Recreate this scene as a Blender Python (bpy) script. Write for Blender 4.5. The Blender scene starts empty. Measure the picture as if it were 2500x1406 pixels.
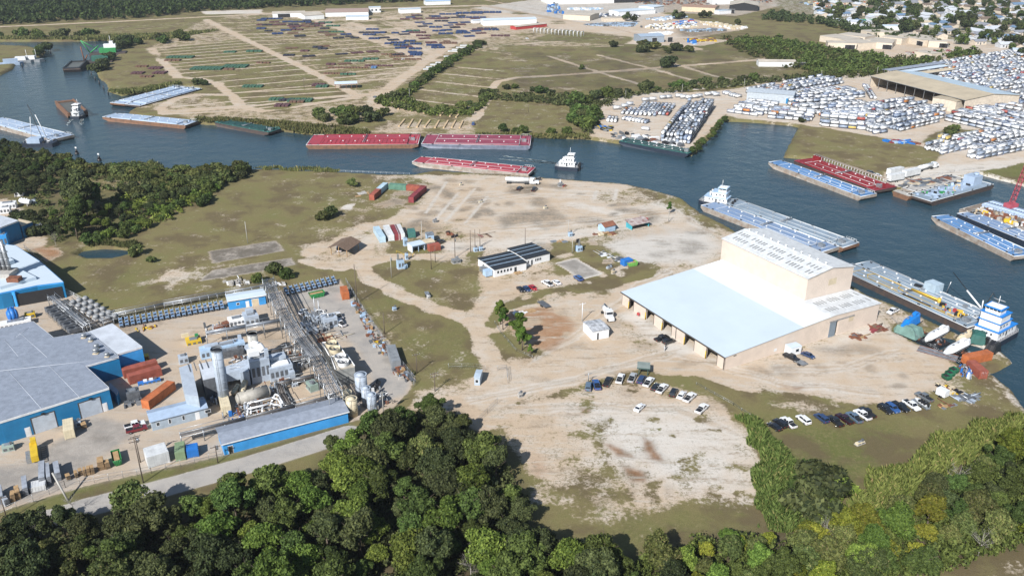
import bpy, math, random
import numpy as np
from mathutils import Vector, Matrix
R = math.radians
rnd = random.Random(7)
sc = bpy.context.scene
C = sc.collection
# ---------------------------------------------------------------- camera, sky, sun, exposure
CAM_H, PITCH, FPX = 125.0, R(24.4), 2083.0
cam = bpy.data.cameras.new('camera'); camo = bpy.data.objects.new('camera', cam); C.objects.link(camo)
camo.location = (0, 0, CAM_H); camo.rotation_euler = (R(90) - PITCH, 0, 0)
cam.sensor_width = 36; cam.lens = 36 * FPX / 2500; cam.clip_start = 1; cam.clip_end = 20000
sc.camera = camo
SUN_EL, SUN_DIR = R(37.5), R(62)          # shadows run towards SUN_DIR on the ground
sx, sy, sz = -math.cos(SUN_DIR)*math.cos(SUN_EL), -math.sin(SUN_DIR)*math.cos(SUN_EL), math.sin(SUN_EL)
w = bpy.data.worlds.new('World'); sc.world = w; w.use_nodes = True
nt = w.node_tree; sky = nt.nodes.new('ShaderNodeTexSky'); sky.sky_type = 'NISHITA'; sky.sun_disc = False
sky.sun_elevation = SUN_EL; sky.sun_rotation = math.atan2(sx, sy)
sky.air_density = 1.2; sky.dust_density = 0.6; sky.ozone_density = 2.0
bg = nt.nodes['Background']; bg.inputs[1].default_value = 0.068
nt.links.new(sky.outputs[0], bg.inputs[0])
sl = bpy.data.lights.new('sun', 'SUN'); sl.energy = 4.9; sl.angle = R(0.53); sl.color = (1, .97, .93)
so = bpy.data.objects.new('sun', sl); C.objects.link(so)
so.rotation_euler = Vector((sx, sy, sz)).to_track_quat('Z', 'Y').to_euler()
sc.view_settings.view_transform = 'Standard'; sc.view_settings.look = 'None'; sc.view_settings.exposure = 0.56
sc.view_settings.gamma = 1
sc.cycles.max_bounces = 5; sc.cycles.transparent_max_bounces = 6; sc.cycles.diffuse_bounces = 2
sc.cycles.glossy_bounces = 2; sc.cycles.caustics_reflective = False; sc.cycles.caustics_refractive = False
WATER = -1.5
# ---------------------------------------------------------------- a survey point of the photograph -> ground metres
SP, CP = math.sin(PITCH), math.cos(PITCH)
def P(x, y, z=0.0):
    u, v = (x - 1250) / FPX, (y - 703) / FPX; d = SP + v*CP; h = CAM_H - z
    return (h*u/d, h*(CP - v*SP)/d)
def PA(pts, z=0.0): return np.array([P(a[0], a[1], z) for a in pts])
# ---------------------------------------------------------------- materials
MATS = {}
def rgb(c):
    return tuple(c) + (1,) if len(c) == 3 else tuple(c)
def mat(name, col, rough=.6, metal=0., var=.12, scale=.6, stripe=0., sdir='X', spec=.5, col2=None, bump=0., coat=0.):
    if name in MATS: return MATS[name]
    m = bpy.data.materials.new(name); m.use_nodes = True; MATS[name] = m
    n = m.node_tree.nodes; l = m.node_tree.links; b = n['Principled BSDF']
    b.inputs['Roughness'].default_value = rough; b.inputs['Metallic'].default_value = metal
    b.inputs['Specular IOR Level'].default_value = spec
    if coat: b.inputs['Coat Weight'].default_value = coat; b.inputs['Coat Roughness'].default_value = .08
    tc = n.new('ShaderNodeTexCoord')
    no = n.new('ShaderNodeTexNoise'); no.inputs['Scale'].default_value = scale; no.inputs['Detail'].default_value = 6; no.inputs['Roughness'].default_value = .65
    l.new(tc.outputs['Object'], no.inputs['Vector'])
    mp = n.new('ShaderNodeMapRange'); mp.inputs[1].default_value = .3; mp.inputs[2].default_value = .7
    l.new(no.outputs[0], mp.inputs[0])
    mx = n.new('ShaderNodeMix'); mx.data_type = 'RGBA'
    c2 = col2 or tuple(max(0, c*(1 - 2*var)) for c in col)
    c1 = tuple(min(1, c*(1 + .5*var)) for c in col)
    mx.inputs[6].default_value = rgb(c1); mx.inputs[7].default_value = rgb(c2)
    l.new(mp.outputs[0], mx.inputs[0]); out = mx.outputs[2]
    if stripe:
        wv = n.new('ShaderNodeTexWave'); wv.bands_direction = sdir; wv.inputs['Scale'].default_value = stripe; wv.inputs['Distortion'].default_value = 0
        l.new(tc.outputs['Object'], wv.inputs['Vector'])
        bp = n.new('ShaderNodeBump'); bp.inputs['Strength'].default_value = .6; bp.inputs['Distance'].default_value = .06
        l.new(wv.outputs[1], bp.inputs['Height']); l.new(bp.outputs[0], b.inputs['Normal'])
    l.new(out, b.inputs['Base Color'])
    return m
def glassmat(name, col=(.02, .03, .04)):
    return mat(name, col, rough=.08, var=.05, spec=.8)
# ---------------------------------------------------------------- mesh building
def link(o, parent=None):
    C.objects.link(o)
    if parent is not None: o.parent = parent
    return o
class MB:
    """collects shapes with a material slot number each; build() links them as ONE mesh object"""
    def __init__(s): s.v = []; s.f = []; s.m = []; s.mats = []; s.sm = []
    def slot(s, m):
        if m not in s.mats: s.mats.append(m)
        return s.mats.index(m)
    def face(s, pts, m, smooth=False):
        k = len(s.v); s.v += [tuple(p) for p in pts]; s.f.append(tuple(range(k, k+len(pts)))); s.m.append(s.slot(m)); s.sm.append(smooth)
    def poly(s, verts, faces, m, smooth=False):
        k = len(s.v); s.v += [tuple(p) for p in verts]
        for f in faces: s.f.append(tuple(k+i for i in f)); s.m.append(s.slot(m)); s.sm.append(smooth)
    def box(s, x0, y0, z0, x1, y1, z1, m, tx=0, ty=0):
        """axis box; tx, ty shrink the top"""
        v = [(x0,y0,z0),(x1,y0,z0),(x1,y1,z0),(x0,y1,z0),(x0+tx,y0+ty,z1),(x1-tx,y0+ty,z1),(x1-tx,y1-ty,z1),(x0+tx,y1-ty,z1)]
        s.poly(v, [(0,3,2,1),(4,5,6,7),(0,1,5,4),(1,2,6,5),(2,3,7,6),(3,0,4,7)], m)
        return s
    def cbox(s, cx, cy, z0, lx, ly, h, m, rot=0):
        k = len(s.v); s.box(-lx/2, -ly/2, z0, lx/2, ly/2, z0+h, m); c, q = math.cos(rot), math.sin(rot)
        for i in range(k, len(s.v)): x, y, z = s.v[i]; s.v[i] = (cx + x*c - y*q, cy + x*q + y*c, z)
        return s
    def cyl(s, p0, p1, r, m, n=10, r1=None, caps=True, smooth=True):
        p0, p1 = Vector(p0), Vector(p1); r1 = r if r1 is None else r1
        d = (p1-p0); 
        if d.length < 1e-6: return s
        d.normalize(); a = d.orthogonal().normalized(); b = d.cross(a); k = len(s.v)
        for i in range(n):
            t = 2*math.pi*i/n; o = a*math.cos(t) + b*math.sin(t)
            s.v.append(tuple(p0+o*r)); s.v.append(tuple(p1+o*r1))
        for i in range(n):
            j = (i+1) % n; s.f.append((k+2*i, k+2*j, k+2*j+1, k+2*i+1)); s.m.append(s.slot(m)); s.sm.append(smooth)
        if caps:
            s.f.append(tuple(k+2*i for i in reversed(range(n)))); s.m.append(s.slot(m)); s.sm.append(False)
            s.f.append(tuple(k+2*i+1 for i in range(n))); s.m.append(s.slot(m)); s.sm.append(False)
        return s
    def path(s, pts, r, m, n=6):
        for a, b in zip(pts[:-1], pts[1:]): s.cyl(a, b, r, m, n)
        return s
    def prism(s, pts, z0, z1, m, mtop=None):
        n = len(pts); ar = sum(pts[i][0]*pts[(i+1) % n][1]-pts[(i+1) % n][0]*pts[i][1] for i in range(n))
        if ar < 0: pts = list(reversed(pts))
        v = [(p[0], p[1], z0) for p in pts] + [(p[0], p[1], z1) for p in pts]
        s.poly(v, [(i, (i+1) % n, n+(i+1) % n, n+i) for i in range(n)], m)
        s.poly(v, [tuple(range(n, 2*n))], mtop or m); s.poly(v, [tuple(reversed(range(n)))], m)
        return s
    def extrude_x(s, prof, x0, x1, m):
        """prof = closed (y,z) outline, extruded along x"""
        n = len(prof); v = [(x0, y, z) for y, z in prof] + [(x1, y, z) for y, z in prof]
        s.poly(v, [(i, n+i, n+(i+1) % n, (i+1) % n) for i in range(n)] + [tuple(range(n)), tuple(reversed(range(n, 2*n)))], m)
        return s
    def sphere(s, c, r, m, n=8, k=5, sz=1.):
        v = []; f = []
        for i in range(k+1):
            t = math.pi*i/k
            for j in range(n): a = 2*math.pi*j/n; v.append((c[0]+r*math.sin(t)*math.cos(a), c[1]+r*math.sin(t)*math.sin(a), c[2]+r*sz*math.cos(t)))
        for i in range(k):
            for j in range(n): f.append((i*n+j, (i+1)*n+j, (i+1)*n+(j+1) % n, i*n+(j+1) % n))
        s.poly(v, f, m, True); return s
    def build(s, name, parent=None, loc=None, rz=0):
        me = bpy.data.meshes.new(name); me.from_pydata(s.v, [], s.f); 
        for m in s.mats: me.materials.append(m)
        me.polygons.foreach_set('material_index', s.m); me.polygons.foreach_set('use_smooth', s.sm); me.update()
        o = bpy.data.objects.new(name, me); link(o, parent)
        if loc is not None: o.location = (loc[0], loc[1], loc[2] if len(loc) > 2 else 0)
        o.rotation_euler[2] = rz
        return o
def npmesh(name, v, f, mats, parent=None, smooth=False, mi=None):
    """v (n,3), f (m,k) numpy arrays"""
    me = bpy.data.meshes.new(name); nv, nf, k = len(v), len(f), f.shape[1]
    me.vertices.add(nv); me.vertices.foreach_set('co', np.asarray(v, 'f').ravel())
    me.loops.add(nf*k); me.loops.foreach_set('vertex_index', np.asarray(f, 'i').ravel())
    me.polygons.add(nf); me.polygons.foreach_set('loop_start', np.arange(0, nf*k, k, dtype='i'))
    for m in mats: me.materials.append(m)
    if mi is not None: me.polygons.foreach_set('material_index', np.asarray(mi, 'i'))
    if smooth: me.polygons.foreach_set('use_smooth', np.ones(nf, bool))
    me.update(calc_edges=True); me.validate()
    o = bpy.data.objects.new(name, me); return link(o, parent)
def tag(o, label=None, cat=None, group=None, kind=None):
    if label: o['label'] = label
    if cat: o['category'] = cat
    if group: o['group'] = group
    if kind: o['kind'] = kind
    return o
def thing(name, label, cat, loc=(0, 0, 0), rz=0., group=None):
    o = bpy.data.objects.new(name, None); o.empty_display_size = .5; C.objects.link(o)
    o.location = (loc[0], loc[1], loc[2] if len(loc) > 2 else 0); o.rotation_euler[2] = rz
    return tag(o, label, cat, group)
def kids(o): return [c for c in KID.get(o.name, [])]
KID = {}
def adopt(o, *ch):
    KID.setdefault(o.name, []).extend(ch)
    for c in ch: c.parent = o
    return o
def dup(o, loc, rz=0., label=None, group=None, scale=None, parent=None):
    """copy of a thing with copies of its parts and sub-parts (mesh data shared)"""
    r = o.copy(); C.objects.link(r)
    if parent is None:
        r.location = (loc[0], loc[1], loc[2] if len(loc) > 2 else 0); r.rotation_euler[2] = rz
        if label: r['label'] = label
        if group: r['group'] = group
        if scale is not None: r.scale = scale if isinstance(scale, (tuple, list)) else (scale,)*3
    else: r.parent = parent
    for c in kids(o):
        dup(c, None, parent=r)
    return r
def register(o):
    """remember children so that dup() can copy them without scanning the scene"""
    KID[o.name] = [c for c in o.children]
    for c in o.children: register(c)
    return o
def ang(a, b): return math.atan2(b[1]-a[1], b[0]-a[0])
def dist(a, b): return math.hypot(b[0]-a[0], b[1]-a[1])
# ---------------------------------------------------------------- ground: one sheet, painted by what grows or lies there
def hsh(ix, iy, s):
    h = (ix*374761393 + iy*668265263 + s*1274126177) & 0x7fffffff
    h = (h ^ (h >> 13))*1274126177 & 0x7fffffff
    return ((h ^ (h >> 16)) & 0xffff)/65535.
def vnoise(x, y, sc_, s=0):
    x = x/sc_; y = y/sc_; ix = np.floor(x).astype(np.int64); iy = np.floor(y).astype(np.int64); fx = x-ix; fy = y-iy
    fx = fx*fx*(3-2*fx); fy = fy*fy*(3-2*fy)
    return (hsh(ix, iy, s)*(1-fx)+hsh(ix+1, iy, s)*fx)*(1-fy)+(hsh(ix, iy+1, s)*(1-fx)+hsh(ix+1, iy+1, s)*fx)*fy
def fbm(x, y, sc_, s=0, o=4):
    t = 0; a = .5; n = 0
    for i in range(o): t = t+a*vnoise(x, y, sc_/2**i, s+i*17); n += a; a *= .55
    return t/n
def axis(lo, hi, far, fn):
    out = [lo]
    while out[-1] < hi: out.append(out[-1]+fn(out[-1]))
    s = fn(out[-1])
    while out[-1] < far: s *= 1.35; out.append(out[-1]+s)
    return out
ys = axis(95, 1330, 7000, lambda y: max(.55, y/330)); s_ = 2.; pre = []
yy_ = 95.
while yy_ > -3500: yy_ -= s_; s_ *= 1.5; pre.append(yy_)
ys = np.array(pre[::-1]+ys)
xs = axis(0, 780, 7000, lambda x: max(.8, x/230)); xs = np.array([-a for a in xs[:0:-1]]+xs)
GX, GY = np.meshgrid(xs, ys); shp = GX.shape; gx, gy = GX.ravel(), GY.ravel(); NG = len(gx)
wx = gx + (fbm(gx, gy, 9, 3)-.5)*4; wy = gy + (fbm(gx, gy, 9, 8)-.5)*4
BIG = fbm(gx, gy, 40, 21); MED = fbm(gx, gy, 8, 33)
def sdist(pts, x, y):
    """signed distance to a polygon, positive inside"""
    n = len(pts); d = np.full(x.shape, 1e9); ins = np.zeros(x.shape, bool)
    for i in range(n):
        ax, ay = pts[i]; bx, by = pts[(i+1) % n]; ex, ey = bx-ax, by-ay
        t = np.clip(((x-ax)*ex+(y-ay)*ey)/(ex*ex+ey*ey+1e-9), 0, 1)
        d = np.minimum(d, (x-ax-t*ex)**2+(y-ay-t*ey)**2)
        if ay != by: ins ^= ((ay > y) != (by > y)) & (x < (bx-ax)*(y-ay)/(by-ay)+ax)
    d = np.sqrt(d); return np.where(ins, d, -d)
CH = {k: np.zeros(NG) for k in ('bare', 'gravel', 'red', 'green', 'dark', 'pave')}
CH['green'][:] = .25; CH['gravel'][:] = .3
def blend(idx, m, kw):
    for k, val in kw.items():
        c = CH[k]; c[idx] = c[idx]*(1-m)+val*m
def area(pts, f=2.5, world=False, a=1., sharp=False, **kw):
    p = np.array(pts) if world else PA(pts); lo, hi = p.min(0)-f*2, p.max(0)+f*2
    X, Y = (gx, gy) if sharp else (wx, wy)
    idx = np.nonzero((X > lo[0]) & (X < hi[0]) & (Y > lo[1]) & (Y < hi[1]))[0]
    if not len(idx): return
    d = sdist(p, X[idx], Y[idx]); m = np.clip(d/(2*f)+.5, 0, 1); m = m*m*(3-2*m)*a
    blend(idx, m, kw)
def line(pts, wd, f=1., world=False, a=1., sharp=False, **kw):
    p = np.array(pts) if world else PA(pts); X, Y = (gx, gy) if sharp else (wx, wy)
    for A, B in zip(p[:-1], p[1:]):
        lo = np.minimum(A, B)-wd-f; hi = np.maximum(A, B)+wd+f
        idx = np.nonzero((X > lo[0]) & (X < hi[0]) & (Y > lo[1]) & (Y < hi[1]))[0]
        if not len(idx): continue
        e = B-A; t = np.clip(((X[idx]-A[0])*e[0]+(Y[idx]-A[1])*e[1])/(e@e+1e-9), 0, 1)
        d = np.hypot(X[idx]-A[0]-t*e[0], Y[idx]-A[1]-t*e[1]); m = np.clip((wd/2-d)/(f)+.5, 0, 1)*a
        blend(idx, m, kw)
def spots(pts, n, r0, r1, seed=0, **kw):
    """scattered irregular patches inside a polygon"""
    p = PA(pts); rr = random.Random(seed); lo, hi = p.min(0), p.max(0); k = 0; t = 0
    while k < n and t < n*20:
        t += 1; c = (rr.uniform(lo[0], hi[0]), rr.uniform(lo[1], hi[1]))
        if sdist(p, np.array([c[0]]), np.array([c[1]]))[0] < 0: continue
        k += 1; r = rr.uniform(r0, r1); th = rr.uniform(0, 3.1); e = rr.uniform(1, 2.4)
        q = [(c[0]+r*e*math.cos(a)*math.cos(th)-r*math.sin(a)*math.sin(th), c[1]+r*e*math.cos(a)*math.sin(th)+r*math.sin(a)*math.cos(th)) for a in [i*math.pi/4 for i in range(8)]]
        area(q, f=r*.6, world=True, **kw)
WMAIN = [(-400,352),(0,352),(65,360),(130,374),(162,384),(212,403),(255,411),(325,413),(375,424),(475,417),(537,412),(647,411),(820,418),(925,423),(1000,425),(1035,419),(1062,416),(1249,425),(1300,430),(1355,434),(1445,441),(1535,448),(1600,463),(1665,482),(1700,507),(1712,516),(1750,536),(1802,565),(1960,645),(2077,692),(2120,716),(2187,743),(2250,768),(2325,803),(2357,819),(2420,839),(2475,874),(2437,897),(2415,905),(2437,916),(2475,951),(2499,981),(2700,1200),(3300,1200),(3400,640),(2700,500),(2499,448),(2395,421),(2321,437),(2185,464),(2150,442),(1985,385),(1915,379),(1918,366),(1950,306),(1930,302),(1820,293),(1765,292),(1748,318),(1690,376),(1680,372),(1510,345),(1440,336),(1300,330),(1180,330),(1000,329),(765,325),(680,315),(620,305),(480,298),(345,280),(312,272),(330,262),(494,216),(450,207),(337,226),(297,230),(265,220),(262,203),(240,185),(232,167),(250,160),(270,147),(287,132),(297,120),(332,100),(317,95),(150,99),(0,99),(-400,99)]
WISLE = [(-400,106),(0,109),(70,112),(112,122),(105,134),(60,142),(40,152),(30,166),(0,180),(-400,200)]
POND = [(184,616),(205,604),(255,600),(320,604),(312,617),(275,627),(215,626)]
SLIP1 = [(2188,806),(2212,795),(2340,822),(2284,852)]
SLIP2 = [(2287,854),(2345,825),(2425,848),(2344,884)]
def wmask(x, y):
    d = sdist(PA(WMAIN), x, y); d = np.minimum(d, -sdist(PA(WISLE), x, y))
    for q in (POND, SLIP1, SLIP2): d = np.maximum(d, sdist(PA(q), x, y))
    return d
wd_ = wmask(gx + (fbm(gx, gy, 6, 5)-.5)*1.6, gy + (fbm(gx, gy, 6, 6)-.5)*1.6)
# ---- far country
FARY = gy > 430
CH['green'] += np.where(FARY, (BIG-.5)*.8, (BIG-.5)*.5)
T = dict(bare=.95, gravel=.25)      # tan tracks
FIELD = [(330,130),(500,46),(640,30),(1200,20),(1560,75),(1530,110),(1180,125),(1150,120),(935,240),(1160,325),(900,325),(690,310),(480,296),(330,262),(500,215),(300,232),(240,170)]
area(FIELD, 6, bare=.5, gravel=.2, green=.15)
area([(400,118),(610,95),(830,205),(880,240),(640,275),(470,225)], 6, bare=.2, gravel=.2, green=.4)
area([(240,170),(290,130),(400,120),(430,180),(500,205),(300,228)], 4, bare=.25, red=.25, green=.2)
area([(500,46),(780,48),(1040,150),(820,205)], 6, bare=.36, gravel=.1, red=.15, green=.1)
area([(770,50),(1200,25),(1330,70),(1110,105),(1050,150)], 5, bare=.6, gravel=.25, green=.1)
def rows(a, b, c, d, n, wd=2.6, **kw):
    A, B, Cc, D = [np.array(P(*q)) for q in (a, b, c, d)]
    for i in range(n+1):
        t = i/n; line([A*(1-t)+D*t, B*(1-t)+Cc*t], wd, 1.6, world=True, sharp=True, **{**dict(bare=.9, gravel=.35), **kw})
rows((372,118), (607,99), (720,158), (430,181), 9); rows((430,181), (720,158), (815,205), (578,227), 4)
rows((520,57), (775,52), (1037,150), (758,175), 13); rows((758,175), (1037,150), (980,190), (815,203), 3)
rows((560,228), (870,212), (880,240), (600,268), 3); rows((420,262),(600,245),(640,268),(400,280), 2)
rows((60,82),(480,55),(500,60),(70,95),2, bare=.6)
def ticks(a, b, c, d, n, m, **kw):
    A, B, Cc, D = [np.array(P(*q)) for q in (a, b, c, d)]
    for i in range(n):
        t0, t1 = (i+.15)/n, (i+.75)/n
        for j in range(m):
            s = (j+.5)/m; L0 = A*(1-t0)+D*t0; R0 = B*(1-t0)+Cc*t0; L1 = A*(1-t1)+D*t1; R1 = B*(1-t1)+Cc*t1
            line([L0*(1-s)+R0*s, L1*(1-s)+R1*s], 1.3, 1.2, world=True, sharp=True, bare=.75, a=.45)
ticks((372,118), (607,99), (720,158), (430,181), 9, 20); ticks((430,181), (720,158), (815,205), (578,227), 4, 22)
ticks((600,70), (830,85), (1037,150), (758,175), 9, 18); ticks((820,205),(980,190),(900,232),(860,228),1,12); ticks((470,262),(640,262),(640,290),(440,285),1,10)
for r_, w_ in (([(503,49),(625,110),(815,202),(870,232)], 7), ([(765,50),(842,75),(935,108),(1037,150),(1070,148)], 8), ([(842,52),(960,92),(1073,137)], 6), ([(905,48),(1000,80),(1100,116)], 6),
               ([(950,42),(1060,72),(1150,100)], 6), ([(1010,38),(1190,86)], 6), ([(1080,30),(1215,66)], 6), ([(842,75),(1000,62),(1200,52)], 6), ([(935,104),(1150,92),(1250,88)], 6), ([(790,60),(960,48),(1100,38)],6),
               ([(368,120),(400,155),(435,190),(490,195),(530,205),(560,230),(595,262),(640,272)], 7), ([(560,232),(480,232),(430,240),(392,262),(400,278),(500,268),(600,262)], 6),
               ([(640,272),(720,262),(880,236)], 5), ([(600,262),(780,240),(910,232)], 5),
               ([(1180,88),(1110,105),(1040,150),(925,233),(915,248),(930,265),(1000,285),(1150,292)], 9), ([(0,66),(250,55),(500,42),(700,32),(900,22)], 8),
               ([(935,270),(950,285),(960,325)], 5), ([(930,232),(870,232)], 6)):
    line(r_, w_, 2., **T)
area([(880,250),(1160,290),(1160,326),(1000,328),(900,325),(960,300)], 4, bare=.6, gravel=.2, red=.15)
area([(905,225),(960,225),(970,262),(940,270),(910,255)], 4, **T)
# middle far fields
line([(1160,290),(1190,240),(1215,200),(1260,190),(1400,182),(1620,165),(1840,148),(1960,130)], 6, 2, **T)
line([(1340,138),(1465,178),(1590,215)], 4, 2, bare=.8); line([(1460,135),(1590,168),(1720,205)], 4, 2, bare=.75); line([(1640,155),(1740,185),(1900,215)], 4, 2, bare=.75)
line([(1140,120),(1260,135),(1215,200)], 4, 2, bare=.6); line([(1040,262),(1160,275),(1240,170)], 4, 2, bare=.5)
line([(1270,108),(1400,100),(1545,92)], 5, 2, **T); line([(1280,128),(1380,118),(1520,112)], 4, 2, bare=.8); line([(1300,108),(1370,122)], 4, 2, bare=.8)
line([(1360,188),(1450,218)],4,2,bare=.6); line([(1780,125),(1900,165),(1990,185)],4,2,bare=.6)
area([(1175,238),(1420,250),(1440,320),(1300,328),(1160,325)], 5, bare=.28, green=.18)
area([(1260,195),(1560,190),(1700,210),(1500,225),(1260,225)], 6, dark=.35, a=.6)
area([(1020,200),(1100,160),(1230,170),(1170,245),(1020,255)], 6, bare=.4, gravel=.1, a=.8)
rows((1120,165),(1240,175),(1150,262),(985,240),4,3, bare=.7)
area([(1180,105),(1260,108),(1300,130),(1270,240),(1190,240),(1250,150)], 8, green=.5, a=.6)
area([(1230,112),(1560,118),(1900,105),(1990,185),(1700,212),(1200,232),(1215,200)], 8, green=.1, bare=.22, red=.3)
spots([(1230,130),(1900,120),(1980,190),(1250,230)], 60, 4, 14, 31, dark=.6, green=.3, a=.8); spots([(1230,130),(1900,120),(1980,190),(1250,230)], 30, 4, 12, 32, bare=.5, a=.7)
line([(1160,290),(1190,240),(1215,200),(1260,190),(1400,182),(1620,165),(1840,148),(1960,130)], 6, 2, **T)
line([(1340,138),(1465,178),(1590,215)], 4, 2, bare=.85); line([(1460,135),(1590,168),(1720,205)], 4, 2, bare=.8); line([(1640,155),(1740,185),(1900,215)], 4, 2, bare=.8)
area([(1650,70),(1960,85),(1990,110),(1800,92),(1660,90)], 6, dark=.7, red=.5, green=.1)
# roads and yards of the far works
area([(1180,28),(1600,30),(1840,75),(1780,100),(1660,108),(1540,95),(1400,78),(1200,45)], 8, bare=.9, gravel=.35)
area([(1560,85),(1700,82),(1790,98),(1720,112),(1610,112),(1530,108)], 5, bare=1, gravel=.4)
area([(1300,0),(1560,0),(1620,30),(1540,60),(1400,55),(1150,20)], 8, bare=.9, gravel=.8, dark=.25)
area([(1560,-60),(1950,-60),(1930,10),(1800,40),(1600,30)], 8, bare=.9, gravel=.5, dark=.45)
area([(1480,60),(1640,55),(1830,72),(1740,85),(1560,88)], 5, bare=1, gravel=.35)
line([(900,22),(1180,14),(1400,55),(1700,120)], 12, 3, bare=1, gravel=.3); line([(1150,-6),(1340,30),(1560,85)], 4, 2, bare=.9, red=.7)
area([(490,28),(640,24),(640,34),(500,36)], 4, bare=1, gravel=.7)
area([(1380,72),(1560,92),(1520,110),(1300,98)],6,green=.6,bare=.1,a=.6)
area([(1950,92),(2200,80),(2500,125),(2400,142),(2150,145),(2000,118)], 5, bare=.95, gravel=.3)
area([(1830,70),(2200,90),(2000,120),(1700,92)], 8, green=.2, red=.3, bare=.15, dark=.2)
area([(1850,-60),(2600,-60),(2600,110),(2450,120),(2050,60),(1900,25)], 9, bare=.45, gravel=.7, dark=.2, green=.5)
line([(2000,40),(2300,95),(2500,130)], 7, 3, bare=.9, gravel=.7)
# tank yard
YARD = [(1440,300),(1440,280),(1480,250),(1560,228),(1720,225),(1790,218),(1860,205),(2140,172),(2260,140),(2420,105),(2700,85),(2900,470),(2500,400),(2480,395),(2400,410),(2210,430),(2100,425),(2250,405),(2300,372),(2180,340),(1960,305),(1800,290),(1770,280),(1690,372),(1510,345),(1440,335)]
area(YARD, 4, bare=1, gravel=.45)
line([(1400,262),(1500,240),(1700,218),(1860,200),(2140,170),(2260,142)], 6, 2, bare=1, gravel=.7)
area([(1985,385),(1945,360),(1950,308),(2180,345),(2300,375),(2290,395),(2170,425),(2150,440)], 4, bare=.27, green=.12, gravel=.2)
area([(2270,330),(2320,312),(2400,320),(2350,345),(2250,350)], 4, bare=.1, green=.5, dark=.2)
area([(2150,440),(2190,412),(2400,396),(2500,385),(2500,412),(2390,428),(2200,462)], 3, bare=1, gravel=.7)
area([(2395,418),(2500,398),(2900,470),(2900,520),(2500,448)], 3, bare=.1, green=.75)
line([(2395,421),(2500,449),(2700,500)], 5, 2, bare=.9, gravel=.9)
area([(1440,336),(1510,344),(1680,371),(1700,366),(1770,285),(1790,288),(1760,320),(1690,382),(1430,345)], 2, bare=.3, green=.7, a=.7)
# ---- near side
area([(90,600),(300,530),(600,420),(860,425),(900,470),(800,560),(760,640),(700,690),(600,700),(300,760),(150,690)], 5, green=.28, bare=.19)
area([(60,600),(130,590),(160,620),(110,640)], 3, bare=.7, red=.9)
area([(350,690),(430,650),(560,640),(540,680),(430,705)], 5, bare=.75, gravel=.45, a=.9)
area([(200,625),(300,628),(330,650),(240,650)], 5, bare=.4, a=.8)
YN = [(900,425),(1000,426),(1250,425),(1300,432),(1540,450),(1620,470),(1690,505),(1745,545),(1800,570),(1900,640),(2077,695),(2250,775),(2360,822),(2470,872),(2400,905),(2450,945),(2500,990),(2390,990),(2280,960),(2200,985),(2000,995),(1900,960),(1850,940),(1640,905),(1560,915),(1400,945),(1200,980),(1130,1000),(1050,1010),(1000,950),(1180,905),(1190,870),(1160,790),(1000,735),(900,660),(780,650),(740,600),(860,560),(1000,520),(940,470)]
area(YN, 4, bare=.62, gravel=.35, green=.2)
area([(1010,430),(1300,432),(1540,450),(1640,475),(1700,520),(1660,540),(1500,530),(1150,600),(1040,560),(950,540),(1000,480),(1060,450)], 5, bare=.92, gravel=.38)
area([(880,445),(1000,430),(1060,450),(1030,500),(900,520),(820,530),(800,480)], 5, bare=.38, green=.3)
area([(1520,560),(1700,560),(1760,600),(1700,640),(1560,640),(1480,600)], 6, bare=1, gravel=1., pave=.25)
area([(1150,560),(1500,530),(1700,530),(1740,560),(1500,590),(1250,590),(1050,600),(1000,560)], 5, bare=.95, gravel=.45)
area([(1150,640),(1230,700),(1400,720),(1520,700),(1600,690),(1500,770),(1530,850),(1650,890),(1500,930),(1300,960),(1200,970),(1180,905),(1200,850),(1140,760)], 5, bare=.9, gravel=.3)
area([(1560,745),(1760,900),(1700,900),(1600,840),(1520,770)], 3, bare=1, gravel=.85)
area([(2020,830),(2140,790),(2190,830),(2200,900),(2100,900),(2000,870)], 4, bare=1, gravel=.85)
area([(1770,905),(2000,860),(2150,800),(2290,850),(2340,890),(2280,950),(2200,980),(2050,975),(1900,940)], 5, bare=.97, gravel=.35)
area([(1190,770),(1280,740),(1420,700),(1560,690),(1600,640),(1540,640),(1500,680),(1300,735),(1220,740)], 3, bare=.12, green=.3, red=.25)
area([(1330,600),(1480,600),(1560,640),(1500,680),(1430,690),(1350,640)], 5, bare=.35, green=.2, red=.2)
area([(860,640),(1060,630),(1120,700),(1080,740),(980,720),(900,680)], 6, bare=.22, red=.22, green=.3)
area([(860,690),(1020,750),(1150,790),(1180,900),(1010,905),(930,800)], 4, bare=.12, green=.4)
area([(1060,720),(1140,740),(1140,700)], 5, bare=.3)
area([(1180,600),(1340,590),(1520,640),(1500,690),(1430,700),(1330,690),(1380,650),(1300,600)], 6, bare=.3, green=.22)
area([(940,545),(1100,548),(1130,580),(1090,600),(930,575)], 6, bare=.45, green=.2, gravel=.2)
area([(1040,640),(1170,650),(1160,720),(1130,760),(1080,740),(1030,700)], 5, bare=.22, green=.35)
area([(1180,715),(1240,690),(1340,680),(1420,700),(1350,735),(1250,745)], 4, bare=.55, gravel=.2, red=.2)
area([(1440,700),(1560,672),(1580,690),(1450,725)], 5, bare=.3, red=.45)
area([(1080,845),(1180,850),(1180,905),(1060,940),(1020,930)], 5, bare=.3, green=.25)
area([(1195,770),(1330,740),(1420,790),(1360,860),(1290,875),(1230,820)], 4, bare=.75, red=.85, gravel=.1)
area([(1185,800),(1230,790),(1330,870),(1240,880),(1190,850)], 4, bare=.2, green=.3, red=.2)
area([(960,570),(1140,570),(1150,620),(960,630)], 6, bare=.55, green=.25, gravel=.2)
area([(960,590),(1080,590),(1080,620),(950,625)], 4, bare=.15, green=.4)
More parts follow.
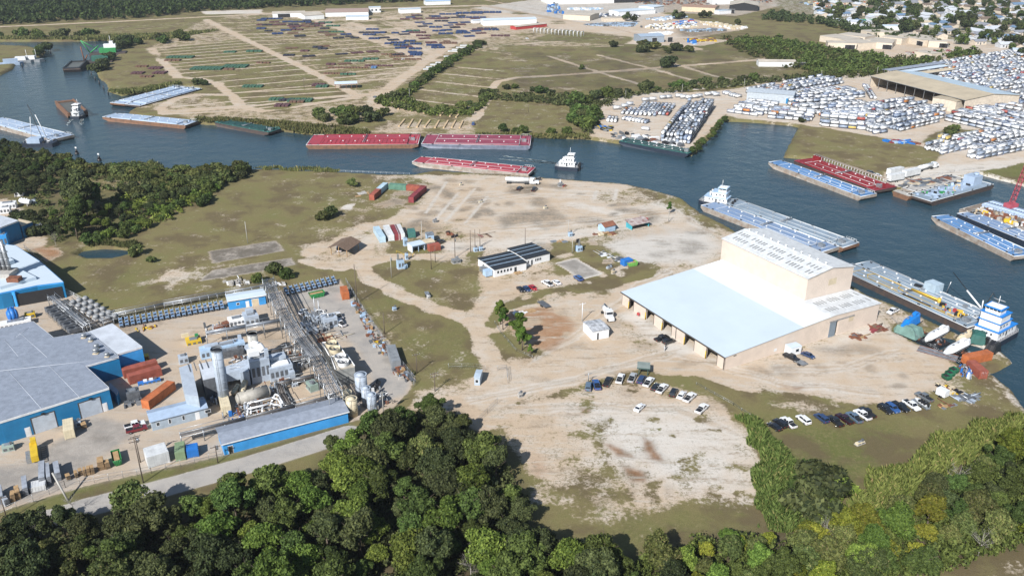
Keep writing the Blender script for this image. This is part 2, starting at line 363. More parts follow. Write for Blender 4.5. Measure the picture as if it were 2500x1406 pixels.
area([(1400,650),(1330,620),(1300,600),(1420,590)], 4, bare=.2, green=.25, a=.7)
area([(1380,560),(1640,520),(1660,540),(1420,590)], 3, bare=.25, green=.3, a=.8)
area([(1600,470),(1690,500),(1760,560),(1720,560),(1640,500),(1560,470)], 3, bare=.3, green=.3)
for r_, w_ in (([(745,640),(830,655),(880,640),(900,680),(1000,735),(1100,765),(1170,800),(1185,860),(1200,900)], 6), ([(870,650),(960,625),(1080,625),(1180,600),(1280,585)], 5), ([(760,620),(860,560),(980,535),(1040,520)], 7), ([(880,640),(900,590),(960,560)],6),
               ([(1200,905),(1180,930),(1190,975)], 5), ([(1100,1000),(1250,965),(1500,905),(1700,890),(1850,935),(2100,965)], 13), ([(1205,800),(1180,760),(1200,725),(1250,700),(1350,690)], 8), ([(1610,676),(1530,712),(1490,760)],7), ([(1040,1000),(1130,985),(1170,1030)],10)):
    line(r_, w_, 2.5, bare=1, gravel=.3)
line([(1400,500),(1500,520),(1620,500),(1690,520)],8,3,bare=1,gravel=.8,a=.7); line([(1100,600),(1300,590),(1480,560),(1640,530)],9,3,bare=1,gravel=.7,a=.8)
area([(1350,592),(1440,596),(1540,636),(1570,660),(1460,690),(1400,684),(1372,664),(1345,625)], 3, bare=.2, green=.2, red=.15)
area([(1190,800),(1196,765),(1240,727),(1340,706),(1460,688),(1540,666),(1610,652),(1596,674),(1480,706),(1360,727),(1262,744),(1224,768),(1216,806)], 2, bare=.08, green=.25, red=.3)
area([(1060,640),(1150,655),(1172,700),(1150,760),(1120,748),(1050,715)], 5, bare=.33, green=.25)
area([(1180,615),(1160,660),(1130,650),(1140,610)], 3, bare=.3, green=.3)
area([(1540,452),(1600,466),(1665,486),(1700,512),(1745,545),(1725,556),(1650,515),(1580,490),(1530,470)], 4, bare=.38, green=.2)
area([(1460,462),(1560,468),(1620,500),(1540,505),(1450,490)], 5, bare=.55, green=.3)
area([(740,560),(800,470),(880,440),(930,440),(900,500),(940,530),(860,560),(800,600)], 6, bare=.36, green=.3)
area([(1380,600),(1500,560),(1560,575),(1480,600)], 3, bare=.4, green=.2, a=.7)
line([(1362,643),(1405,632),(1466,668),(1420,681),(1362,643)], 1.2, .8, sharp=True, bare=1, gravel=.9)
area([(1364,644),(1404,634),(1460,668),(1420,678)], .6, sharp=True, bare=1, pave=.8, dark=.55)
# grass strips, parking and the white lot
area([(1240,985),(1400,945),(1560,905),(1650,915),(1750,945),(1850,1010),(1860,1080),(1800,1010),(1700,960),(1560,925),(1420,960),(1280,1000)], 3, bare=.12, green=.35)
LOT = [(1200,1000),(1300,975),(1560,930),(1660,945),(1760,985),(1820,1040),(1850,1110),(1850,1200),(1800,1245),(1500,1300),(1400,1270),(1300,1200),(1290,1120),(1230,1050),(1160,1040)]
area(LOT, 4, bare=.8, gravel=.35)
area([(1460,1000),(1700,1000),(1840,1080),(1850,1200),(1780,1230),(1600,1180),(1480,1120)], 9, bare=.8, gravel=.75)
area([(1300,1150),(1400,1110),(1540,1150),(1560,1230),(1500,1290),(1380,1280),(1290,1210)], 8, bare=.42, green=.35)
area([(1280,1090),(1330,1080),(1360,1150),(1300,1220),(1270,1180)], 7, bare=.8, red=.75)
area([(1240,1040),(1500,1020),(1520,1080),(1300,1100)], 9, bare=.7, red=.35)
area([(2180,800),(2215,785),(2440,850),(2400,900),(2340,895),(2270,860)], 1.5, dark=.9, bare=.6)
area([(1500,1270),(1700,1220),(1850,1230),(1850,1300),(1600,1330),(1430,1340),(1420,1290)], 5, bare=.2, green=.5)
for a_ in ([(1480,1080),(1520,1090),(1560,1120),(1510,1115)], [(1575,1070),(1600,1080),(1615,1125),(1580,1120)], [(1520,1140),(1570,1150),(1565,1180),(1540,1175)], [(1410,990),(1445,995),(1440,1010),(1415,1005)]):
    area(a_, 2, bare=.95, red=1., dark=.5)
area([(1850,945),(2100,985),(2280,985),(2400,1000),(2500,1010),(2500,1060),(2300,1060),(2100,1160),(2060,1240),(2040,1240),(1900,1100),(1840,1020)], 4, bare=.12, green=.42)
area([(1940,1060),(2180,1040),(2230,1090),(2080,1180),(2000,1140)], 11, green=1., bare=.05)
area([(1890,960),(2060,985),(2000,1010),(1880,1000)], 5, bare=.5, red=.4)
area([(2300,920),(2420,905),(2450,945),(2500,1000),(2400,1000)], 5, bare=.3, green=.3)
area([(2180,1440),(2330,1380),(2500,1330),(2700,1350),(2700,1500)], 4, bare=.3, green=.35)
area([(2415,905),(2437,916),(2475,951),(2500,981),(2700,1180),(2680,1190),(2480,990),(2440,940)], 2, bare=.9, gravel=.8)
area([(2357,819),(2475,874),(2440,894),(2330,830)], 2, bare=.5, green=.4)
line([(2325,806),(2470,872)], 3, 1, bare=1, gravel=.9)
# stains
spots([(950,440),(1300,440),(1540,455),(1640,520),(1400,560),(1100,600),(900,560)], 34, 1.2, 5, 3, dark=.55, bare=.75, red=.15)
spots([(1100,600),(1400,590),(1700,530),(1760,600),(1500,640)], 12, 1, 4, 5, dark=.4, bare=.8)
spots([(1770,905),(2150,810),(2290,860),(2200,980),(1900,940)], 14, 1, 3.5, 8, dark=.4, red=.35)
spots([(1200,900),(1300,760),(1560,700),(1700,900),(1300,960)], 14, .8, 3, 9, dark=.25, red=.3)
spots(LOT, 40, .6, 2.6, 11, bare=.42, green=.3, a=.8); spots(LOT, 26, .5, 2.2, 12, dark=.25, red=.5, a=.7)
spots([(1180,600),(1560,640),(1400,720),(1200,740)], 26, .8, 3, 22, bare=.75, a=.8)
spots([(120,620),(400,560),(700,430),(850,430),(700,690),(300,750)], 40, 2, 8, 13, bare=.32, green=.15, a=.8)
spots([(860,690),(1020,750),(1180,900),(1010,905)], 16, 1, 4, 14, bare=.4, a=.8)
spots([(1260,130),(1900,110),(1950,200),(1300,230)], 50, 4, 16, 15, dark=.4, green=.5, a=.7)
spots([(1180,100),(1900,90),(1900,140),(1250,150)], 30, 5, 14, 18, green=.9, dark=.2, a=.7)
spots(FIELD, 60, 4, 14, 16, bare=.12, green=.4, a=.6)
area([(1215,530),(1240,520),(1300,515),(1345,505),(1390,540),(1330,560),(1290,545),(1230,560)], 3, dark=.55, bare=.8)
area([(1250,455),(1310,455),(1300,475),(1240,470)], 3, dark=.8, bare=.9)
area([(1600,675),(1830,690),(1900,720)], 3, bare=.8, a=0)
area([(1880,935),(1975,940),(1960,955),(1910,952)], 1.5, bare=1, red=.7, dark=.35)
# vehicle tracks through the dirt
for k_, base_ in enumerate(([(1150,980),(1400,930),(1600,870),(1650,860),(1900,935),(2150,960)], [(1300,880),(1450,790),(1560,700),(1640,660)], [(1200,560),(1450,540),(1640,515),(1760,580)], [(1100,500),(1300,470),(1500,480)], [(1900,900),(2050,900),(2200,860)], [(1250,1000),(1450,990),(1650,1000),(1800,1060)])):
    for d_ in range(5):
        o_ = (d_-2)*4+rnd.uniform(-2, 2); line([(a+rnd.uniform(-6, 6), b+o_) for a, b in base_], .9, .9, dark=.34 if d_ % 2 else 0, gravel=.9 if d_ % 2 == 0 else .3, a=.55)
# concrete slabs
for q in ([(510,614),(672,588),(695,612),(520,642)], [(520,660),(710,630),(722,646),(600,668),(490,685)]):
    area(q, .8, sharp=True, bare=1, gravel=.6, dark=.75, pave=.7)
area([(1360,642),(1405,632),(1465,668),(1420,680)], .6, sharp=True, bare=1, gravel=.9, dark=.4)
area([(1296,588),(1380,572),(1383,577),(1303,592)], .5, sharp=True, bare=1, gravel=.6)
area([(832,510),(850,497),(870,498),(855,513)], .8, bare=1, gravel=.9)
for a_, b_ in (((1060,540),(1120,470)), ((1088,540),(1160,460)), ((1136,545),(1190,480)), ((1040,520),(1090,445)),((1450,486),(1457,466)),((1500,488),(1506,462))):
    line([a_, b_], 1.4, .7, sharp=True, bare=1, gravel=.75, dark=.1)
# the works yards on the left
PL = [(-300,720),(0,700),(160,712),(215,735),(280,792),(550,735),(830,682),(870,740),(940,830),(1012,930),(960,1000),(850,1032),(545,1115),(380,1150),(200,1190),(0,1250),(-300,1330)]
area(PL, 1.2, sharp=True, bare=1, gravel=.2, red=.12, pave=.35)
area([(800,690),(850,700),(920,810),(1000,930),(990,960),(930,985),(880,860),(760,760),(700,720)], 1.5, pave=1., bare=1, gravel=.5)
area([(-300,1100),(0,1140),(60,1130),(230,1010),(330,1050),(230,1130),(150,1190),(0,1240),(-300,1330)], 2, pave=1., bare=1, dark=.2)
area([(395,800),(620,760),(760,850),(830,960),(700,1010),(500,1010),(430,900)], 6, red=.35, pave=.1)
spots(PL, 60, .8, 3.5, 21, dark=.45, a=.7)
area([(0,1250),(0,1340),(120,1290),(380,1195),(545,1135),(860,1040),(850,1032),(545,1112),(200,1190)], 1.2, sharp=True, bare=.05, green=.75)
line([(-200,1400),(0,1315),(110,1270),(205,1240),(400,1190),(620,1130),(850,1058)], 7.2, .7, sharp=True, pave=1, bare=1, gravel=.8)
area([(0,475),(60,470),(160,510),(100,560),(0,560)], 3, bare=.3, green=.5)
area([(-100,480),(40,490),(50,520),(-100,560)], 3, bare=.9, gravel=.3)
area([(-100,570),(130,560),(130,590),(60,610),(-100,640)],3,bare=.8,red=.3)
area([(90,465),(200,445),(350,440),(330,470),(200,475)], 4, bare=.62, gravel=.1, green=0, red=.15)
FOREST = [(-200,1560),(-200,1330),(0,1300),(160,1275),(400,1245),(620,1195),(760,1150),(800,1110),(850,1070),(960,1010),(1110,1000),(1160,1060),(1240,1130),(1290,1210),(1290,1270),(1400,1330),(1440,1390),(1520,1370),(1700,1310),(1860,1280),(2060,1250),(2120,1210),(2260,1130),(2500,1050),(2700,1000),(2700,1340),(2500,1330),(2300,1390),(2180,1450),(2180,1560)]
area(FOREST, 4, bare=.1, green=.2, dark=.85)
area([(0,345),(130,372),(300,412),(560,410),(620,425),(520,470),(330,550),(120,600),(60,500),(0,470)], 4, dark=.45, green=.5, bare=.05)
area([(150,455),(200,440),(350,430),(370,455),(250,470),(160,480)], 4, dark=0, bare=.35, green=.1)
# muddy, weedy banks
bank = np.clip(1-np.abs(wd_+1.2)/2.2, 0, 1); bi = np.nonzero(bank > 0)[0]
blend(bi, bank[bi]*.8, dict(green=.45, bare=.3, dark=.25))
gz = np.where(wd_ > -1.2, -4.2*np.clip((wd_+1.2)/3.4, 0, 1), 0) + (fbm(gx, gy, 25, 50)-.5)*.0
i0 = np.arange(NG).reshape(shp); F_ = np.stack([i0[:-1, :-1], i0[:-1, 1:], i0[1:, 1:], i0[1:, :-1]], -1).reshape(-1, 4)
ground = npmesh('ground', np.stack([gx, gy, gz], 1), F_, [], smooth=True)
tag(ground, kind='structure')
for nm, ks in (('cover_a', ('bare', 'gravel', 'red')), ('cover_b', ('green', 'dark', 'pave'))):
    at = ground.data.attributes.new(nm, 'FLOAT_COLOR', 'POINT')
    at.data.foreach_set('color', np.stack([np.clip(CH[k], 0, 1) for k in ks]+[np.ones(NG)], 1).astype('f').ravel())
def ground_material():
    m = bpy.data.materials.new('ground'); m.use_nodes = True; N = m.node_tree.nodes; L = m.node_tree.links; b = N['Principled BSDF']
    b.inputs['Roughness'].default_value = .95; b.inputs['Specular IOR Level'].default_value = .15
    geo = N.new('ShaderNodeNewGeometry')
    def noise(s, d=5, r=.6, st=None):
        n = N.new('ShaderNodeTexNoise'); n.inputs['Scale'].default_value = s; n.inputs['Detail'].default_value = d; n.inputs['Roughness'].default_value = r
        if st:
            mp = N.new('ShaderNodeMapping'); mp.inputs['Rotation'].default_value = (0, 0, st[0]); mp.inputs['Scale'].default_value = (st[1], 1, 1); L.new(geo.outputs['Position'], mp.inputs[0]); L.new(mp.outputs[0], n.inputs['Vector'])
        else: L.new(geo.outputs['Position'], n.inputs['Vector'])
        return n.outputs[0]
    def math_(op, a, b_, clamp=False):
        n = N.new('ShaderNodeMath'); n.operation = op; n.use_clamp = clamp
        for i, q in enumerate((a, b_)):
            if isinstance(q, (int, float)): n.inputs[i].default_value = q
            elif q is not None: L.new(q, n.inputs[i])
        return n.outputs[0]
    def ramp(a, lo, hi):
        n = N.new('ShaderNodeMapRange'); n.interpolation_type = 'SMOOTHSTEP'; n.inputs[1].default_value = lo; n.inputs[2].default_value = hi; L.new(a, n.inputs[0]); return n.outputs[0]
    def mix(f, a, b_):
        n = N.new('ShaderNodeMix'); n.data_type = 'RGBA'
        if isinstance(f, (int, float)): n.inputs[0].default_value = f
        else: L.new(f, n.inputs[0])
        for i, q in ((6, a), (7, b_)):
            if isinstance(q, tuple): n.inputs[i].default_value = q+(1,)
            else: L.new(q, n.inputs[i])
        return n.outputs[2]
    def att(nm):
        a = N.new('ShaderNodeAttribute'); a.attribute_name = nm; s = N.new('ShaderNodeSeparateColor'); L.new(a.outputs['Color'], s.inputs[0]); return s.outputs
    A, B = att('cover_a'), att('cover_b')
    big, med, fine, vf = noise(.03, 4), noise(.16, 6, .62), noise(.9, 6, .7), noise(4, 3, .7)
    strk = noise(.5, 5, .65, (R(30), .18)); strk2 = noise(.35, 5, .65, (R(-25), .2))
    c_ = lambda n, k: math_('MULTIPLY', math_('SUBTRACT', n, .5), k)
    # grass
    g = math_('ADD', B[0], math_('ADD', c_(med, 1.1), c_(big, 1.4)))
    g2 = noise(.07, 6, .6)
    grass = mix(ramp(g, .1, 1.), (.180, .152, .070), (.112, .122, .038))
    grass = mix(ramp(math_('ADD', fine, c_(med, .5)), .42, .8), grass, (.215, .185, .09))
    grass = mix(ramp(vf, .45, .75), grass, (.085, .082, .032)); 
    grass = mix(math_('MULTIPLY', ramp(g2, .47, .62), .8), grass, (.115, .088, .05)); grass = mix(math_('MULTIPLY', ramp(math_('ADD', g2, c_(fine, .5)), .2, .42, ), -.0), grass, (.2, .17, .09))
    grass = mix(math_('MULTIPLY', ramp(math_('SUBTRACT', 1, g2), .52, .68), .6), grass, (.15, .15, .055))
    # bare
    gr = math_('ADD', A[1], math_('ADD', c_(med, .9), c_(big, .9)))
    bare = mix(ramp(gr, .1, .95), (.455, .355, .255), (.55, .52, .475))
    bare = mix(ramp(math_('ADD', A[2], c_(med, .9)), .35, 1.05), bare, (.29, .15, .075))
    bare = mix(ramp(math_('ADD', strk, c_(med, .5)), .5, .72), bare, (.47, .42, .355))
    bare = mix(math_('MULTIPLY', ramp(math_('ADD', strk2, c_(fine, .6)), .52, .75), .75), bare, (.26, .205, .145))
    bare = mix(math_('MULTIPLY', ramp(vf, .5, .8), .35), bare, (.20, .165, .12))
    bm = math_('ADD', A[0], math_('ADD', c_(med, 1.3), math_('ADD', c_(fine, 1.0), c_(vf, .4))))
    edge = math_('MULTIPLY', ramp(A[0], .0, .12), ramp(bm, .38, .62))
    full = ramp(A[0], .9, 1.); bmask = math_('MAXIMUM', edge, math_('MULTIPLY', full, .97))
    col = mix(bmask, grass, bare)
    sp = noise(1.15, 5, .78); tuft = ramp(math_('ADD', sp, c_(med, .7)), .56, .64); thin = math_('SUBTRACT', 1.05, ramp(A[0], .55, 1.)); col = mix(math_('MULTIPLY', math_('MULTIPLY', tuft, thin, True), math_('MULTIPLY', bmask, .75)), col, (.15, .125, .062))
    chip = ramp(noise(1.7, 4, .8), .63, .7); col = mix(math_('MULTIPLY', chip, math_('MULTIPLY', bmask, .5)), col, (.66, .62, .56)); dirt = ramp(noise(.8, 6, .8), .56, .66); col = mix(math_('MULTIPLY', dirt, math_('MULTIPLY', bmask, .38)), col, (.23, .17, .115))
    pv = mix(ramp(med, .35, .7), (.35, .33, .305), (.255, .245, .235)); pv = mix(math_('MULTIPLY', ramp(fine, .5, .75), .5), pv, (.42, .38, .33))
    col = mix(math_('MULTIPLY', B[2], .85), col, pv)
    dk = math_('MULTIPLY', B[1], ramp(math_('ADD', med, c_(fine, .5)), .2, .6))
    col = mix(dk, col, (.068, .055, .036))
    L.new(col, b.inputs['Base Color'])
    bp = N.new('ShaderNodeBump'); bp.inputs['Strength'].default_value = .5; bp.inputs['Distance'].default_value = .25; L.new(math_('ADD', fine, vf), bp.inputs['Height']); L.new(bp.outputs[0], b.inputs['Normal'])
    return m
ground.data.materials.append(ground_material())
# ---------------------------------------------------------------- water
def water_material():
    m = bpy.data.materials.new('water'); m.use_nodes = True; N = m.node_tree.nodes; L = m.node_tree.links; b = N['Principled BSDF']
    b.inputs['Roughness'].default_value = .12; b.inputs['IOR'].default_value = 1.33; b.inputs['Specular IOR Level'].default_value = .42
    geo = N.new('ShaderNodeNewGeometry'); n = N.new('ShaderNodeTexNoise'); n.inputs['Scale'].default_value = .035; n.inputs['Detail'].default_value = 5
    L.new(geo.outputs['Position'], n.inputs['Vector']); mx = N.new('ShaderNodeMix'); mx.data_type = 'RGBA'; mx.inputs[6].default_value = (.016, .043, .068, 1); mx.inputs[7].default_value = (.027, .054, .066, 1)
    L.new(n.outputs[0], mx.inputs[0]); L.new(mx.outputs[2], b.inputs['Base Color'])
    h = None
    for s, st in ((.9, .36), (3.2, .3), (.12, .4)):
        q = N.new('ShaderNodeTexNoise'); q.inputs['Scale'].default_value = s; q.inputs['Detail'].default_value = 3; L.new(geo.outputs['Position'], q.inputs['Vector'])
        bp = N.new('ShaderNodeBump'); bp.inputs['Strength'].default_value = st; bp.inputs['Distance'].default_value = .5 if s < 1 else .12
        if s < .2: bp.inputs['Distance'].default_value = 1.2
        L.new(q.outputs[0], bp.inputs['Height'])
        if h: L.new(h, bp.inputs['Normal'])
        h = bp.outputs[0]
    L.new(h, b.inputs['Normal']); return m
wm = MB(); wmat_ = water_material()
wm.face([(-900, 100, WATER), (1200, 100, WATER), (1200, 1300, WATER), (-900, 1300, WATER)], wmat_); wo = wm.build('water'); tag(wo, kind='structure')
# ---------------------------------------------------------------- vegetation
def leafmat(name, c1, c2, c3=None, trans=.25):
    if name in MATS: return MATS[name]
    m = bpy.data.materials.new(name); m.use_nodes = True; MATS[name] = m; N = m.node_tree.nodes; L = m.node_tree.links
    b = N['Principled BSDF']; b.inputs['Roughness'].default_value = .7; b.inputs['Specular IOR Level'].default_value = .2
    g = N.new('ShaderNodeNewGeometry'); oi = N.new('ShaderNodeObjectInfo')
    r = N.new('ShaderNodeValToRGB'); e = r.color_ramp.elements; e[0].color = rgb(c1); e[1].color = rgb(c2)
    if c3: q = e.new(.9); q.color = rgb(c2); e[2].color = rgb(c3); e[2].position = 1.
    L.new(g.outputs['Random Per Island'], r.inputs[0])
    hs = N.new('ShaderNodeHueSaturation'); L.new(r.outputs[0], hs.inputs['Color'])
    mr = N.new('ShaderNodeMapRange'); mr.inputs[3].default_value = .62; mr.inputs[4].default_value = 1.45; L.new(oi.outputs['Random'], mr.inputs[0]); L.new(mr.outputs[0], hs.inputs['Value'])
    mh = N.new('ShaderNodeMath'); mh.operation = 'MULTIPLY_ADD'; mh.inputs[1].default_value = 7.13; L.new(oi.outputs['Random'], mh.inputs[0]); fr = N.new('ShaderNodeMath'); fr.operation = 'FRACT'; L.new(mh.outputs[0], fr.inputs[0])
    m2 = N.new('ShaderNodeMapRange'); m2.inputs[3].default_value = .475; m2.inputs[4].default_value = .52; L.new(fr.outputs[0], m2.inputs[0]); L.new(m2.outputs[0], hs.inputs['Hue'])
    L.new(hs.outputs[0], b.inputs['Base Color'])
    t = N.new('ShaderNodeBsdfTranslucent'); L.new(hs.outputs[0], t.inputs[0]); ms = N.new('ShaderNodeMixShader'); ms.inputs[0].default_value = trans
    L.new(b.outputs[0], ms.inputs[1]); L.new(t.outputs[0], ms.inputs[2]); L.new(ms.outputs[0], N['Material Output'].inputs[0]); return m
LM = dict(
    dark=leafmat('leaf_dark', (.020, .030, .012), (.092, .112, .040)),
    mid=leafmat('leaf_mid', (.028, .048, .012), (.105, .148, .036)),
    bright=leafmat('leaf_bright', (.045, .078, .014), (.165, .225, .042)),
    yellow=leafmat('leaf_yellow', (.08, .098, .015), (.215, .235, .03), (.29, .25, .05)),
    olive=leafmat('leaf_olive', (.04, .055, .018), (.13, .155, .045), (.19, .17, .07)),
    pine=leafmat('leaf_pine', (.04, .08, .015), (.12, .20, .03)))
bark = mat('bark', (.13, .10, .075), .9, var=.25, scale=3); deadwood = mat('dead_wood', (.36, .33, .30), .9, var=.2, scale=3)
def quads(cen, nrm, size, rs, asp=1.6):
    """one leaf clump per centre: a bent-free quad facing roughly along nrm"""
    n = len(cen); t = rs.normal(size=(n, 3)); nr = nrm+rs.normal(size=(n, 3))*.55; nr /= np.linalg.norm(nr, axis=1, keepdims=True)+1e-9
    a = np.cross(nr, t); a /= np.linalg.norm(a, axis=1, keepdims=True)+1e-9; b = np.cross(nr, a); s = (size*rs.uniform(.55, 1.25, n))[:, None]
    a = a*s*.5*asp; b = b*s*.5
    v = np.stack([cen-a-b*.4, cen+a*.1-b, cen+a+b*.35, cen-a*.15+b], 1).reshape(-1, 3)
    return v, np.arange(4*n).reshape(-1, 4)
def crown_cloud(seed, rx, h, z0, n, lobes, size, flat=1., gap=.0, top=0.):
    """lobed crown: leaf clumps on the shells of many small lobes spread over the crown volume"""
    rs = np.random.RandomState(seed); cs = []; k = 0; nb = rs.randint(3, 7) if lobes > 18 else 1; sub = []
    for i in range(nb):
        a = 6.28*(i+rs.uniform(-.3, .3))/nb; d_ = 0 if nb == 1 else rs.uniform(.32, .62); sub.append((math.cos(a)*d_, math.sin(a)*d_, rs.uniform(-.35, .35) if nb > 1 else 0, rs.uniform(.42, .66) if nb > 1 else 1.))
    if nb > 1: sub.append((rs.uniform(-.2, .2), rs.uniform(-.2, .2), .35, .5))
    while k < lobes:
        p = rs.uniform(-1, 1, 3); q = np.linalg.norm(p)
        if q > 1 or q < .35 or p[2] < -.75: continue
        u = sub[k % len(sub)]; p = np.array([u[0]+p[0]*u[3], u[1]+p[1]*u[3], u[2]+p[2]*(u[3]*1.1 if nb > 1 else 1.)])
        w_ = 1-top*max(0, p[2]); cs.append((p[0]*rx*.86*w_, p[1]*rx*.86*w_, z0+h*.5+p[2]*h*.42, rs.uniform(.13, .30)*rx if nb > 1 else rs.uniform(.24, .46)*rx)); k += 1
    cs = np.array(cs); w_ = cs[:, 3]**2; c = cs[rs.choice(len(cs), n, p=w_/w_.sum())]
    d = rs.normal(size=(n, 3)); d[:, 2] = d[:, 2]*.9+.35; d /= np.linalg.norm(d, axis=1, keepdims=True)
    r = c[:, 3]*rs.uniform(.6, 1.22, n); pos = c[:, :3]+d*r[:, None]*np.array([1, 1, flat*.85])
    pos[:, 2] = np.maximum(pos[:, 2], z0*.6)
    return quads(pos, d, size, rs)
def make_crown(name, *a, m='mid', **k):
    v, f = crown_cloud(*a, **k); me = npmesh(name, v, f, [LM[m]]); return me
def limbs(seed, h, rx, m, r0=.28, n=7, twig=0):
    rs = random.Random(seed); b = MB(); b.cyl((0, 0, -.3), (rs.uniform(-.3, .3), rs.uniform(-.3, .3), h*.45), r0, m, 6, r0*.65); top = Vector(b.v[-1]); top = Vector((0, 0, h*.45))
    b.cyl((0, 0, h*.44), (rs.uniform(-.8, .8), rs.uniform(-.8, .8), h*.88), r0*.6, m, 5, r0*.15)
    for i in range(n):
        a = i*6.283/n+rs.uniform(-.4, .4); z = h*rs.uniform(.28, .6); e = Vector((math.cos(a)*rx*rs.uniform(.5, .85), math.sin(a)*rx*rs.uniform(.5, .85), z+h*rs.uniform(.12, .35)))
        s = Vector((0, 0, z)); b.cyl(s, e, r0*.4, m, 4, r0*.1)
        for j in range(twig):
            p = s.lerp(e, rs.uniform(.35, .95)); q = p+Vector((rs.uniform(-1, 1), rs.uniform(-1, 1), rs.uniform(.2, 1.2)))*rx*.35; b.cyl(p, q, r0*.13, m, 3, r0*.04)
            for _ in range(3): p2 = p.lerp(q, rs.uniform(.3, 1)); b.cyl(p2, p2+Vector((rs.uniform(-1, 1), rs.uniform(-1, 1), rs.uniform(.1, 1)))*rx*.2, r0*.06, m, 3, r0*.03)
    return b
PROT = {}
def proto_tree(key, seed, rx, h, n, lobes, size, m, z0=.3, flat=1., top=.3, name='broadleaf_tree', r0=.25, stem=True):
    t = bpy.data.objects.new(name, None); KID_l = []
    tr = limbs(seed, h, rx, bark, r0).build('trunk', t); C.objects.link(t)
    cr = make_crown('crown', seed, rx, h*(1-z0), h*z0, n, lobes, size, m=m, flat=flat, top=top); cr.parent = t
    KID[t.name] = [tr, cr] if stem else [cr]; PROT[key] = t; t['_used'] = 0; return t
s_ = 100
for m, cnt in (('dark', 5), ('mid', 4), ('bright', 3), ('yellow', 3), ('olive', 3)):
    for i in range(cnt):
        s_ += 1; rs_ = random.Random(s_); proto_tree((m, i), s_, rs_.uniform(4.2, 5.4), rs_.uniform(10, 13.5), 8600, rs_.randint(44, 70), .42, m, z0=rs_.uniform(.16, .26), flat=rs_.uniform(.8, 1.1), top=rs_.uniform(.1, .5))
for i in range(3): proto_tree(('pine', i), 300+i, 3.4, 12.5, 4200, 26, .46, 'pine', z0=.12, top=.75, name='pine_tree')
for m in ('dark', 'mid', 'olive', 'bright'):
    for i in range(2): s_ += 1; proto_tree(('b'+m, i), s_, 3.0, 3.8, 1500, 14, .55, m, z0=.04, flat=.9, top=.2, name='bush', r0=.08)
for i in range(3): # far trees, coarser clumps
    for m in ('dark', 'mid'): s_ += 1; proto_tree(('f'+m, i), s_, 4.6, 8.5, 520, 16, 1.25, m, z0=.12, top=.3, name='town_tree', r0=.25)
for i in range(3):
    t = bpy.data.objects.new('bare_tree', None); C.objects.link(t); tr = limbs(500+i, 11, 4.2, deadwood, .16, 10, 7).build('trunk', t); KID[t.name] = [tr]; PROT[('bare', i)] = t
PROTO_OBJS = []
def hide_protos():
    """the first of each kind that nobody placed is removed again"""
    for t in PROT.values():
        for c in kids(t): bpy.data.objects.remove(c, do_unlink=True)
        bpy.data.objects.remove(t, do_unlink=True)
def put(key, x, y, label, group, cat='tree', sc_=1., rz=None, z=0, name=None):
    o = dup(PROT[key], (x, y, z), rnd.uniform(0, 6.28) if rz is None else rz, label, group, (sc_*rnd.uniform(.9, 1.1), sc_*rnd.uniform(.9, 1.1), sc_))
    o['category'] = cat
    if name: o.name = name
    if '_used' in o: del o['_used']
    return o
def inside(poly, x, y):
    r = False; n = len(poly)
    for i in range(n):
        ax, ay = poly[i]; bx, by = poly[(i+1) % n]
        if (ay > y) != (by > y) and x < (bx-ax)*(y-ay)/(by-ay)+ax: r = not r
    return r
CLEAR = [(85,462),(190,437),(350,430),(410,452),(345,496),(230,496),(150,510),(90,500)]
CLR = [tuple(q) for q in PA(CLEAR)]
def scatter(px_poly, gap, seed, jitter=.5, margin=0):
    poly = [tuple(q) for q in PA(px_poly)]; rr = random.Random(seed); lo = np.min(poly, 0); hi = np.max(poly, 0); out = []
    ny = int((hi[1]-lo[1])/(gap*.87))+1
    for j in range(ny):
        y = lo[1]+j*gap*.87; nx = int((hi[0]-lo[0])/gap)+1
        for i in range(nx):
            x = lo[0]+(i+.5*(j % 2))*gap+rr.uniform(-jitter, jitter)*gap; yy = y+rr.uniform(-jitter, jitter)*gap
            if inside(poly, x, yy) and not (430 < yy < 560 and inside(CLR, x, yy)): out.append((x, yy))
    return out
GAPS = [PA(q) for q in ([(560,1060),(860,1000),(800,1110),(740,1160),(580,1200),(500,1190)],)]
WOODL = [(-160,1590),(-160,1400),(0,1345),(90,1318),(300,1285),(420,1262),(500,1238),(620,1215),(760,1178),(830,1130),(880,1085),(960,1035),(1100,1015),(1150,1070),(1220,1140),(1270,1220),(1280,1290),(1390,1350),(1440,1400),(1480,1405),(1480,1590)]
WOODR = [(1480,1590),(1480,1405),(1540,1395),(1700,1345),(1800,1330),(1860,1345),(1940,1330),(2050,1320),(2160,1290),(2260,1200),(2380,1150),(2520,1085),(2640,1060),(2640,1330),(2500,1330),(2400,1365),(2290,1400),(2180,1450),(2140,1590)]
def pickm(x, y, side):
    n1 = float(vnoise(np.array([x]), np.array([y]), 22, 77)[0]); r_ = rnd.random()
    if side == 'R':
        if n1 > .42: return 'yellow' if r_ < .42 else ('bright' if r_ < .62 else ('olive' if r_ < .82 else 'mid'))
        return 'mid' if r_ < .4 else ('olive' if r_ < .68 else ('yellow' if r_ < .78 else 'dark'))
    if n1 > .62: return 'bright' if r_ < .42 else ('mid' if r_ < .75 else 'dark')
    return 'dark' if r_ < .66 else ('mid' if r_ < .82 else ('olive' if r_ < .92 else 'bright'))
cnt = 0
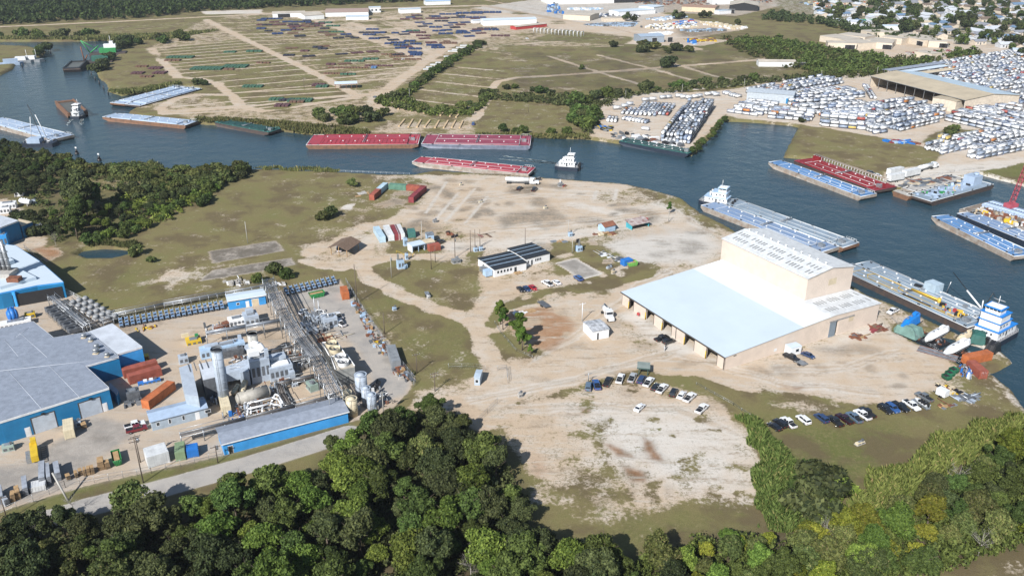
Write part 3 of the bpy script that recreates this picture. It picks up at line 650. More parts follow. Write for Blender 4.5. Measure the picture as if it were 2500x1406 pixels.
for side, poly, gap in (('L', WOODL, 6.6), ('R', WOODR, 5.4)):
    for (x, y) in scatter(poly, gap, 5 if side == 'L' else 6, .38):
        m = pickm(x, y, side); h_ = rnd.choice((rnd.uniform(.5, .8), rnd.uniform(.75, 1.2), rnd.uniform(.75, 1.2)))*(.92 if side == 'L' else .74)
        nv = {'dark': 5, 'mid': 4, 'bright': 3, 'yellow': 3, 'olive': 3}[m]
        if side == 'L': zn = ('at the lower left corner' if x < -78 else 'below the long blue shed' if x < -45 else 'in the middle of the near wood' if x < -12 else 'beside the white lot')+(', back row by the clearing' if y > 186 else ', behind the front crowns' if y > 158 else ', along the bottom edge')
        else: zn = ('below the white lot' if x < 58 else 'below the grass clearing' if x < 88 else 'at the right edge below the cane belt')+(', rear row' if y > 160 else ', along the bottom edge')
        dn = dict(dark='dark green broadleaf tree', mid='mid green broadleaf tree', bright='bright green rounded tree', yellow='yellow turning tree', olive='dull olive tree', bare='bare grey leafless tree')
        if rnd.random() < .035: put(('bare', rnd.randrange(3)), x, y, dn['bare']+' '+zn, dn['bare']+' '+zn, sc_=h_*1.05); continue
        put((m, rnd.randrange(nv)), x, y, dn[m]+' '+zn, dn[m]+' '+zn, sc_=h_, z=-.3, name='autumn_tree' if m in ('yellow', 'olive') and side == 'R' else None); cnt += 1
# undergrowth closes the wood floor between the trunks
def mass(name, px_poly, gap, h, r, n, size, m, seed, label, cat, world_pts=None, kind='stuff', asp=1.6, dens=1.):
    pts = world_pts if world_pts is not None else scatter(px_poly, gap, seed, .5); rs = np.random.RandomState(seed); V = []; F = []; o = 0
    base = [crown_cloud(seed*10+i, r, h, 0, n, 9, size, top=.2) for i in range(5)]
    for (x, y) in pts:
        v, f = base[rs.randint(5)]; s = rs.uniform(.65, 1.3); a = rs.uniform(0, 6.28); c, q = math.cos(a), math.sin(a)
        V.append(np.stack([v[:, 0]*c*s-v[:, 1]*q*s+x, v[:, 0]*q*s+v[:, 1]*c*s+y, v[:, 2]*s], 1)); F.append(f+o); o += len(v)
    ob = npmesh(name, np.concatenate(V), np.concatenate(F), [LM[m]]); return tag(ob, label, cat, kind=kind)
mass('undergrowth', WOODL, 3.4, 3.2, 2.2, 130, .55, 'dark', 41, 'dark leafy undergrowth filling the floor of the near wood', 'undergrowth')
mass('undergrowth', WOODR, 2.6, 3.4, 2.1, 170, .45, 'mid', 42, 'mid green undergrowth below the trees at lower right', 'undergrowth')
# reeds and cane
def canes(name, px_poly, dens, h, seed, c, label, lean=.3, wid=.09):
    poly = PA(px_poly); rs = np.random.RandomState(seed); lo, hi = poly.min(0), poly.max(0); n = int((hi[0]-lo[0])*(hi[1]-lo[1])*dens)
    x = rs.uniform(lo[0], hi[0], n); y = rs.uniform(lo[1], hi[1], n); d = sdist(poly, x+(vnoise(x, y, 4, 3)-.5)*4, y+(vnoise(x, y, 4, 9)-.5)*4); k = d > 0; x, y, d = x[k], y[k], d[k]; n = len(x)
    hh = h*rs.uniform(.6, 1.1, n)*np.clip(.45+d/3, 0, 1)*(.7+.6*vnoise(x, y, 3, 4)); a = rs.uniform(0, 6.28, n); l = lean*hh*rs.uniform(.4, 1.4, n); b = rs.uniform(0, 6.28, n)
    wx_, wy_ = np.cos(b)*wid, np.sin(b)*wid; z0 = rs.uniform(.0, .3, n)*hh
    p = lambda dx, dy, z: np.stack([x+dx, y+dy, z], 1)
    lx, ly = np.cos(a)*l, np.sin(a)*l
    v = np.stack([p(-wx_, -wy_, z0), p(wx_, wy_, z0), p(lx*.5+wx_*.8, ly*.5+wy_*.8, hh*.8), p(lx*1.1, ly*1.1, hh)], 1).reshape(-1, 3)
    ob = npmesh(name, v, np.arange(4*n).reshape(-1, 4), [c]); return tag(ob, label, 'reeds', kind='stuff')
cane = leafmat('cane', (.05, .08, .018), (.16, .20, .055), (.26, .22, .09)); reed = leafmat('reed', (.06, .07, .025), (.15, .16, .055), (.24, .19, .09))
canes('cane_thicket', [(1810,1015),(1850,1030),(1900,1090),(1960,1140),(2030,1180),(2050,1225),(2010,1290),(1900,1310),(1850,1290),(1850,1210),(1845,1130)], 36, 2.9, 1, cane, 'green cane thicket between white lot and grass clearing', )
canes('cane_thicket', [(2110,1150),(2150,1170),(2235,1120),(2300,1075),(2400,1035),(2520,1010),(2650,990),(2650,1060),(2500,1070),(2380,1130),(2260,1190),(2200,1260),(2140,1290),(2060,1290),(2040,1260),(2110,1215)], 36, 3.2, 2, cane, 'tall green cane belt on the far edge of the lower right wood')
canes('bank_reeds', [(620,409),(830,418),(830,424),(760,420),(640,414)], 9, 2.2, 3, reed, 'brown green reeds along the near bank of the channel', wid=.2)
canes('bank_reeds', [(690,313),(900,322),(900,330),(760,328),(620,306),(480,299),(470,290),(600,292),(700,300),(900,318)], 2.5, 2.4, 4, reed, 'pale reeds on the far bank above the dark barge', wid=.35)
canes('bank_reeds', [(255,410),(300,405),(380,402),(400,415),(450,425),(380,432),(330,445),(280,440),(240,420)], 6, 3., 5, reed, 'pale green reeds on the point beside two channel markers', wid=.22)
canes('bank_reeds', [(0,97),(320,99),(420,96),(540,75),(420,84),(300,88),(130,94),(0,92)], 1.1, 3., 6, reed, 'reeds lining the far shore of the wide basin', wid=.6)
canes('bank_reeds', [(262,222),(300,232),(340,228),(440,210),(440,202),(340,218),(285,222)], 2.5, 2.6, 7, reed, 'green reeds behind the paired pale blue barges', wid=.4)
canes('bank_reeds', [(1160,326),(1440,331),(1440,338),(1160,331)], 2.5, 1.8, 8, reed, 'short reeds on the bank left of the dock point', wid=.4)
canes('pond_reeds', [(205,607),(250,602),(320,606),(350,606),(345,597),(280,590),(225,594)], 14, 2.4, 9, reed, 'green reeds behind the small dark pond', wid=.16)
# bushes and trees on the left bank
LB = 'trees and bushes on the left bank'
for (x, y) in scatter([(0,358),(60,372),(130,395),(190,440),(150,470),(60,490),(0,480),(-120,480),(-120,358)], 6.5, 61, .4):
    put((rnd.choice(('dark', 'dark', 'mid')), rnd.randrange(3)), x, y, 'dark tree on the left bank behind the small chemical yard', LB+' by the yard', sc_=rnd.uniform(.42, .7), name='thicket_tree')
for (x, y) in scatter([(170,492),(260,502),(330,506),(480,478),(440,505),(330,545),(230,580),(160,590),(60,540),(100,530),(170,520),(150,490)], 7, 62, .42):
    put((rnd.choice(('dark', 'mid', 'dark', 'bright')), rnd.randrange(3)), x, y, 'dense green tree in the thicket above the open left meadow', LB+' above the meadow', sc_=rnd.uniform(.28, .52), name='thicket_tree')
for dx, dy, s in ((200,500,1.55), (215,520,1.5), (228,505,1.3), (205,540,1.25), (190,570,1.1)):
    x, y = P(dx, dy+14); put(('dark' if s > 1.4 else 'mid', 1), x, y, 'tallest vine covered dark green trees in the left thicket', 'tall trees of the left thicket', sc_=s)
for (x, y) in scatter([(130,385),(250,418),(330,418),(480,425),(560,420),(620,418),(600,440),(480,475),(330,500),(300,470),(380,450),(300,430),(180,440)], 5.2, 63, .45):
    put((rnd.choice(('bolive', 'bolive', 'bdark', 'bmid')), rnd.randrange(2)), x, y, 'grey green bush on the left bank of the channel', 'bushes on the left bank', 'bush', rnd.uniform(.75, 1.5))
for (x, y) in scatter([(470,480),(560,430),(500,500),(380,550),(260,600),(180,600),(300,550)], 5.5, 64, .4):
    put((rnd.choice(('bmid', 'bbright')), rnd.randrange(2)), x, y, 'bright green shrub fringing the edge of the left meadow', 'shrubs fringing the left meadow', 'bush', rnd.uniform(.5, 1.1))
for (x, y) in scatter([(0,530),(100,540),(140,575),(110,585),(40,556),(0,530)], 5, 65, .4):
    put(('bdark', rnd.randrange(2)), x, y, 'dark bush behind the far blue metal building', 'bushes behind the far blue building', 'bush', rnd.uniform(.8, 1.3))
for dx, dy, s, l in ((1222,792,.8,'left green pine in the fenced red earth circle'), (1268,840,1.0,'tallest green pine in the fenced red earth circle'), (1275,855,.75,'short green pine right of the tallest in the red circle'), (1294,868,.35,'smallest young pine at the rim of the red earth circle'), (1228,805,.7,'round pine beside the left one in the red circle')):
    x, y = P(dx, dy); put(('pine', rnd.randrange(3)), x, y, l, None, sc_=s)
for dx, dy, s, l in ((1634,523,.5,'small conifer beside the pale pole near the docks'),):
    x, y = P(dx, dy); put(('pine', 1), x, y, l, None, sc_=s)
for dx, dy, s, l in ((860,455,1.,'lone yellow green bush left of the container yard'), (805,530,1.2,'olive brush heap on the meadow edge'), (790,538,1.,'second brush heap on the meadow edge'), (675,672,1.2,'round green bush between concrete slab and rack row'), (700,680,.9,'green bush right of the round one by the slab'), (630,690,.8,'low bush beside the white rubble heap'),
                     (1860,975,.5,''), (1375,1104,.9,''), (370,640,.6,'small bush on a bare patch in the left meadow'), (335,622,1.,'bush at the right end of the dark pond')):
    if l: x, y = P(dx, dy); put((rnd.choice(('bolive', 'bmid')), rnd.randrange(2)), x, y, l, None, 'bush', s)
x, y = P(818,1110); put(('olive', 1), x, y, 'thin pale tree at the end of the access road', None, sc_=.55)
x, y = P(137,602); put(('bare', 0), x, y, 'bare grey tree at the corner of the left thicket', None, sc_=.6)
for dx, dy, s in ((95,1318,.75), (60,1335,.8), (180,1252,.5)):
    x, y = P(dx, dy); put(('dark' if s > .6 else 'bare', 0), x, y, 'isolated tree beside the access road at lower left', 'trees beside the access road', sc_=s)
for (x, y) in scatter([(1930,1190),(1985,1170),(2040,1190),(2060,1235),(2000,1270),(1930,1260)], 4.2, 66, .4):
    put((rnd.choice(('bmid', 'bdark', 'bbright')), rnd.randrange(2)), x, y, 'dense green bush at the foot of the cane thicket', 'bushes at the foot of the cane thicket', 'bush', rnd.uniform(1.1, 1.9))
mass('undergrowth', [(0,360),(130,395),(250,425),(330,425),(560,425),(480,475),(440,500),(330,548),(240,585),(150,595),(60,540),(100,520),(60,480),(0,480)], 7.5, 2., 2.6, 80, .6, 'olive', 43, 'dark scrub filling the floor of the left bank thicket', 'undergrowth')
mass('undergrowth', [(300,470),(560,420),(500,490),(400,545),(300,560)], 5.2, 1.8, 2.2, 90, .5, 'bright', 46, 'bright green scrub along the meadow edge', 'undergrowth')
mass('hedge_mass', [(1180,232),(1400,238),(1440,260),(1500,240),(1700,215),(1860,196),(1990,185),(2110,170),(2110,180),(1870,204),(1720,222),(1560,232),(1480,255),(1440,330),(1415,325),(1420,262),(1180,245)], 5, 2.6, 3.2, 60, 1.0, 'dark', 44, 'dense dark hedge growth above the tank yards', 'undergrowth')
mass('hedge_mass', [(1140,122),(1165,118),(1070,180),(990,245),(1100,275),(1150,268),(1200,225),(1210,228),(1160,282),(1060,284),(930,262),(925,248),(985,228),(1060,175)], 4.8, 2.2, 2.8, 55, .9, 'mid', 45, 'dense dark hedge growth round the abandoned yard', 'undergrowth')
# hedges and scrub of the far side
def belt(px_line, wd, gap, keys, label, group, s0, s1, seed, cat='bush'):
    rr = random.Random(seed); pts = PA(px_line)
    for A, B in zip(pts[:-1], pts[1:]):
        n = max(1, int(np.linalg.norm(B-A)/gap))
        for i in range(n):
            p = A+(B-A)*(i+rr.random())/n; x, y = p[0]+rr.uniform(-wd, wd), p[1]+rr.uniform(-wd, wd)
            put((rr.choice(keys), rr.randrange(2)), x, y, label, group, cat, rr.uniform(s0, s1))
belt([(1180,108),(1140,128),(1060,180),(985,235),(925,255)], 3, 5.5, ('bdark', 'bmid'), 'dark shrub in the hedge beside the pale diagonal road', 'hedge beside the diagonal road', .8, 1.4, 71)
belt([(925,255),(990,268),(1090,275),(1150,265),(1200,225)], 4, 6, ('bdark', 'bolive'), 'dark shrub at the lower end of the abandoned yard', 'shrubs below the abandoned yard', .7, 1.3, 72)
belt([(770,285),(840,290),(920,285),(850,300),(800,295)], 9, 5, ('bdark', 'bmid', 'bolive'), 'dense green shrub on the point above the red barges', 'shrubs above the red barges', 1., 1.9, 73)
belt([(330,97),(300,112),(290,120),(370,108),(460,97)], 8, 9, ('bdark', 'bmid'), 'dark green bush on the bank beside the green dredger', 'bushes beside the dredger', 1.5, 2.4, 74)
belt([(0,90),(130,94),(230,88),(260,84)], 6, 9, ('bdark', 'bmid'), 'round bush on the far shore of the basin', 'bushes on the far shore', 1.6, 2.6, 75)
belt([(85,138),(112,125),(100,118)], 4, 8, ('bdark', 'bmid'), 'dark bush on the tip of the left peninsula', 'bushes on the peninsula', 1.4, 2., 76)
belt([(475,205),(505,207)], 3, 5, ('bdark', 'bmid'), 'bush at the inner end of the barge slip', 'bushes at the barge slip', 1, 1.6, 77)
belt([(235,180),(250,165),(280,140)], 3, 9, ('bdark',), 'bush overhanging the channel below the dredger', 'bushes below the dredger', 1.2, 1.8, 78)
belt([(1240,215),(1350,235),(1450,240),(1560,222),(1700,210),(1860,196)], 6, 7.5, ('bdark', 'bmid'), 'dark green shrub in the hedge above the tank yards', 'hedge above the tank yards', .8, 1.7, 79)
belt([(1440,255),(1420,270),(1425,300),(1435,320)], 7, 5, ('bdark', 'bmid'), 'tall dark shrub left of the tank yard point', 'shrubs left of the tank yard', 1.2, 2.2, 80)
belt([(1410,330),(1190,322),(1270,325)], 2, 12, ('bmid',), 'small green bush on the bank right of the red barges', 'small bank bushes', .8, 1.4, 81)
belt([(1690,374),(1735,330),(1765,295)], 2, 6, ('bmid', 'bolive'), 'low bush under the edge of the dock point', 'bushes under the dock point', .5, .9, 82)
belt([(1945,300),(1960,298)], 1, 4, ('bdark',), 'two bushes at the corner of the tank yard dock', 'bushes at the dock corner', .8, 1.1, 83)
belt([(2280,335),(2330,325),(2390,325)], 6, 6, ('bolive',), 'brownish brush patch among the stacked tanks', 'brush among the stacked tanks', .8, 1.4, 84)
belt([(1480,112),(1640,125),(1560,135),(1700,120)], 10, 14, ('bdark', 'bolive'), 'scattered shrub on the rough ground beyond the fields', 'scattered shrubs beyond the fields', 1., 2.2, 85)
x, y = P(1634,165); put(('bdark', 0), x, y, 'large round dark bush standing on the field track', None, 'bush', 2.6)
x, y = P(1420,170); put(('bmid', 0), x, y, 'small bush left of the field crossing', None, 'bush', .9)
def farwood(px_poly, gap, seed, m, label, h=9, r=5.5, n=70, size=1.9):
    mass('far_wood', px_poly, gap, h, r, n, size, m, seed, label, 'wood')
farwood([(-200,66),(0,62),(250,50),(370,44),(480,30),(640,22),(900,10),(1100,2),(1200,-30),(1200,-100),(-200,-100)], 10.5, 90, 'mid', 'dark green far wood along the top left edge of the photo')
farwood([(1800,98),(1900,100),(2000,120),(2130,140),(2260,150),(2400,135),(2380,128),(2140,150),(2280,165),(2130,185),(2010,190),(1940,160),(1860,135),(1790,110)], 8.5, 91, 'mid', 'green scrub wood between fields and concrete yards', 5, 4.2, 110, 1.2)
farwood([(1760,96),(1900,100),(2000,120),(2130,140),(2260,150),(2400,135),(2280,165),(2130,187),(2010,195),(1900,160),(1800,125)], 9, 96, 'olive', 'olive scrub scattered through the green scrub wood', 3.5, 4.5, 80, 1.2)
farwood([(1860,50),(2000,62),(2080,82),(2200,105),(2380,122),(2300,112),(2100,70),(1990,50),(1880,35)], 8, 92, 'dark', 'dark tree belt in front of the far town', 7, 4, 80, 1.4)
farwood([(1960,-70),(2700,-70),(2700,-20),(2350,-8),(2150,-6),(1960,0)], 15, 95, 'dark', 'far trees of the town merging along the top right edge')
TP = scatter([(1990,45),(2000,-10),(2150,-12),(2360,-15),(2600,-15),(2600,140),(2480,130),(2330,110),(2180,85),(2080,62)], 11.5, 93, .5)
rnd.shuffle(TP); TOWN_TREES = TP[:300]
for (x, y) in TOWN_TREES: put(('f'+rnd.choice(('dark', 'dark', 'mid')), rnd.randrange(3)), x, y, 'dark green tree among the far town houses, '+('left part' if x < 430 else 'middle part' if x < 560 else 'right part')+(' at the top edge' if y > 1000 else ' nearer the yards'), 'trees among the town houses', sc_=rnd.uniform(.65, 1.3))
for dx, dy in ((1530,52),(1548,55),(1650,48),(1665,46),(1715,45),(1730,44),(1800,62),(2495,140)):
    x, y = P(dx, dy); put(('fdark', 0), x, y, 'dark tree at the edge of a far works yard', 'trees at the far works', sc_=rnd.uniform(.8, 1.2))
# ---------------------------------------------------------------- buildings
WHT = mat('white_coating', (.50, .58, .65), .55, var=.035, scale=.09); WHT2 = mat('white_panels', (.64, .66, .67), .5, var=.13, stripe=1.2, sdir='Y')
PINK = mat('pale_pink_cladding', (.68, .575, .49), .7, var=.07, scale=.25, stripe=3.2); PINKY = mat('pale_pink_cladding_side', (.68, .575, .49), .7, var=.07, scale=.25, stripe=3.2, sdir='Y')
BLKSHADE = mat('black_opening_shade', (.02, .02, .022), .9); SKYL = mat('fibreglass_skylight', (.22, .23, .23), .45, var=.2, scale=2); STEEL = mat('galvanised_steel', (.42, .44, .46), .4, .6, var=.2, scale=1.5)  # the near-black paints shade inside openings, and also colours a sign plate
TRIM = mat('white_trim', (.72, .74, .76), .5); DKTRIM = mat('dark_trim', (.07, .065, .06), .6); GREYD = mat('grey_door', (.20, .25, .30), .5, stripe=2); TAN = mat('tan_paint', (.56, .47, .33), .6, var=.12)
BLUE = mat('blue_cladding', (.012, .19, .41), .45, var=.12, scale=.3, stripe=2.2); BLUEL = mat('light_blue_cladding', (.05, .32, .72), .45, var=.12, scale=.3, stripe=2.2)
ROOFG = mat('weathered_grey_roof', (.27, .305, .37), .55, var=.14, scale=.7, stripe=1.6, sdir='X'); ROOFL = mat('pale_metal_roof', (.58, .62, .68), .45, var=.15, scale=.2, stripe=1.6); RUST = mat('rusty_steel', (.22, .085, .045), .8, var=.3, scale=1.5)
GLASS = glassmat('window_glass'); ROLL = mat('roller_door', (.50, .56, .64), .5, stripe=2, sdir='Z'); BLACKR = mat('black_membrane', (.022, .025, .03), .5, var=.15); WHITEW = mat('white_wall', (.70, .71, .72), .6, var=.06)
BROWNR = mat('brown_shingle_roof', (.17, .115, .08), .8, var=.2, scale=1.5); WOOD = mat('raw_timber', (.40, .26, .13), .8, var=.2, scale=1.2); CONC = mat('concrete', (.42, .40, .37), .85, var=.18, scale=.6); YEL = mat('safety_yellow', (.62, .42, .03), .5)
BLACK = mat('black_paint', (.018, .018, .02), .45, var=.2); RED = mat('faded_red_paint', (.42, .05, .05), .5, var=.15); GREENP = mat('green_paint', (.03, .24, .07), .5, var=.15); LBLUE = mat('pale_blue_paint', (.38, .52, .68), .5, var=.12)
class Loc:
    """a building's own axes: origin at its front left ground corner, x along its front, y into its depth"""
    def __init__(s, a, b, z=0.): s.o = P(*a, z) if len(a) == 2 else a; q = P(*b, z) if len(b) == 2 else b; s.a = ang(s.o, q); s.L = dist(s.o, q)
    def at(s, px, py, z=0.):
        x, y = P(px, py, z); x -= s.o[0]; y -= s.o[1]; c, q = math.cos(s.a), math.sin(s.a); return (x*c+y*q, -x*q+y*c)
def shed(name, label, cat, L, Wd, h, rise, wm_, rm_, ridge='x', over=.35, doors=(), wins=(), group=None, open_sides='', th=.18, base=0., trim=None, posts=0, lean=False):
    t = thing(name, label, cat, (L.o[0], L.o[1], base), L.a, group); X = L.L; b = MB(); g = rise
    if lean: zz = lambda x, y: h+rise*y/Wd
    elif ridge == 'x': zz = lambda x, y: h+rise*(1-abs(2*y/Wd-1))
    else: zz = lambda x, y: h+rise*(1-abs(2*x/X-1))
    if 'f' not in open_sides: b.poly([(0, 0, 0), (X, 0, 0), (X, 0, zz(X, 0)), (X/2, 0, zz(X/2, 0)), (0, 0, zz(0, 0)), (0, th, 0), (X, th, 0), (X, th, zz(X, 0)), (X/2, th, zz(X/2, 0)), (0, th, zz(0, 0))], [(0, 1, 2, 3, 4), (9, 8, 7, 6, 5)], wm_)
    if 'b' not in open_sides: b.poly([(0, Wd, 0), (X, Wd, 0), (X, Wd, zz(X, Wd)), (X/2, Wd, zz(X/2, Wd)), (0, Wd, zz(0, Wd))], [(4, 3, 2, 1, 0)], wm_)
    if 'l' not in open_sides: b.poly([(0, 0, 0), (0, Wd, 0), (0, Wd, zz(0, Wd)), (0, Wd/2, zz(0, Wd/2)), (0, 0, zz(0, 0))], [(4, 3, 2, 1, 0)], wm_)
    if 'r' not in open_sides: b.poly([(X, 0, 0), (X, Wd, 0), (X, Wd, zz(X, Wd)), (X, Wd/2, zz(X, Wd/2)), (X, 0, zz(X, 0))], [(0, 1, 2, 3, 4)], wm_)
    if b.f: b.build('wall', t)
    if posts:
        for i in range(posts+1):
            for y in (0.15, Wd-.15):
                x = .15+(X-.3)*i/posts; p = MB(); p.box(x-.12, y-.12, 0, x+.12, y+.12, zz(x, y), trim or STEEL); p.build('post', t)
    r = MB(); o = over; k = .16
    if lean: r.poly([(-o, -o, zz(0, -o)), (X+o, -o, zz(0, -o)), (X+o, Wd+o, zz(0, Wd+o)), (-o, Wd+o, zz(0, Wd+o))]+[(-o, -o, zz(0, -o)+k), (X+o, -o, zz(0, -o)+k), (X+o, Wd+o, zz(0, Wd+o)+k), (-o, Wd+o, zz(0, Wd+o)+k)], [(0, 3, 2, 1), (4, 5, 6, 7), (0, 1, 5, 4), (1, 2, 6, 5), (2, 3, 7, 6), (3, 0, 4, 7)], rm_)
    elif ridge == 'x':
        pr = [(-o, h-rise*2*o/Wd), (Wd/2, h+rise), (Wd+o, h-rise*2*o/Wd), (Wd+o, h-rise*2*o/Wd+k), (Wd/2, h+rise+k), (-o, h-rise*2*o/Wd+k)]; r.extrude_x(pr, -o, X+o, rm_)
    else:
        pr = [(-o, h-rise*2*o/X), (X/2, h+rise), (X+o, h-rise*2*o/X), (X+o, h-rise*2*o/X+k), (X/2, h+rise+k), (-o, h-rise*2*o/X+k)]; n = 6
        r.poly([(x, -o, z) for x, z in pr]+[(x, Wd+o, z) for x, z in pr], [(i, (i+1) % n, n+(i+1) % n, n+i) for i in range(n)]+[tuple(reversed(range(n))), tuple(range(n, 2*n))], rm_)
    r.build('roof', t)
    if trim and ridge == 'x' and not lean:
        q = MB(); q.box(-o-.05, -o-.09, h-rise*2*o/Wd-.12, X+o+.05, -o, h-rise*2*o/Wd+.19, trim); q.build('gutter', t)
    def panel(side, p, w_, z0, z1, m, nm, frame=None):
        d = .05; q = MB()
        def bx(m_, g_, dd):
            a, c = p-g_, p+w_+g_
            if side == 'f': q.box(a, -dd, z0-(g_ if z0 > 0 else 0), c, .02, z1+g_, m_)
            elif side == 'b': q.box(a, Wd-.02, z0, c, Wd+dd, z1+g_, m_)
            elif side == 'l': q.box(-dd, a, z0-(g_ if z0 > 0 else 0), .02, c, z1+g_, m_)
            else: q.box(X-.02, a, z0-(g_ if z0 > 0 else 0), X+dd, c, z1+g_, m_)
        bx(m, 0, d); w = q.build(nm, t)
        if frame: q = MB(); bx(frame, .12, d*.5); q.build('frame', w)
    for (s, p, w_, z1, m) in doors: panel(s, p, w_, 0, z1, m, 'door', TRIM)  # near-black door panels paint the shade of open doorways
    for (s, p, w_, z0, z1) in wins: panel(s, p, w_, z0, z1, GLASS, 'window', TRIM)
    return t
# ---- the white roofed warehouse
LW = Loc((1767, 903), (2139, 787)); WX, WY = 64.5, 51.3
wh = thing('warehouse', 'huge pale pink warehouse with flat white roof and tall gabled bay', 'warehouse', (LW.o[0], LW.o[1], 0), LW.a)
def eave_v(zx):
    px, py = 1500+zx/3.788, 540+(655+(zx-80)*(1265-655)/(1020-80))/3.788; return LW.at(px, py, 4.3)[1]
def base_u(zx): px = 1500+zx/3.788; return LW.at(px, 903-(px-1767)*(903-787)/(2139-1767), 0)[0]
opens = sorted([(eave_v(b_), eave_v(a_)) for a_, b_ in ((150, 186), (302, 370), (452, 530), (655, 737), (850, 944))])
w_ = MB(); pv = 0.; TH = .3; EH = 4.25
for a_, b_ in opens:
    w_.box(0, pv, 0, TH, a_, EH, PINKY); w_.box(0, a_, 3.75, TH, b_, EH, PINKY); pv = b_
w_.box(0, pv, 0, TH, WY, EH, PINKY); w_.build('front_wall', wh)
for a_, b_ in opens:
    q = MB(); q.box(-.08, a_-.14, 0, .36, a_, 3.75, DKTRIM); q.box(-.08, b_, 0, .36, b_+.14, 3.75, DKTRIM); q.box(-.1, a_-.14, 3.75, -.02, b_+.14, 3.9, DKTRIM); d = q.build('door_frame', wh)
    q = MB(); q.cyl((-.3, b_+.1, 0), (-.3, b_+.1, 2.6), .14, YEL); q.build('bollard', d)
    q = MB(); q.box(-.22, b_+.2, 0, -.12, b_+.2+(b_-a_)*.92, 3.8, PINKY); q.build('sliding_door', wh)
ds0 = MB(); ds0.box(-.18, -.09, 0, -.02, .09, EH, DKTRIM)
for zx in (240, 405, 573, 783, 1008): q = MB(); v_ = eave_v(zx); q.box(-.2, v_-.09, 0, -.02, v_+.09, EH, DKTRIM); q.build('downspout', wh)
RZ = lambda u: np.interp(u, [0, 30.5, 43.6, 64.5], [4.35, 6.5, 7.4, 6.85])
def sidewall(y, openings):
    q = MB(); us = sorted(set([0, 30.5, 43.6, 64.5]+[o for p in openings for o in p[:2]]))
    for a_, b_ in zip(us[:-1], us[1:]):
        z0 = 0.
        for o in openings:
            if a_ >= o[0]-.01 and b_ <= o[1]+.01: z0 = o[2]
        q.poly([(a_, y, z0), (b_, y, z0), (b_, y, RZ(b_)), (a_, y, RZ(a_)), (a_, y+TH, z0), (b_, y+TH, z0), (b_, y+TH, RZ(b_)), (a_, y+TH, RZ(a_))], [(0, 1, 2, 3), (7, 6, 5, 4), (0, 4, 5, 1), (3, 2, 6, 7), (1, 5, 6, 2), (0, 3, 7, 4)], PINK)
    return q
du0, du1, du2 = base_u(1972), base_u(2030), base_u(2142)
sidewall(0, [(du0, du1+.9, 5.2)]).build('side_wall', wh); sidewall(WY-TH, []).build('back_wall', wh)
q = MB(); q.box(64.2, .3, 0, 64.5, WY-.3, 6.85, PINKY); q.build('river_wall', wh)
q = MB(); q.box(du0, -.12, 0, du1, -.02, 5.2, GREYD); q.build('sliding_door', wh); q = MB(); q.box(du1+.9, -.22, 0, du2, -.1, 5.3, PINK); q.build('sliding_door', wh)
q = MB(); q.box(du0-.3, -.3, 5.3, du2+2.4, -.03, 5.6, STEEL); q.box(du2-.5, -.14, 3.6, du2+2.2, -.03, 5.3, TAN); q.build('door_rail', wh)
for u_, z_ in ((19.5, 1.), (24, 1.1), (27, .4)):
    q = MB(); q.box(u_, -.05, z_, u_+1.1, .02, z_+.9, TRIM); q.build('wall_panel', wh)
q = MB(); q.box(3.2, -.06, 3.7, 4.3, .02, 3.95, BLKSHADE); q.build('sign_plate', wh)
def roofslab(b, pts, m, k=.18):
    n = len(pts); b.poly([(p[0], p[1], p[2]) for p in pts]+[(p[0], p[1], p[2]+k) for p in pts], [tuple(reversed(range(n))), tuple(range(n, 2*n))]+[(i, (i+1) % n, n+(i+1) % n, n+i) for i in range(n)], m)
E_ = MB(); roofslab(E_, [(-.5, -.3, 4.3), (30.5, -.3, 6.5), (30.5, WY+.3, 6.5), (-.5, WY+.3, 4.3)], WHT); E_.build('low_roof', wh)
W3 = mat('bright_white_coating', (.66, .69, .70), .5, var=.04, scale=.12)
E_ = MB(); roofslab(E_, [(30.5, -.3, 6.5), (42.3, -.3, 7.3), (42.3, 12.4, 7.3), (43.7, 12.4, 7.4), (43.7, WY+.3, 7.4), (30.5, WY+.3, 6.5)], W3); E_.build('upper_roof', wh)
E_ = MB(); roofslab(E_, [(42.32, -.3, 7.3), (43.6, -.3, 7.4), (43.6, 12.2, 7.4), (42.32, 12.2, 7.3)], WHT2); roofslab(E_, [(43.6, -.3, 7.4), (64.9, -.3, 6.85), (64.9, 12.2, 6.85), (43.6, 12.2, 7.4)], WHT2); E_.build('lean_roof', wh)
E_ = MB(); E_.box(-.62, -.35, 4.12, -.5, WY+.35, 4.52, DKTRIM); E_.build('eave_trim', wh)
# tall bay
t0, t1, u0, u1, th_, tr_ = 12.3, 52.6, 43.8, 64.7, 15.2, 16.9
q = MB(); q.box(u0, t0, 7., u0+.3, t1, th_, PINKY); q.build('bay_wall', wh); q = MB(); q.box(u1-.3, t0, 0, u1, t1, th_, PINKY); q.build('bay_wall', wh)
um = (u0+u1)/2
for y in (t0, t1-.3):
    q = MB(); q.poly([(u0+.3, y, 6.6), (u1-.3, y, 6.6), (u1-.3, y, th_), (um, y, tr_), (u0+.3, y, th_), (u0+.3, y+.3, 6.6), (u1-.3, y+.3, 6.6), (u1-.3, y+.3, th_), (um, y+.3, tr_), (u0+.3, y+.3, th_)], [(0, 1, 2, 3, 4), (9, 8, 7, 6, 5)], PINK); q.build('gable_wall', wh)
q = MB(); q.box(um-.6, t0-.05, 10.6, um+3., t0+.02, 12.8, TAN); q.build('gable_panel', wh)
sl_ = (tr_-th_)/(um-u0)
q = MB(); roofslab(q, [(u0-.4, t0-.4, th_-.4*sl_), (um, t0-.4, tr_), (um, t1+.3, tr_), (u0-.4, t1+.3, th_-.4*sl_)], WHT2); q.build('bay_roof', wh)
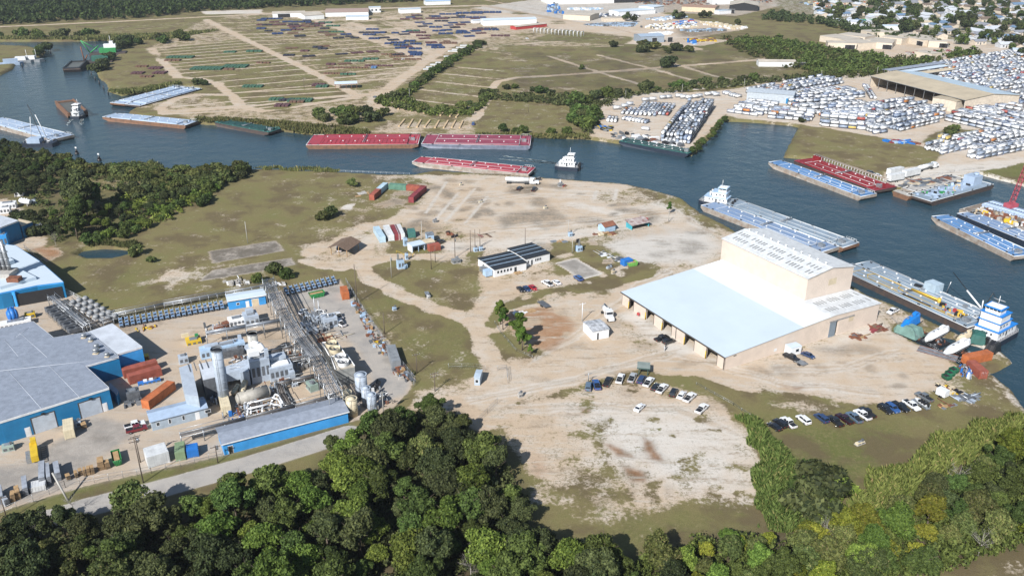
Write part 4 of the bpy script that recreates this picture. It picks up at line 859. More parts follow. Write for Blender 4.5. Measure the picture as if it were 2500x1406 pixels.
q = MB(); roofslab(q, [(um, t0-.4, tr_), (u1+.4, t0-.4, th_-.4*sl_), (u1+.4, t1+.3, th_-.4*sl_), (um, t1+.3, tr_)], WHT2); q.build('bay_roof', wh)
q = MB(); q.box(-1.15, -.24, 0, 1.15, .24, .05, SKYL); sk = q.build('skylight', wh); nsk = 0
def skylight(u, v, z, ry, s=1.):
    global nsk
    o = sk if nsk == 0 else sk.copy()
    if nsk: link(o, wh)
    o.location = (u, v, z); o.rotation_euler = (0, -ry, 0); o.scale = (s, 1, 1); nsk += 1
for i in range(27):
    v = 14.2+i*1.42+(i//3 % 2)*.3
    for uu, s in ((46.9, .95), (50.6, .85)):
        if (i*7+int(uu)) % 6 == 0: continue
        skylight(uu, v, th_+(uu-u0)*sl_+.19, math.atan(sl_), s)
for i in range(12):
    for k, (uu) in enumerate(range(12)): pass
for i in range(16):
    uu = 44.8+i*1.22
    if i % 5 == 4: continue
    for v in (3.6, 8.6):
        o = sk.copy(); link(o, wh); o.location = (uu, v, RZ(uu)+.2); o.rotation_euler = (0, math.atan(.026), math.pi/2); o.scale = (1., .75, 1)
for i in range(11):
    q = MB(); v = 15+i*3.55; q.cyl((um, v, tr_+.1), (um, v, tr_+.55), .3, WHT2, 8); q.sphere((um, v, tr_+.7), .48, WHT2, 8, 4, .7); q.build('ridge_vent', wh)
q = MB(); q.box(54.5, -1.2, .0, 56, -.4, 1.6, BLACK) if False else None
# ---- big blue works building on the left
def polyb(name, label, cat, roofpx, h, wm_, rm_, group=None, th=.25, roofm2=None, trim=None, z1=None):
    pts = [P(x, y, h) for x, y in roofpx]; o = pts[0]; t = thing(name, label, cat, (o[0], o[1], 0), 0, group); lp = [(a-o[0], b-o[1]) for a, b in pts]
    b = MB(); n = len(lp)
    ar = sum(lp[i][0]*lp[(i+1) % n][1]-lp[(i+1) % n][0]*lp[i][1] for i in range(n)); 
    if ar < 0: lp = lp[::-1]
    for i in range(n):
        a, c = lp[i], lp[(i+1) % n]; w = MB(); L_ = dist(a, c); w.box(0, 0, 0, L_, .1, h-.05, wm_); o_ = w.build('wall', t, (a[0], a[1], 0), ang(a, c))
    b.prism(lp, h, h+th, rm_); b.build('roof', t)
    if trim:
        q = MB()
        for i in range(n):
            a, c = lp[i], lp[(i+1) % n]; d = Vector((c[0]-a[0], c[1]-a[1], 0)).normalized(); nrm = Vector((d.y, -d.x, 0))*.1
            q.poly([(a[0], a[1], h-.3), (c[0], c[1], h-.3), (c[0], c[1], h+th+.04), (a[0], a[1], h+th+.04), (a[0]+nrm.x, a[1]+nrm.y, h-.3), (c[0]+nrm.x, c[1]+nrm.y, h-.3), (c[0]+nrm.x, c[1]+nrm.y, h+th+.04), (a[0]+nrm.x, a[1]+nrm.y, h+th+.04)], [(4, 5, 6, 7), (7, 6, 2, 3), (0, 1, 5, 4)], trim)
        q.build('trim', t)
    return t, o
HB = 6.3
bb, bo = polyb('works_building', 'large blue metal works building with weathered grey roof', 'factory', [(-420,1150),(0,1031),(266,948),(209,895),(290,872),(215,812),(131,826),(81,786),(0,804),(-420,900)], HB, BLUE, ROOFG, trim=TRIM)
LB_ = Loc(P(0, 1110), P(277, 995)); LB_.o = P(266, 948, HB); q0 = P(0, 1031, HB); LB_.a = ang(q0, LB_.o)
def on_front(px0, px1, z0, z1, m, nm, out=.08, frame=None):
    """panel on the blue building's front between two picture columns"""
    a = np.array(q0); b = np.array(LB_.o); e = (b-a)/np.linalg.norm(b-a); 
    def s_at(px):
        lo, hi = -60., 80.
        for _ in range(40):
            m_ = (lo+hi)/2; w = a+e*m_; dep = w[1]*CP-(-CAM_H+ (z0+z1)/2)*SP; x = 1250+FPX*w[0]/dep
            if x < px: lo = m_
            else: hi = m_
        return lo
    s0, s1 = s_at(px0), s_at(px1); q = MB(); q.box(s0, -out, z0, s1, .02, z1, m); o = q.build(nm, bb, (a[0]-bo[0], a[1]-bo[1], 0), LB_.a)
    if frame: q = MB(); q.box(s0-.35, -out*.6, z0, s1+.2, .02, z1+.3, frame); q.build('frame', o)
on_front(82, 136, 0, 4.6, ROLL, 'roller_door', .1, DKTRIM); on_front(197, 247, 0, 4.6, ROLL, 'roller_door', .1, DKTRIM); on_front(254, 261, 0, 2.2, WHITEW, 'door', .1, TRIM); on_front(66, 74, 0, 2.3, WHITEW, 'door', .1, TRIM)
for a_ in (100, 216): on_front(a_, a_+8, 5., 5.3, BLACK, 'lamp', .5)
for px, py, s in ((205,824,1.1), (222,832,1.), (236,850,1.1), (235,862,1.3), (262,870,1.)):
    x, y = P(px, py, HB+.3); q = MB(); q.cyl((0, 0, 0), (0, 0, .9*s), .5*s, STEEL, 10); q.cyl((0, 0, .9*s), (0, 0, 1.3*s), .8*s, STEEL, 10, .5*s); q.cyl((0, 0, -.1), (0, 0, .25), .85*s, TAN, 4); q.build('roof_vent', bb, (x-bo[0], y-bo[1], HB+.25))
ann, _ = polyb('works_annex', 'blue annex with bright ribbed roof beside the grey roofed works', 'factory', [(215,812),(274,791),(347,848),(286,866)], 6.0, BLUEL, ROOFL, trim=TRIM)
ann2, _ = polyb('lean_to', 'low blue lean-to on the shaded side of the works', 'shed', [(266,948),(268,935),(290,955),(285,966)], 3., BLUE, ROOFG)
# ---- blue building with white roof at the upper left
ub, uo = polyb('blue_hall', 'blue hall with stepped white roof and open shaded front', 'factory', [(-300,760),(0,717),(91,698),(155,690),(98,640),(38,601),(-60,590),(-300,610)], 5.6, BLUE, WHT, trim=BLUEL)
for w in list(ub.children):
    if w.name.startswith('wall') and abs(w.rotation_euler[2]) < .6 and w.location[1] < 25: pass
for pts_, h_, nm in (([(-120,722),(0,700),(88,676),(40,652),(-120,668)], 6.9, 'raised_roof'), ([(-120,655),(18,640),(34,634),(14,624),(-120,634)], 7.3, 'raised_roof')):
    pp = [P(x, y, h_) for x, y in pts_]; q = MB(); q.prism([(a-uo[0], b-uo[1]) for a, b in pp], 5.9, h_, WHT); q.build(nm, ub)
q = MB(); x, y = P(36, 685, 7.); q.box(x-uo[0]-2, y-uo[1]-1.4, 6.9, x-uo[0]+2, y-uo[1]+1.4, 8.3, RUST); q.build('roof_unit', ub)
x, y = P(10, 668, 7.4); xo, yo = x-uo[0], y-uo[1]; q = MB(); q.box(xo-4, yo-3, 6.9, xo+3.5, yo+3, 8.4, CONC); q.build('roof_unit', ub)
for dx in (-1.6, 0, 1.6):
    q = MB(); q.cyl((xo+dx, yo+1, 8.2), (xo+dx*.8-.3, yo+1.3, 19), .7, STEEL, 10); [q.cyl((xo+dx, yo+1, z_), (xo+dx, yo+1, z_+.2), .85, STEEL, 10) for z_ in (10, 12.5, 15, 17.5)]; q.build('exhaust_stack', ub)
q = MB(); [q.cyl((xo-2.5, yo+a_, 8.2), (xo-2.5, yo+a_, 18), .08, STEEL, 4) for a_ in (-.5, 2.5)]; [q.cyl((xo-2.5, yo-.5, z_), (xo-2.5, yo+2.5, z_+1.5), .06, STEEL, 4) for z_ in (9, 11, 13, 15, 17)]; q.build('ladder', ub)
for px in (40, 152):
    q = MB(); x, y = P(px+2, 722 if px == 152 else 748); q.box(x-uo[0]-.5, y-uo[1]-.3, 0, x-uo[0]+.5, y-uo[1]+.3, 5.4, BLUEL); q.build('portal_column', ub)
# shaded open front of the hall, painted as a near-black panel on its wall
a_, b_ = P(0, 717, 5.6), P(155, 690, 5.6); q = MB(); Lf = dist(a_, b_); q.box(3.2, -.06, 0, Lf-.8, .3, 4.3, BLKSHADE); q.build('bay_shade_panel', ub, (a_[0]-uo[0], a_[1]-uo[1], 0), ang(a_, b_))
b3, _ = polyb('blue_store', 'dark blue store with pale roof at the left edge behind the hall', 'shed', [(-90,575),(0,557),(45,540),(0,527),(-90,520)], 7.5, BLUE, ROOFL, trim=TRIM)
b4, _ = polyb('blue_store_annex', 'small blue annex with cream parapet behind the blue store', 'shed', [(45,540),(52,553),(79,543),(45,535)], 5., BLUE, TAN)
# ---- blue and grey buildings in the plant
shed('long_shed', 'long bright blue shed with striped grey roof beside the access road', 'shed', Loc((548,1111), (851,1031)), 7.6, 3.4, .8, BLUEL, ROOFG, trim=TRIM, wins=(), doors=(('f', 1.2, 1., 2.2, DKTRIM),))
shed('grey_office', 'long pale blue grey office hut with ribbed roof and small windows', 'office', Loc((373,1052), (508,1017)), 5.6, 2.9, .8, mat('blue_grey_wall', (.36, .43, .50), .6, stripe=1.5), mat('blue_grey_roof', (.36, .46, .60), .5, var=.1, stripe=2), wins=(('f', 1.2, .7, 1.2, 2.1), ('f', 4.2, .5, 1., 2.2), ('f', 7.6, .5, 1., 2.2), ('f', 13.4, 1.3, 1.3, 2.1)), doors=(('f', 10.9, .9, 2.1, WHITEW),))
shed('blue_workshop', 'small blue workshop with white roof and roller door by the racks', 'shed', Loc((560,757), (650,742)), 5.2, 3.4, .3, BLUEL, WHT, trim=TRIM, wins=(('f', 2.6, .8, 1.4, 2.1),), doors=(('f', 5.6, .9, 2.1, WHITEW), ('f', 7.6, 2.1, 2.5, TAN)))
# ---- site office with the black roof: two wings
of1 = shed('site_office', 'white site office wing with black striped roof, porch side', 'office', Loc((1207,677), (1285,659)), 12.5, 3., .25, WHITEW, BLACKR, ridge='x', over=.25, wins=[('f', 1.2+i*1.35, .75, 1.2, 2.2) for i in range(5)]+[('l', 2+i*3, .9, 1.2, 2.1) for i in range(3)], doors=(('f', 8.4, 1., 2.2, GLASS),))
L2 = Loc((1280,660), (1342,633))
of2 = shed('office_wing', 'white rear office wing with black striped roof beside the power poles', 'office', Loc((1283,651), (1342,636)), 12.5, 3.05, .25, WHITEW, BLACKR, over=.25, wins=[('f', 4.3+i*.75, .5, 1.2, 2.2) for i in range(4)]+[('f', .9, .6, 1.1, 2.1)], doors=(('f', 2.5, .7, 2.1, GLASS),))
for t_ in (of1, of2):
    X_ = dist(P(1207,677), P(1285,659)) if t_ is of1 else dist(P(1283,651), P(1342,636))
    for yy in (3.1, 6.25, 9.4): q = MB(); q.box(-.25, yy-.1, 3.42-abs(yy-6.25)*.04, X_+.25, yy+.1, 3.5-abs(yy-6.25)*.03, LBLUE); q.build('roof_seam', t_)
q = MB(); q.box(8., -2.2, .1, 10.6, -.1, .35, WOOD); [q.box(a_, -2.2, .35, a_+.08, -2.1, 1.2, WOOD) for a_ in (8., 9.3, 10.5)]; q.build('porch', of1)
q = MB(); q.box(-3, 1, .4, -.3, 3.4, 2.6, LBLUE); q.box(-2.4, 5, .5, -.3, 7, 2.2, STEEL); q.build('cooling_unit', of1)
# ---- small buildings round the yard
shed('open_shelter', 'brown shingle roofed open shelter with a white truck under it', 'shelter', Loc((808,622), (848,628)), 9., 3.2, 1.3, BROWNR, BROWNR, ridge='y', open_sides='fblr', posts=2, trim=WOOD, over=.8)
shed('cabin', 'pale blue cabin with brown rusty roof beside the gravel track', 'cabin', Loc((1476,569), (1502,563)), 4.5, 2.6, 1., LBLUE, mat('rusty_brown_roof', (.24, .10, .06), .7, var=.25), over=.3)
shed('lean_to_stall', 'turquoise open fronted stall with patched rusty lean-to roof', 'stall', Loc((1543,562), (1584,553)), 4.2, 2.1, .8, mat('turquoise_wall', (.06, .36, .44), .6), mat('patched_roof', (.42, .40, .38), .6, var=.35, scale=.5, col2=(.16, .06, .05)), open_sides='f', lean=True, over=.5)
shed('white_shed', 'small white corrugated shed with pitted grey roof on the dirt turning circle', 'shed', Loc((1446,831), (1486,824)), 7.2, 3., .5, WHITEW, mat('pitted_roof', (.50, .52, .55), .5, var=.35, scale=.9), over=.15, doors=(('f', 2.2, 1.3, 2.3, WHITEW), ('f', 1.6, .5, 2.3, BLKSHADE)))
shed('parking_shelter', 'small open shelter with green grey roof above the parked cars', 'shelter', Loc((1558,915), (1582,917)), 3.0, 2.4, .05, ROOFG, mat('green_grey_roof', (.22, .26, .24), .6), open_sides='fblr', posts=1, trim=mat('dark_green_post', (.05, .09, .08), .5), over=.45)
shed('gatehouse', 'narrow grey blue gatehouse beside the entrance track', 'hut', Loc((1158,940), (1172,941)), 4.2, 2.6, .15, mat('grey_blue_wall', (.36, .44, .52), .6), mat('grey_blue_roof', (.40, .48, .56), .6), over=.12, wins=(('f', .35, .8, .9, 1.8),))
shed('portable_office', 'white portable office leaning beside the warehouse side wall', 'office', Loc((1929,869), (1955,863)), 2.8, 2.5, .1, WHITEW, WHT, over=.05, wins=(('f', 1.9, 1.1, 1., 1.9),), doors=(('f', .5, .8, 2., TRIM),))
shed('sample_hut', 'white flat roofed hut with red container lean-to on the pump site', 'hut', Loc((1007,618), (1038,611)), 4.2, 2.8, .1, WHITEW, WHT, over=.2, open_sides='f', posts=2, trim=LBLUE)
shed('pump_house', 'cream roofed low pump house behind the white flat roofed hut', 'hut', Loc((1040,608), (1062,604)), 4., 2.4, .15, WHITEW, TAN, over=.2)
shed('control_hut', 'pale blue square hut with windows at the top of the pump site', 'hut', Loc((1044,592), (1060,590)), 3.4, 3., .2, LBLUE, STEEL, over=.2, wins=(('f', .4, 1.1, 1.3, 2.2),))
# ---- far works, sheds and town
def farshed(q, label, Wd, h, rise, wm_=WHITEW, rm_=ROOFL, name='far_shed', group=None, **k):
    return shed(name, label, 'building', Loc(q[0:2], q[2:4]), Wd*.72, h*.8, rise*.8, wm_, rm_, group=group, **k)
BEI = mat('beige_roof', (.46, .39, .28), .6, var=.12, scale=.1); BEW = mat('beige_wall', (.60, .52, .42), .7); LTAN = mat('pale_tan_roof', (.48, .43, .36), .7, var=.12, scale=.1)
farshed((819,219,872,217), 'open sided white roofed shed among the stock rows', 14, 4.5, 1.2, rm_=WHT, open_sides='fblr', posts=4, trim=RUST)
farshed((1852,163,1942,164), 'grey roofed barn with open black front by the field track', 14, 5, 1.2, rm_=LTAN, doors=(('f', 30, 9, 3.6, BLKSHADE),))
farshed((1563,106,1621,104), 'grey blue workshop with two black doors beside the pale yard', 26, 7.5, 1.5, wm_=mat('grey_blue_clad', (.27, .32, .38), .6), rm_=mat('far_blue_roof', (.34, .42, .52), .5), doors=(('f', 12, 5, 4.5, BLKSHADE), ('f', 28, 5, 4.5, BLKSHADE)))
farshed((1180,64,1310,60), 'long white building at the end of the stock rows', 22, 7, 1.5, rm_=WHT); farshed((1260,74,1335,66), 'red fronted shed beside the long white building', 14, 4, 1, rm_=LTAN, wm_=RED)
farshed((666,44,745,42), 'low cream shed with dark openings at the back of the stock rows', 22, 6, 1.5, rm_=LTAN, doors=(('f', 6, 14, 4, BLKSHADE), ('f', 30, 14, 4.5, BLKSHADE))); farshed((745,50,792,47), 'brown roofed shed behind the stock rows', 45, 6, 2, rm_=LTAN, wm_=WHITEW)
farshed((795,42,900,40), 'wide reddish roofed shed at the back of the stock rows', 55, 6, 2, rm_=mat('reddish_roof', (.36, .26, .22), .7)); farshed((845,50,900,49), 'white flat shed roof in front of the reddish one', 20, 4.5, .5, rm_=WHT)
farshed((903,32,930,31), 'small white block with windows behind the stock rows', 10, 8, .5, rm_=WHT, wins=[('f', 2+i*5, 2, 2, 4) for i in range(3)]); farshed((977,34,1028,32), 'white flat roofed block near the far rail line', 16, 6, .3, rm_=WHT)
farshed((1040,14,1100,12), 'distant pale blue roofed works building behind the wood', 20, 6, 1, rm_=LBLUE); farshed((1155,58,1190,56), 'small white block left of the long white building', 10, 4, .3, rm_=WHT)
farshed((1340,12,1505,8), 'very long beige warehouse near the top edge with white doors', 60, 8, 2, wm_=WHITEW, rm_=LTAN, doors=(('f', 90, 60, 5, BLKSHADE),)); farshed((1375,48,1440,52), 'beige block warehouse beside the rail line', 40, 7, 1, rm_=LTAN, wm_=BEW)
farshed((1475,54,1530,52), 'low tan roofed shed beside the blue drums', 14, 5, .6, rm_=LTAN, wm_=BEW); farshed((1510,40,1600,34), 'white works building with small annex, right of the car yard', 30, 6, 1, rm_=WHT); farshed((1595,34,1620,30), 'white tall block at the end of the works building', 30, 9, .5, rm_=WHT)
farshed((1664,28,1745,32), 'rust roofed open mill building', 34, 7, 2, wm_=TAN, rm_=mat('rust_roof', (.30, .19, .14), .8), doors=(('f', 45, 20, 5, BLKSHADE),)); farshed((1780,26,1850,28), 'large tan gabled hall with black open gable', 60, 8, 4, rm_=LTAN, wm_=BLKSHADE, ridge='y')  # near-black walls of the gabled hall paint the shade of its open gable
farshed((1740,12,1790,11), 'tan roofed hall behind the rusty mill', 30, 8, 2, rm_=LTAN); farshed((1755,36,1785,34), 'small white block in front of the tan halls', 12, 5, .3, rm_=WHT)
farshed((2037,60,2090,64), 'grey house row roof beside the tree belt', 18, 5, 2, rm_=ROOFL); farshed((2090,58,2144,57), 'green roofed long house in the town', 10, 4, 1, rm_=GREENP); farshed((2145,74,2200,74), 'long white shed with dark doors before the town', 14, 5, 1, rm_=WHT, doors=(('f', 34, 4, 4, BLKSHADE), ('f', 44, 4, 4, BLKSHADE)))
farshed((2230,66,2282,64), 'cream shed among the town trees', 14, 5, 1.5, rm_=TAN); farshed((2470,135,2500,137), 'white end building at the right edge by the tank yard', 16, 6, .5, rm_=WHT)
farshed((1745,222,1875,255), 'grey roofed shed with blue doors inside the tank yard', 18, 5.5, 1, wm_=mat('pale_grey_clad', (.42, .46, .52), .6), rm_=ROOFG, doors=(('f', 38, 9, 4, BLUE),)) if False else None
# tank yard hall (long, tan and pale blue roof)
TH_ = Loc((2122,213), (2350,275)); th = shed('wash_hall', 'long open sided hall with tan and pale blue roof in the tank yard', 'hall', TH_, 46, 8, 2.4, BEW, BEI, open_sides='f', over=.6, posts=10, trim=STEEL)
q = MB(); X_ = TH_.L; q.poly([(-.6, 23, 10.58), (X_+.6, 23, 10.58), (X_+.6, 46.6, 8.12), (-.6, 46.6, 8.12)], [(0, 1, 2, 3)], mat('pale_blue_roof', (.42, .52, .60), .5, var=.1, scale=.1)); q.build('blue_roof_half', th)
shed('hall_office', 'cream block at the right end of the tank yard hall', 'building', Loc((2330,275), (2382,262)), 16, 7, .4, BEW, BEI); shed('hall_annex', 'small white block behind the cream one', 'building', Loc((2362,258), (2395,250)), 14, 6.5, .4, WHITEW, ROOFL, doors=(('f', 6, 5, 5, BLKSHADE),))
shed('yard_workshop', 'pale grey gabled workshop with blue door among the tanks', 'building', Loc((1822,246), (1935,255)), 15, 6, 1.2, mat('pale_grey_clad', (.40, .45, .50), .6), mat('pale_grey_roof', (.40, .45, .50), .5), doors=(('f', 26, 8, 3.6, BLUE),))
for q4, l, m_ in (((2170,188,2310,168), 'narrow grey canopy along the road behind the hall', ROOFG), ((2195,194,2312,176), 'white canopy in the middle of three behind the hall', WHT), ((2235,198,2330,184), 'tan edged canopy nearest the long hall', TAN)):
    shed('canopy', l, 'canopy', Loc(q4[:2], q4[2:]), 7, 4.5, .4, m_, m_, open_sides='fblr', posts=8, trim=STEEL, group=None)
# concrete bunker sheds
gb = 'tan flat roofed store blocks in the concrete yard'
for i, (x0, y0, x1, y1, w_, dk) in enumerate(((2000,102,2060,112,22,0),(2050,112,2095,122,20,1),(2045,98,2110,106,20,1),(2110,112,2160,118,22,1),(2060,96,2088,99,10,1),(2100,88,2126,94,26,1),(2130,92,2182,96,18,0),(2120,118,2176,122,20,1),(2185,100,2240,108,22,0),(2215,106,2252,114,20,1),(2265,116,2310,118,12,1),(2020,120,2090,122,14,1),(2150,104,2200,110,14,0),(2230,142,2272,149,14,1))):
    t_ = shed('concrete_store', 'tan flat roofed concrete store block in the walled yard before the town', 'building', Loc((x0, y0), (x1, y1)), w_, 5.5, .1, BEW, LTAN, group=gb, over=.1, doors=[('f', (Loc((x0, y0), (x1, y1)).L)*f_, 5, 4, BLKSHADE) for f_ in ((.6, .75) if dk else ())])
q = MB()
for (a_, b_) in (((10,828),(45,870)), ((48,812),(115,872)), ((20,905),(101,997)), ((118,890),(195,970)), ((0,905),(290,873)), ((40,822),(70,800))): q.cyl((P(*a_, HB+.27)[0]-bo[0], P(*a_, HB+.27)[1]-bo[1], HB+.27), (P(*b_, HB+.27)[0]-bo[0], P(*b_, HB+.27)[1]-bo[1], HB+.27), .06, ROOFL, 4)
q.build('roof_seam', bb)
HOUSE = [mat('house_roof_%s' % n_, c_, .7, var=.15) for n_, c_ in (('grey', (.24, .25, .28)), ('pale', (.50, .53, .57)), ('brown', (.17, .13, .10)), ('blue', (.13, .21, .32)), ('white', (.55, .57, .60)))]
hr = random.Random(4); hp = scatter([(1995,40),(2000,-8),(2150,-12),(2360,-15),(2580,-15),(2580,132),(2480,126),(2330,104),(2190,82),(2090,60)], 24, 94, .42)[:290]
HN = ['grey', 'pale', 'brown', 'blue', 'white']; protoH = {}
for (x, y) in hp:
    k = hr.choice((0, 1, 1, 2, 3, 4, 2, 0))
    if k not in protoH:
        t_ = shed('house', '%s roofed small house among the trees of the far town' % HN[k], 'house', Loc((x, y, 0), (x+12, y, 0)), 8, 3, 1.6, HOUSE[4] if k % 2 else BEW, HOUSE[k], group='%s roofed houses of the far town' % HN[k], doors=(('f', 5, 1.2, 2.1, DKTRIM),), wins=(('f', 2, 1.4, 1, 2.2), ('f', 8.5, 1.4, 1, 2.2)))
        register(t_); protoH[k] = t_; t_.rotation_euler[2] = hr.choice((.2, 1.77))
    else: dup(protoH[k], (x, y, 0), hr.choice((.2, 1.77))+hr.uniform(-.1, .1), scale=hr.uniform(.75, 1.35))
# ---------------------------------------------------------------- barges, tugs and what floats
HULLK = mat('black_hull', (.03, .03, .035), .6, var=.35, scale=.5, col2=(.09, .06, .045)); HULLG = mat('grey_hull', (.34, .32, .29), .7, var=.25, scale=.4, col2=(.20, .14, .10)); HULLB = mat('blue_grey_hull', (.16, .18, .24), .6, var=.25, scale=.4)
HULLR = mat('rusty_hull', (.20, .10, .055), .8, var=.35, scale=.5, col2=(.10, .06, .04)); DRED = mat('red_deck', (.36, .035, .05), .6, var=.16, scale=.15, col2=(.25, .04, .06)); DREDD = mat('dark_red_deck', (.25, .015, .02), .6, var=.2, scale=.2)
DPUR = mat('purple_deck', (.28, .05, .085), .6, var=.2, scale=.15); DBLU = mat('blue_deck', (.15, .23, .38), .55, var=.2, scale=.3, col2=(.20, .26, .35)); DBLU2 = mat('bright_blue_deck', (.11, .24, .46), .5, var=.15, scale=.2); DGRY = mat('grey_blue_deck', (.24, .30, .36), .6, var=.2, scale=.15, col2=(.17, .22, .27))
DPAL = mat('pale_blue_deck', (.36, .45, .58), .5, var=.15, scale=.15, col2=(.27, .34, .44)); DTEAL = mat('dark_teal_deck', (.015, .07, .065), .6, var=.3, scale=.4); LINE = mat('white_deck_line', (.74, .76, .77), .5, var=.05); YLINE = mat('yellow_deck_line', (.62, .40, .05), .5, var=.1)
TRIMB = mat('bright_blue_trim', (.01, .20, .62), .4); HULLN = mat('navy_hull', (.02, .03, .05), .5, var=.2)
DZ = .8
PM_ = {}
def part(name, key, parent, loc, fn):
    """a small repeated part; copies share one mesh"""
    k = (name, key.name)
    if k not in PM_: q = MB(); fn(q); o = q.build(name, parent); PM_[k] = o
    else: o = PM_[k].copy(); link(o, parent)
    o.location = loc; return o
def barge(label, a, b, Wd, deck, hull, rake=(5, 2), style='tank', edge=LINE, group=None, z=DZ, seed=1, hatch=WHITEW, name='barge', lines=True, lmat=LINE, house=None):
    L = Loc(a, b, z); X = L.L; t = thing(name, label, 'barge', (L.o[0], L.o[1], 0), L.a, group); rr = random.Random(seed); bz = WATER-.7
    h = MB(); pr = [(0, z), (0, z-1.), (rake[0], bz), (X-rake[1], bz), (X, z-1.2), (X, z)]; n = len(pr)
    tp = .9 if rake[0] > 3 else 0; yo = lambda x: tp if x == 0 else 0
    h.poly([(x, yo(x), q) for x, q in pr]+[(x, Wd-yo(x), q) for x, q in pr], [tuple(range(n)), tuple(reversed(range(n, 2*n)))]+[(i, n+i, n+(i+1) % n, (i+1) % n) for i in range(n)], hull); h.build('hull', t)
    if style == 'hopper':
        d = MB(); c = 1.1; d.box(0, 0, z, X, c, z+.9, deck); d.box(0, Wd-c, z, X, Wd, z+.9, deck); d.box(0, c, z, 3.5, Wd-c, z+.5, deck); d.box(X-3, c, z, X, Wd-c, z+.5, deck); d.build('coaming', t)
        q = MB(); q.box(3.5, c, z, X-3, Wd-c, z+.03, mat('wet_hold', (.10, .085, .06), .3, var=.3, scale=.3)); q.build('hold', t); return t
    d = MB(); d.poly([(.15, .15+yo(0), z+.02), (X-.15, .15, z+.02), (X-.15, Wd-.15, z+.02), (.15, Wd-.15-yo(0), z+.02)], [(0, 1, 2, 3)], deck); d.build('deck', t)
    e = MB()
    for y0, y1 in ((yo(0), 0), (Wd-yo(0), Wd)):
        e.cyl((.1, y0, z+.12), (X-.1, y1, z+.12), .09, edge, 4)
    e.cyl((.1, yo(0), z+.12), (.1, Wd-yo(0), z+.12), .13, edge, 4); e.cyl((X-.1, 0, z+.12), (X-.1, Wd, z+.12), .13, edge, 4); e.build('rub_rail', t)
    if style == 'tank':
        k = MB(); k.box(X*.12, 1.3, z+.02, X*.9, Wd-1.3, z+.5, deck); k.build('tank_trunk', t)
        if lines:
            q = MB()
            for y in (1.35, Wd*.5-.3, Wd-1.5): q.cyl((X*.12, y, z+.58), (X*.9, y, z+.58), .07, lmat, 4)
            for x in (.12, .9): q.box(X*x-.07, 1.3, z+.5, X*x+.07, Wd-1.3, z+.6, lmat)
            q.build('cargo_pipes', t)
        for i in range(14): x = X*(.15+.055*i); y = Wd*(.28 if i % 2 else .72)+rr.uniform(-.4, .4); part('hatch', hatch, t, (x, y, z+.5), lambda q: q.cyl((0, 0, 0), (0, 0, .4), .34, hatch, 8))
        q = MB()
        for i in range(0): x = X*rr.uniform(.15, .88); y = Wd*rr.uniform(.3, .7); q.cbox(x, y, z+.5, rr.uniform(.6, 2.2), .25, rr.uniform(.2, .5), rr.choice((BLACK, STEEL, hatch)), rr.uniform(0, 3))
        x = X*.5; q.cyl((x, Wd*.15, z+.9), (x, Wd*.85, z+.9), .16, STEEL, 5); q.cyl((x+.8, Wd*.15, z+.9), (x+.8, Wd*.85, z+.9), .16, STEEL, 5)
        for yy in (.15, .85): q.cyl((x, Wd*yy, z+.5), (x, Wd*yy, z+1.3), .15, STEEL, 5)
        q.build('manifold', t)
        q = MB(); x = X*.94; q.cbox(x, Wd*.42, z, 2.4, 1.5, 1.5, STEEL); q.cbox(x-.5, Wd*.7, z, 1.4, 1.2, 1.1, house or deck); q.cyl((x-1.6, Wd*.3, z), (x-1.6, Wd*.3, z+2.6), .1, STEEL, 5); q.build('pump_engine', t)
        k = MB(); x = X*.95; s = .06
        for i in range(5): k.cyl((X*.91+i*X*.018, Wd-.5, z), (X*.91+i*X*.018, Wd-.5, z+1.1), s, edge, 4)
        k.cyl((X*.91, Wd-.5, z+1.1), (X*.982, Wd-.5, z+1.1), s, edge, 4); k.cyl((X*.982, .5, z+1.1), (X*.982, Wd-.5, z+1.1), s, edge, 4); k.build('hand_rail', t)
    bm_ = BLACK if edge is LINE else edge
    for x in (.03, .1, .35, .65, .9, .97):
        for y in (.5, Wd-.5):
            if x == .03: y = y+(1 if y < 1 else -1)
            part('bitt', bm_, t, (X*x, y, z), lambda q: q.cyl((0, 0, 0), (0, 0, .55), .17, bm_, 6).cyl((.6, 0, 0), (.6, 0, .55), .17, bm_, 6).cyl((-.1, 0, .3), (.7, 0, .3), .07, bm_, 5))
    return t
def wid(a, b): return dist(P(*a, DZ), P(*b, DZ))
b1 = barge('long red tank barge with white edge lines moored to the dirt lot bank', (1004,397), (1290,426), wid((1290,426), (1304,409)), DRED, HULLG, (7, 2), seed=2)
b2 = barge('left one of two end to end red tank barges, brown sided', (747,355), (1021,353), wid((1021,353), (1023,328)), DRED, HULLR, (2, 6), seed=3, lmat=DREDD)
b3 = barge('right one of two end to end red tank barges with purple trunk', (1028,353), (1294,357), wid((1021,353), (1023,328)), DPUR, HULLB, (6, 2), seed=4)
q = MB(); Xb = dist(P(747,355,DZ), P(1021,353,DZ)); [q.box(Xb*(.14+.038*i), 1.5, DZ+.5, Xb*(.14+.038*i)+.12, 10, DZ+.66, DREDD) for i in range(20)]; q.build('deck_frames', b2)
def beside(a, b, off, shift=0.):
    """deck line parallel to a-b, off metres beyond it"""
    A, B = P(*a, DZ), P(*b, DZ); t_ = ang(A, B); o_ = (-math.sin(t_)*off+math.cos(t_)*shift, math.cos(t_)*off+math.sin(t_)*shift); return (A[0]+o_[0], A[1]+o_[1], 0), (B[0]+o_[0], B[1]+o_[1], 0)
b4 = barge('grey blue tank barge with white pipes moored beside the tall bay', (1711,502), (2008,616), 10.2, DBLU, HULLG, (3, 2), seed=5)
b5 = barge('paler grey blue barge, outer of two abreast behind the tall bay', *beside((1711,502), (2008,616), 10.4, 1.5), 10.2, DGRY, HULLR, (3, 2), seed=6, hatch=STEEL)
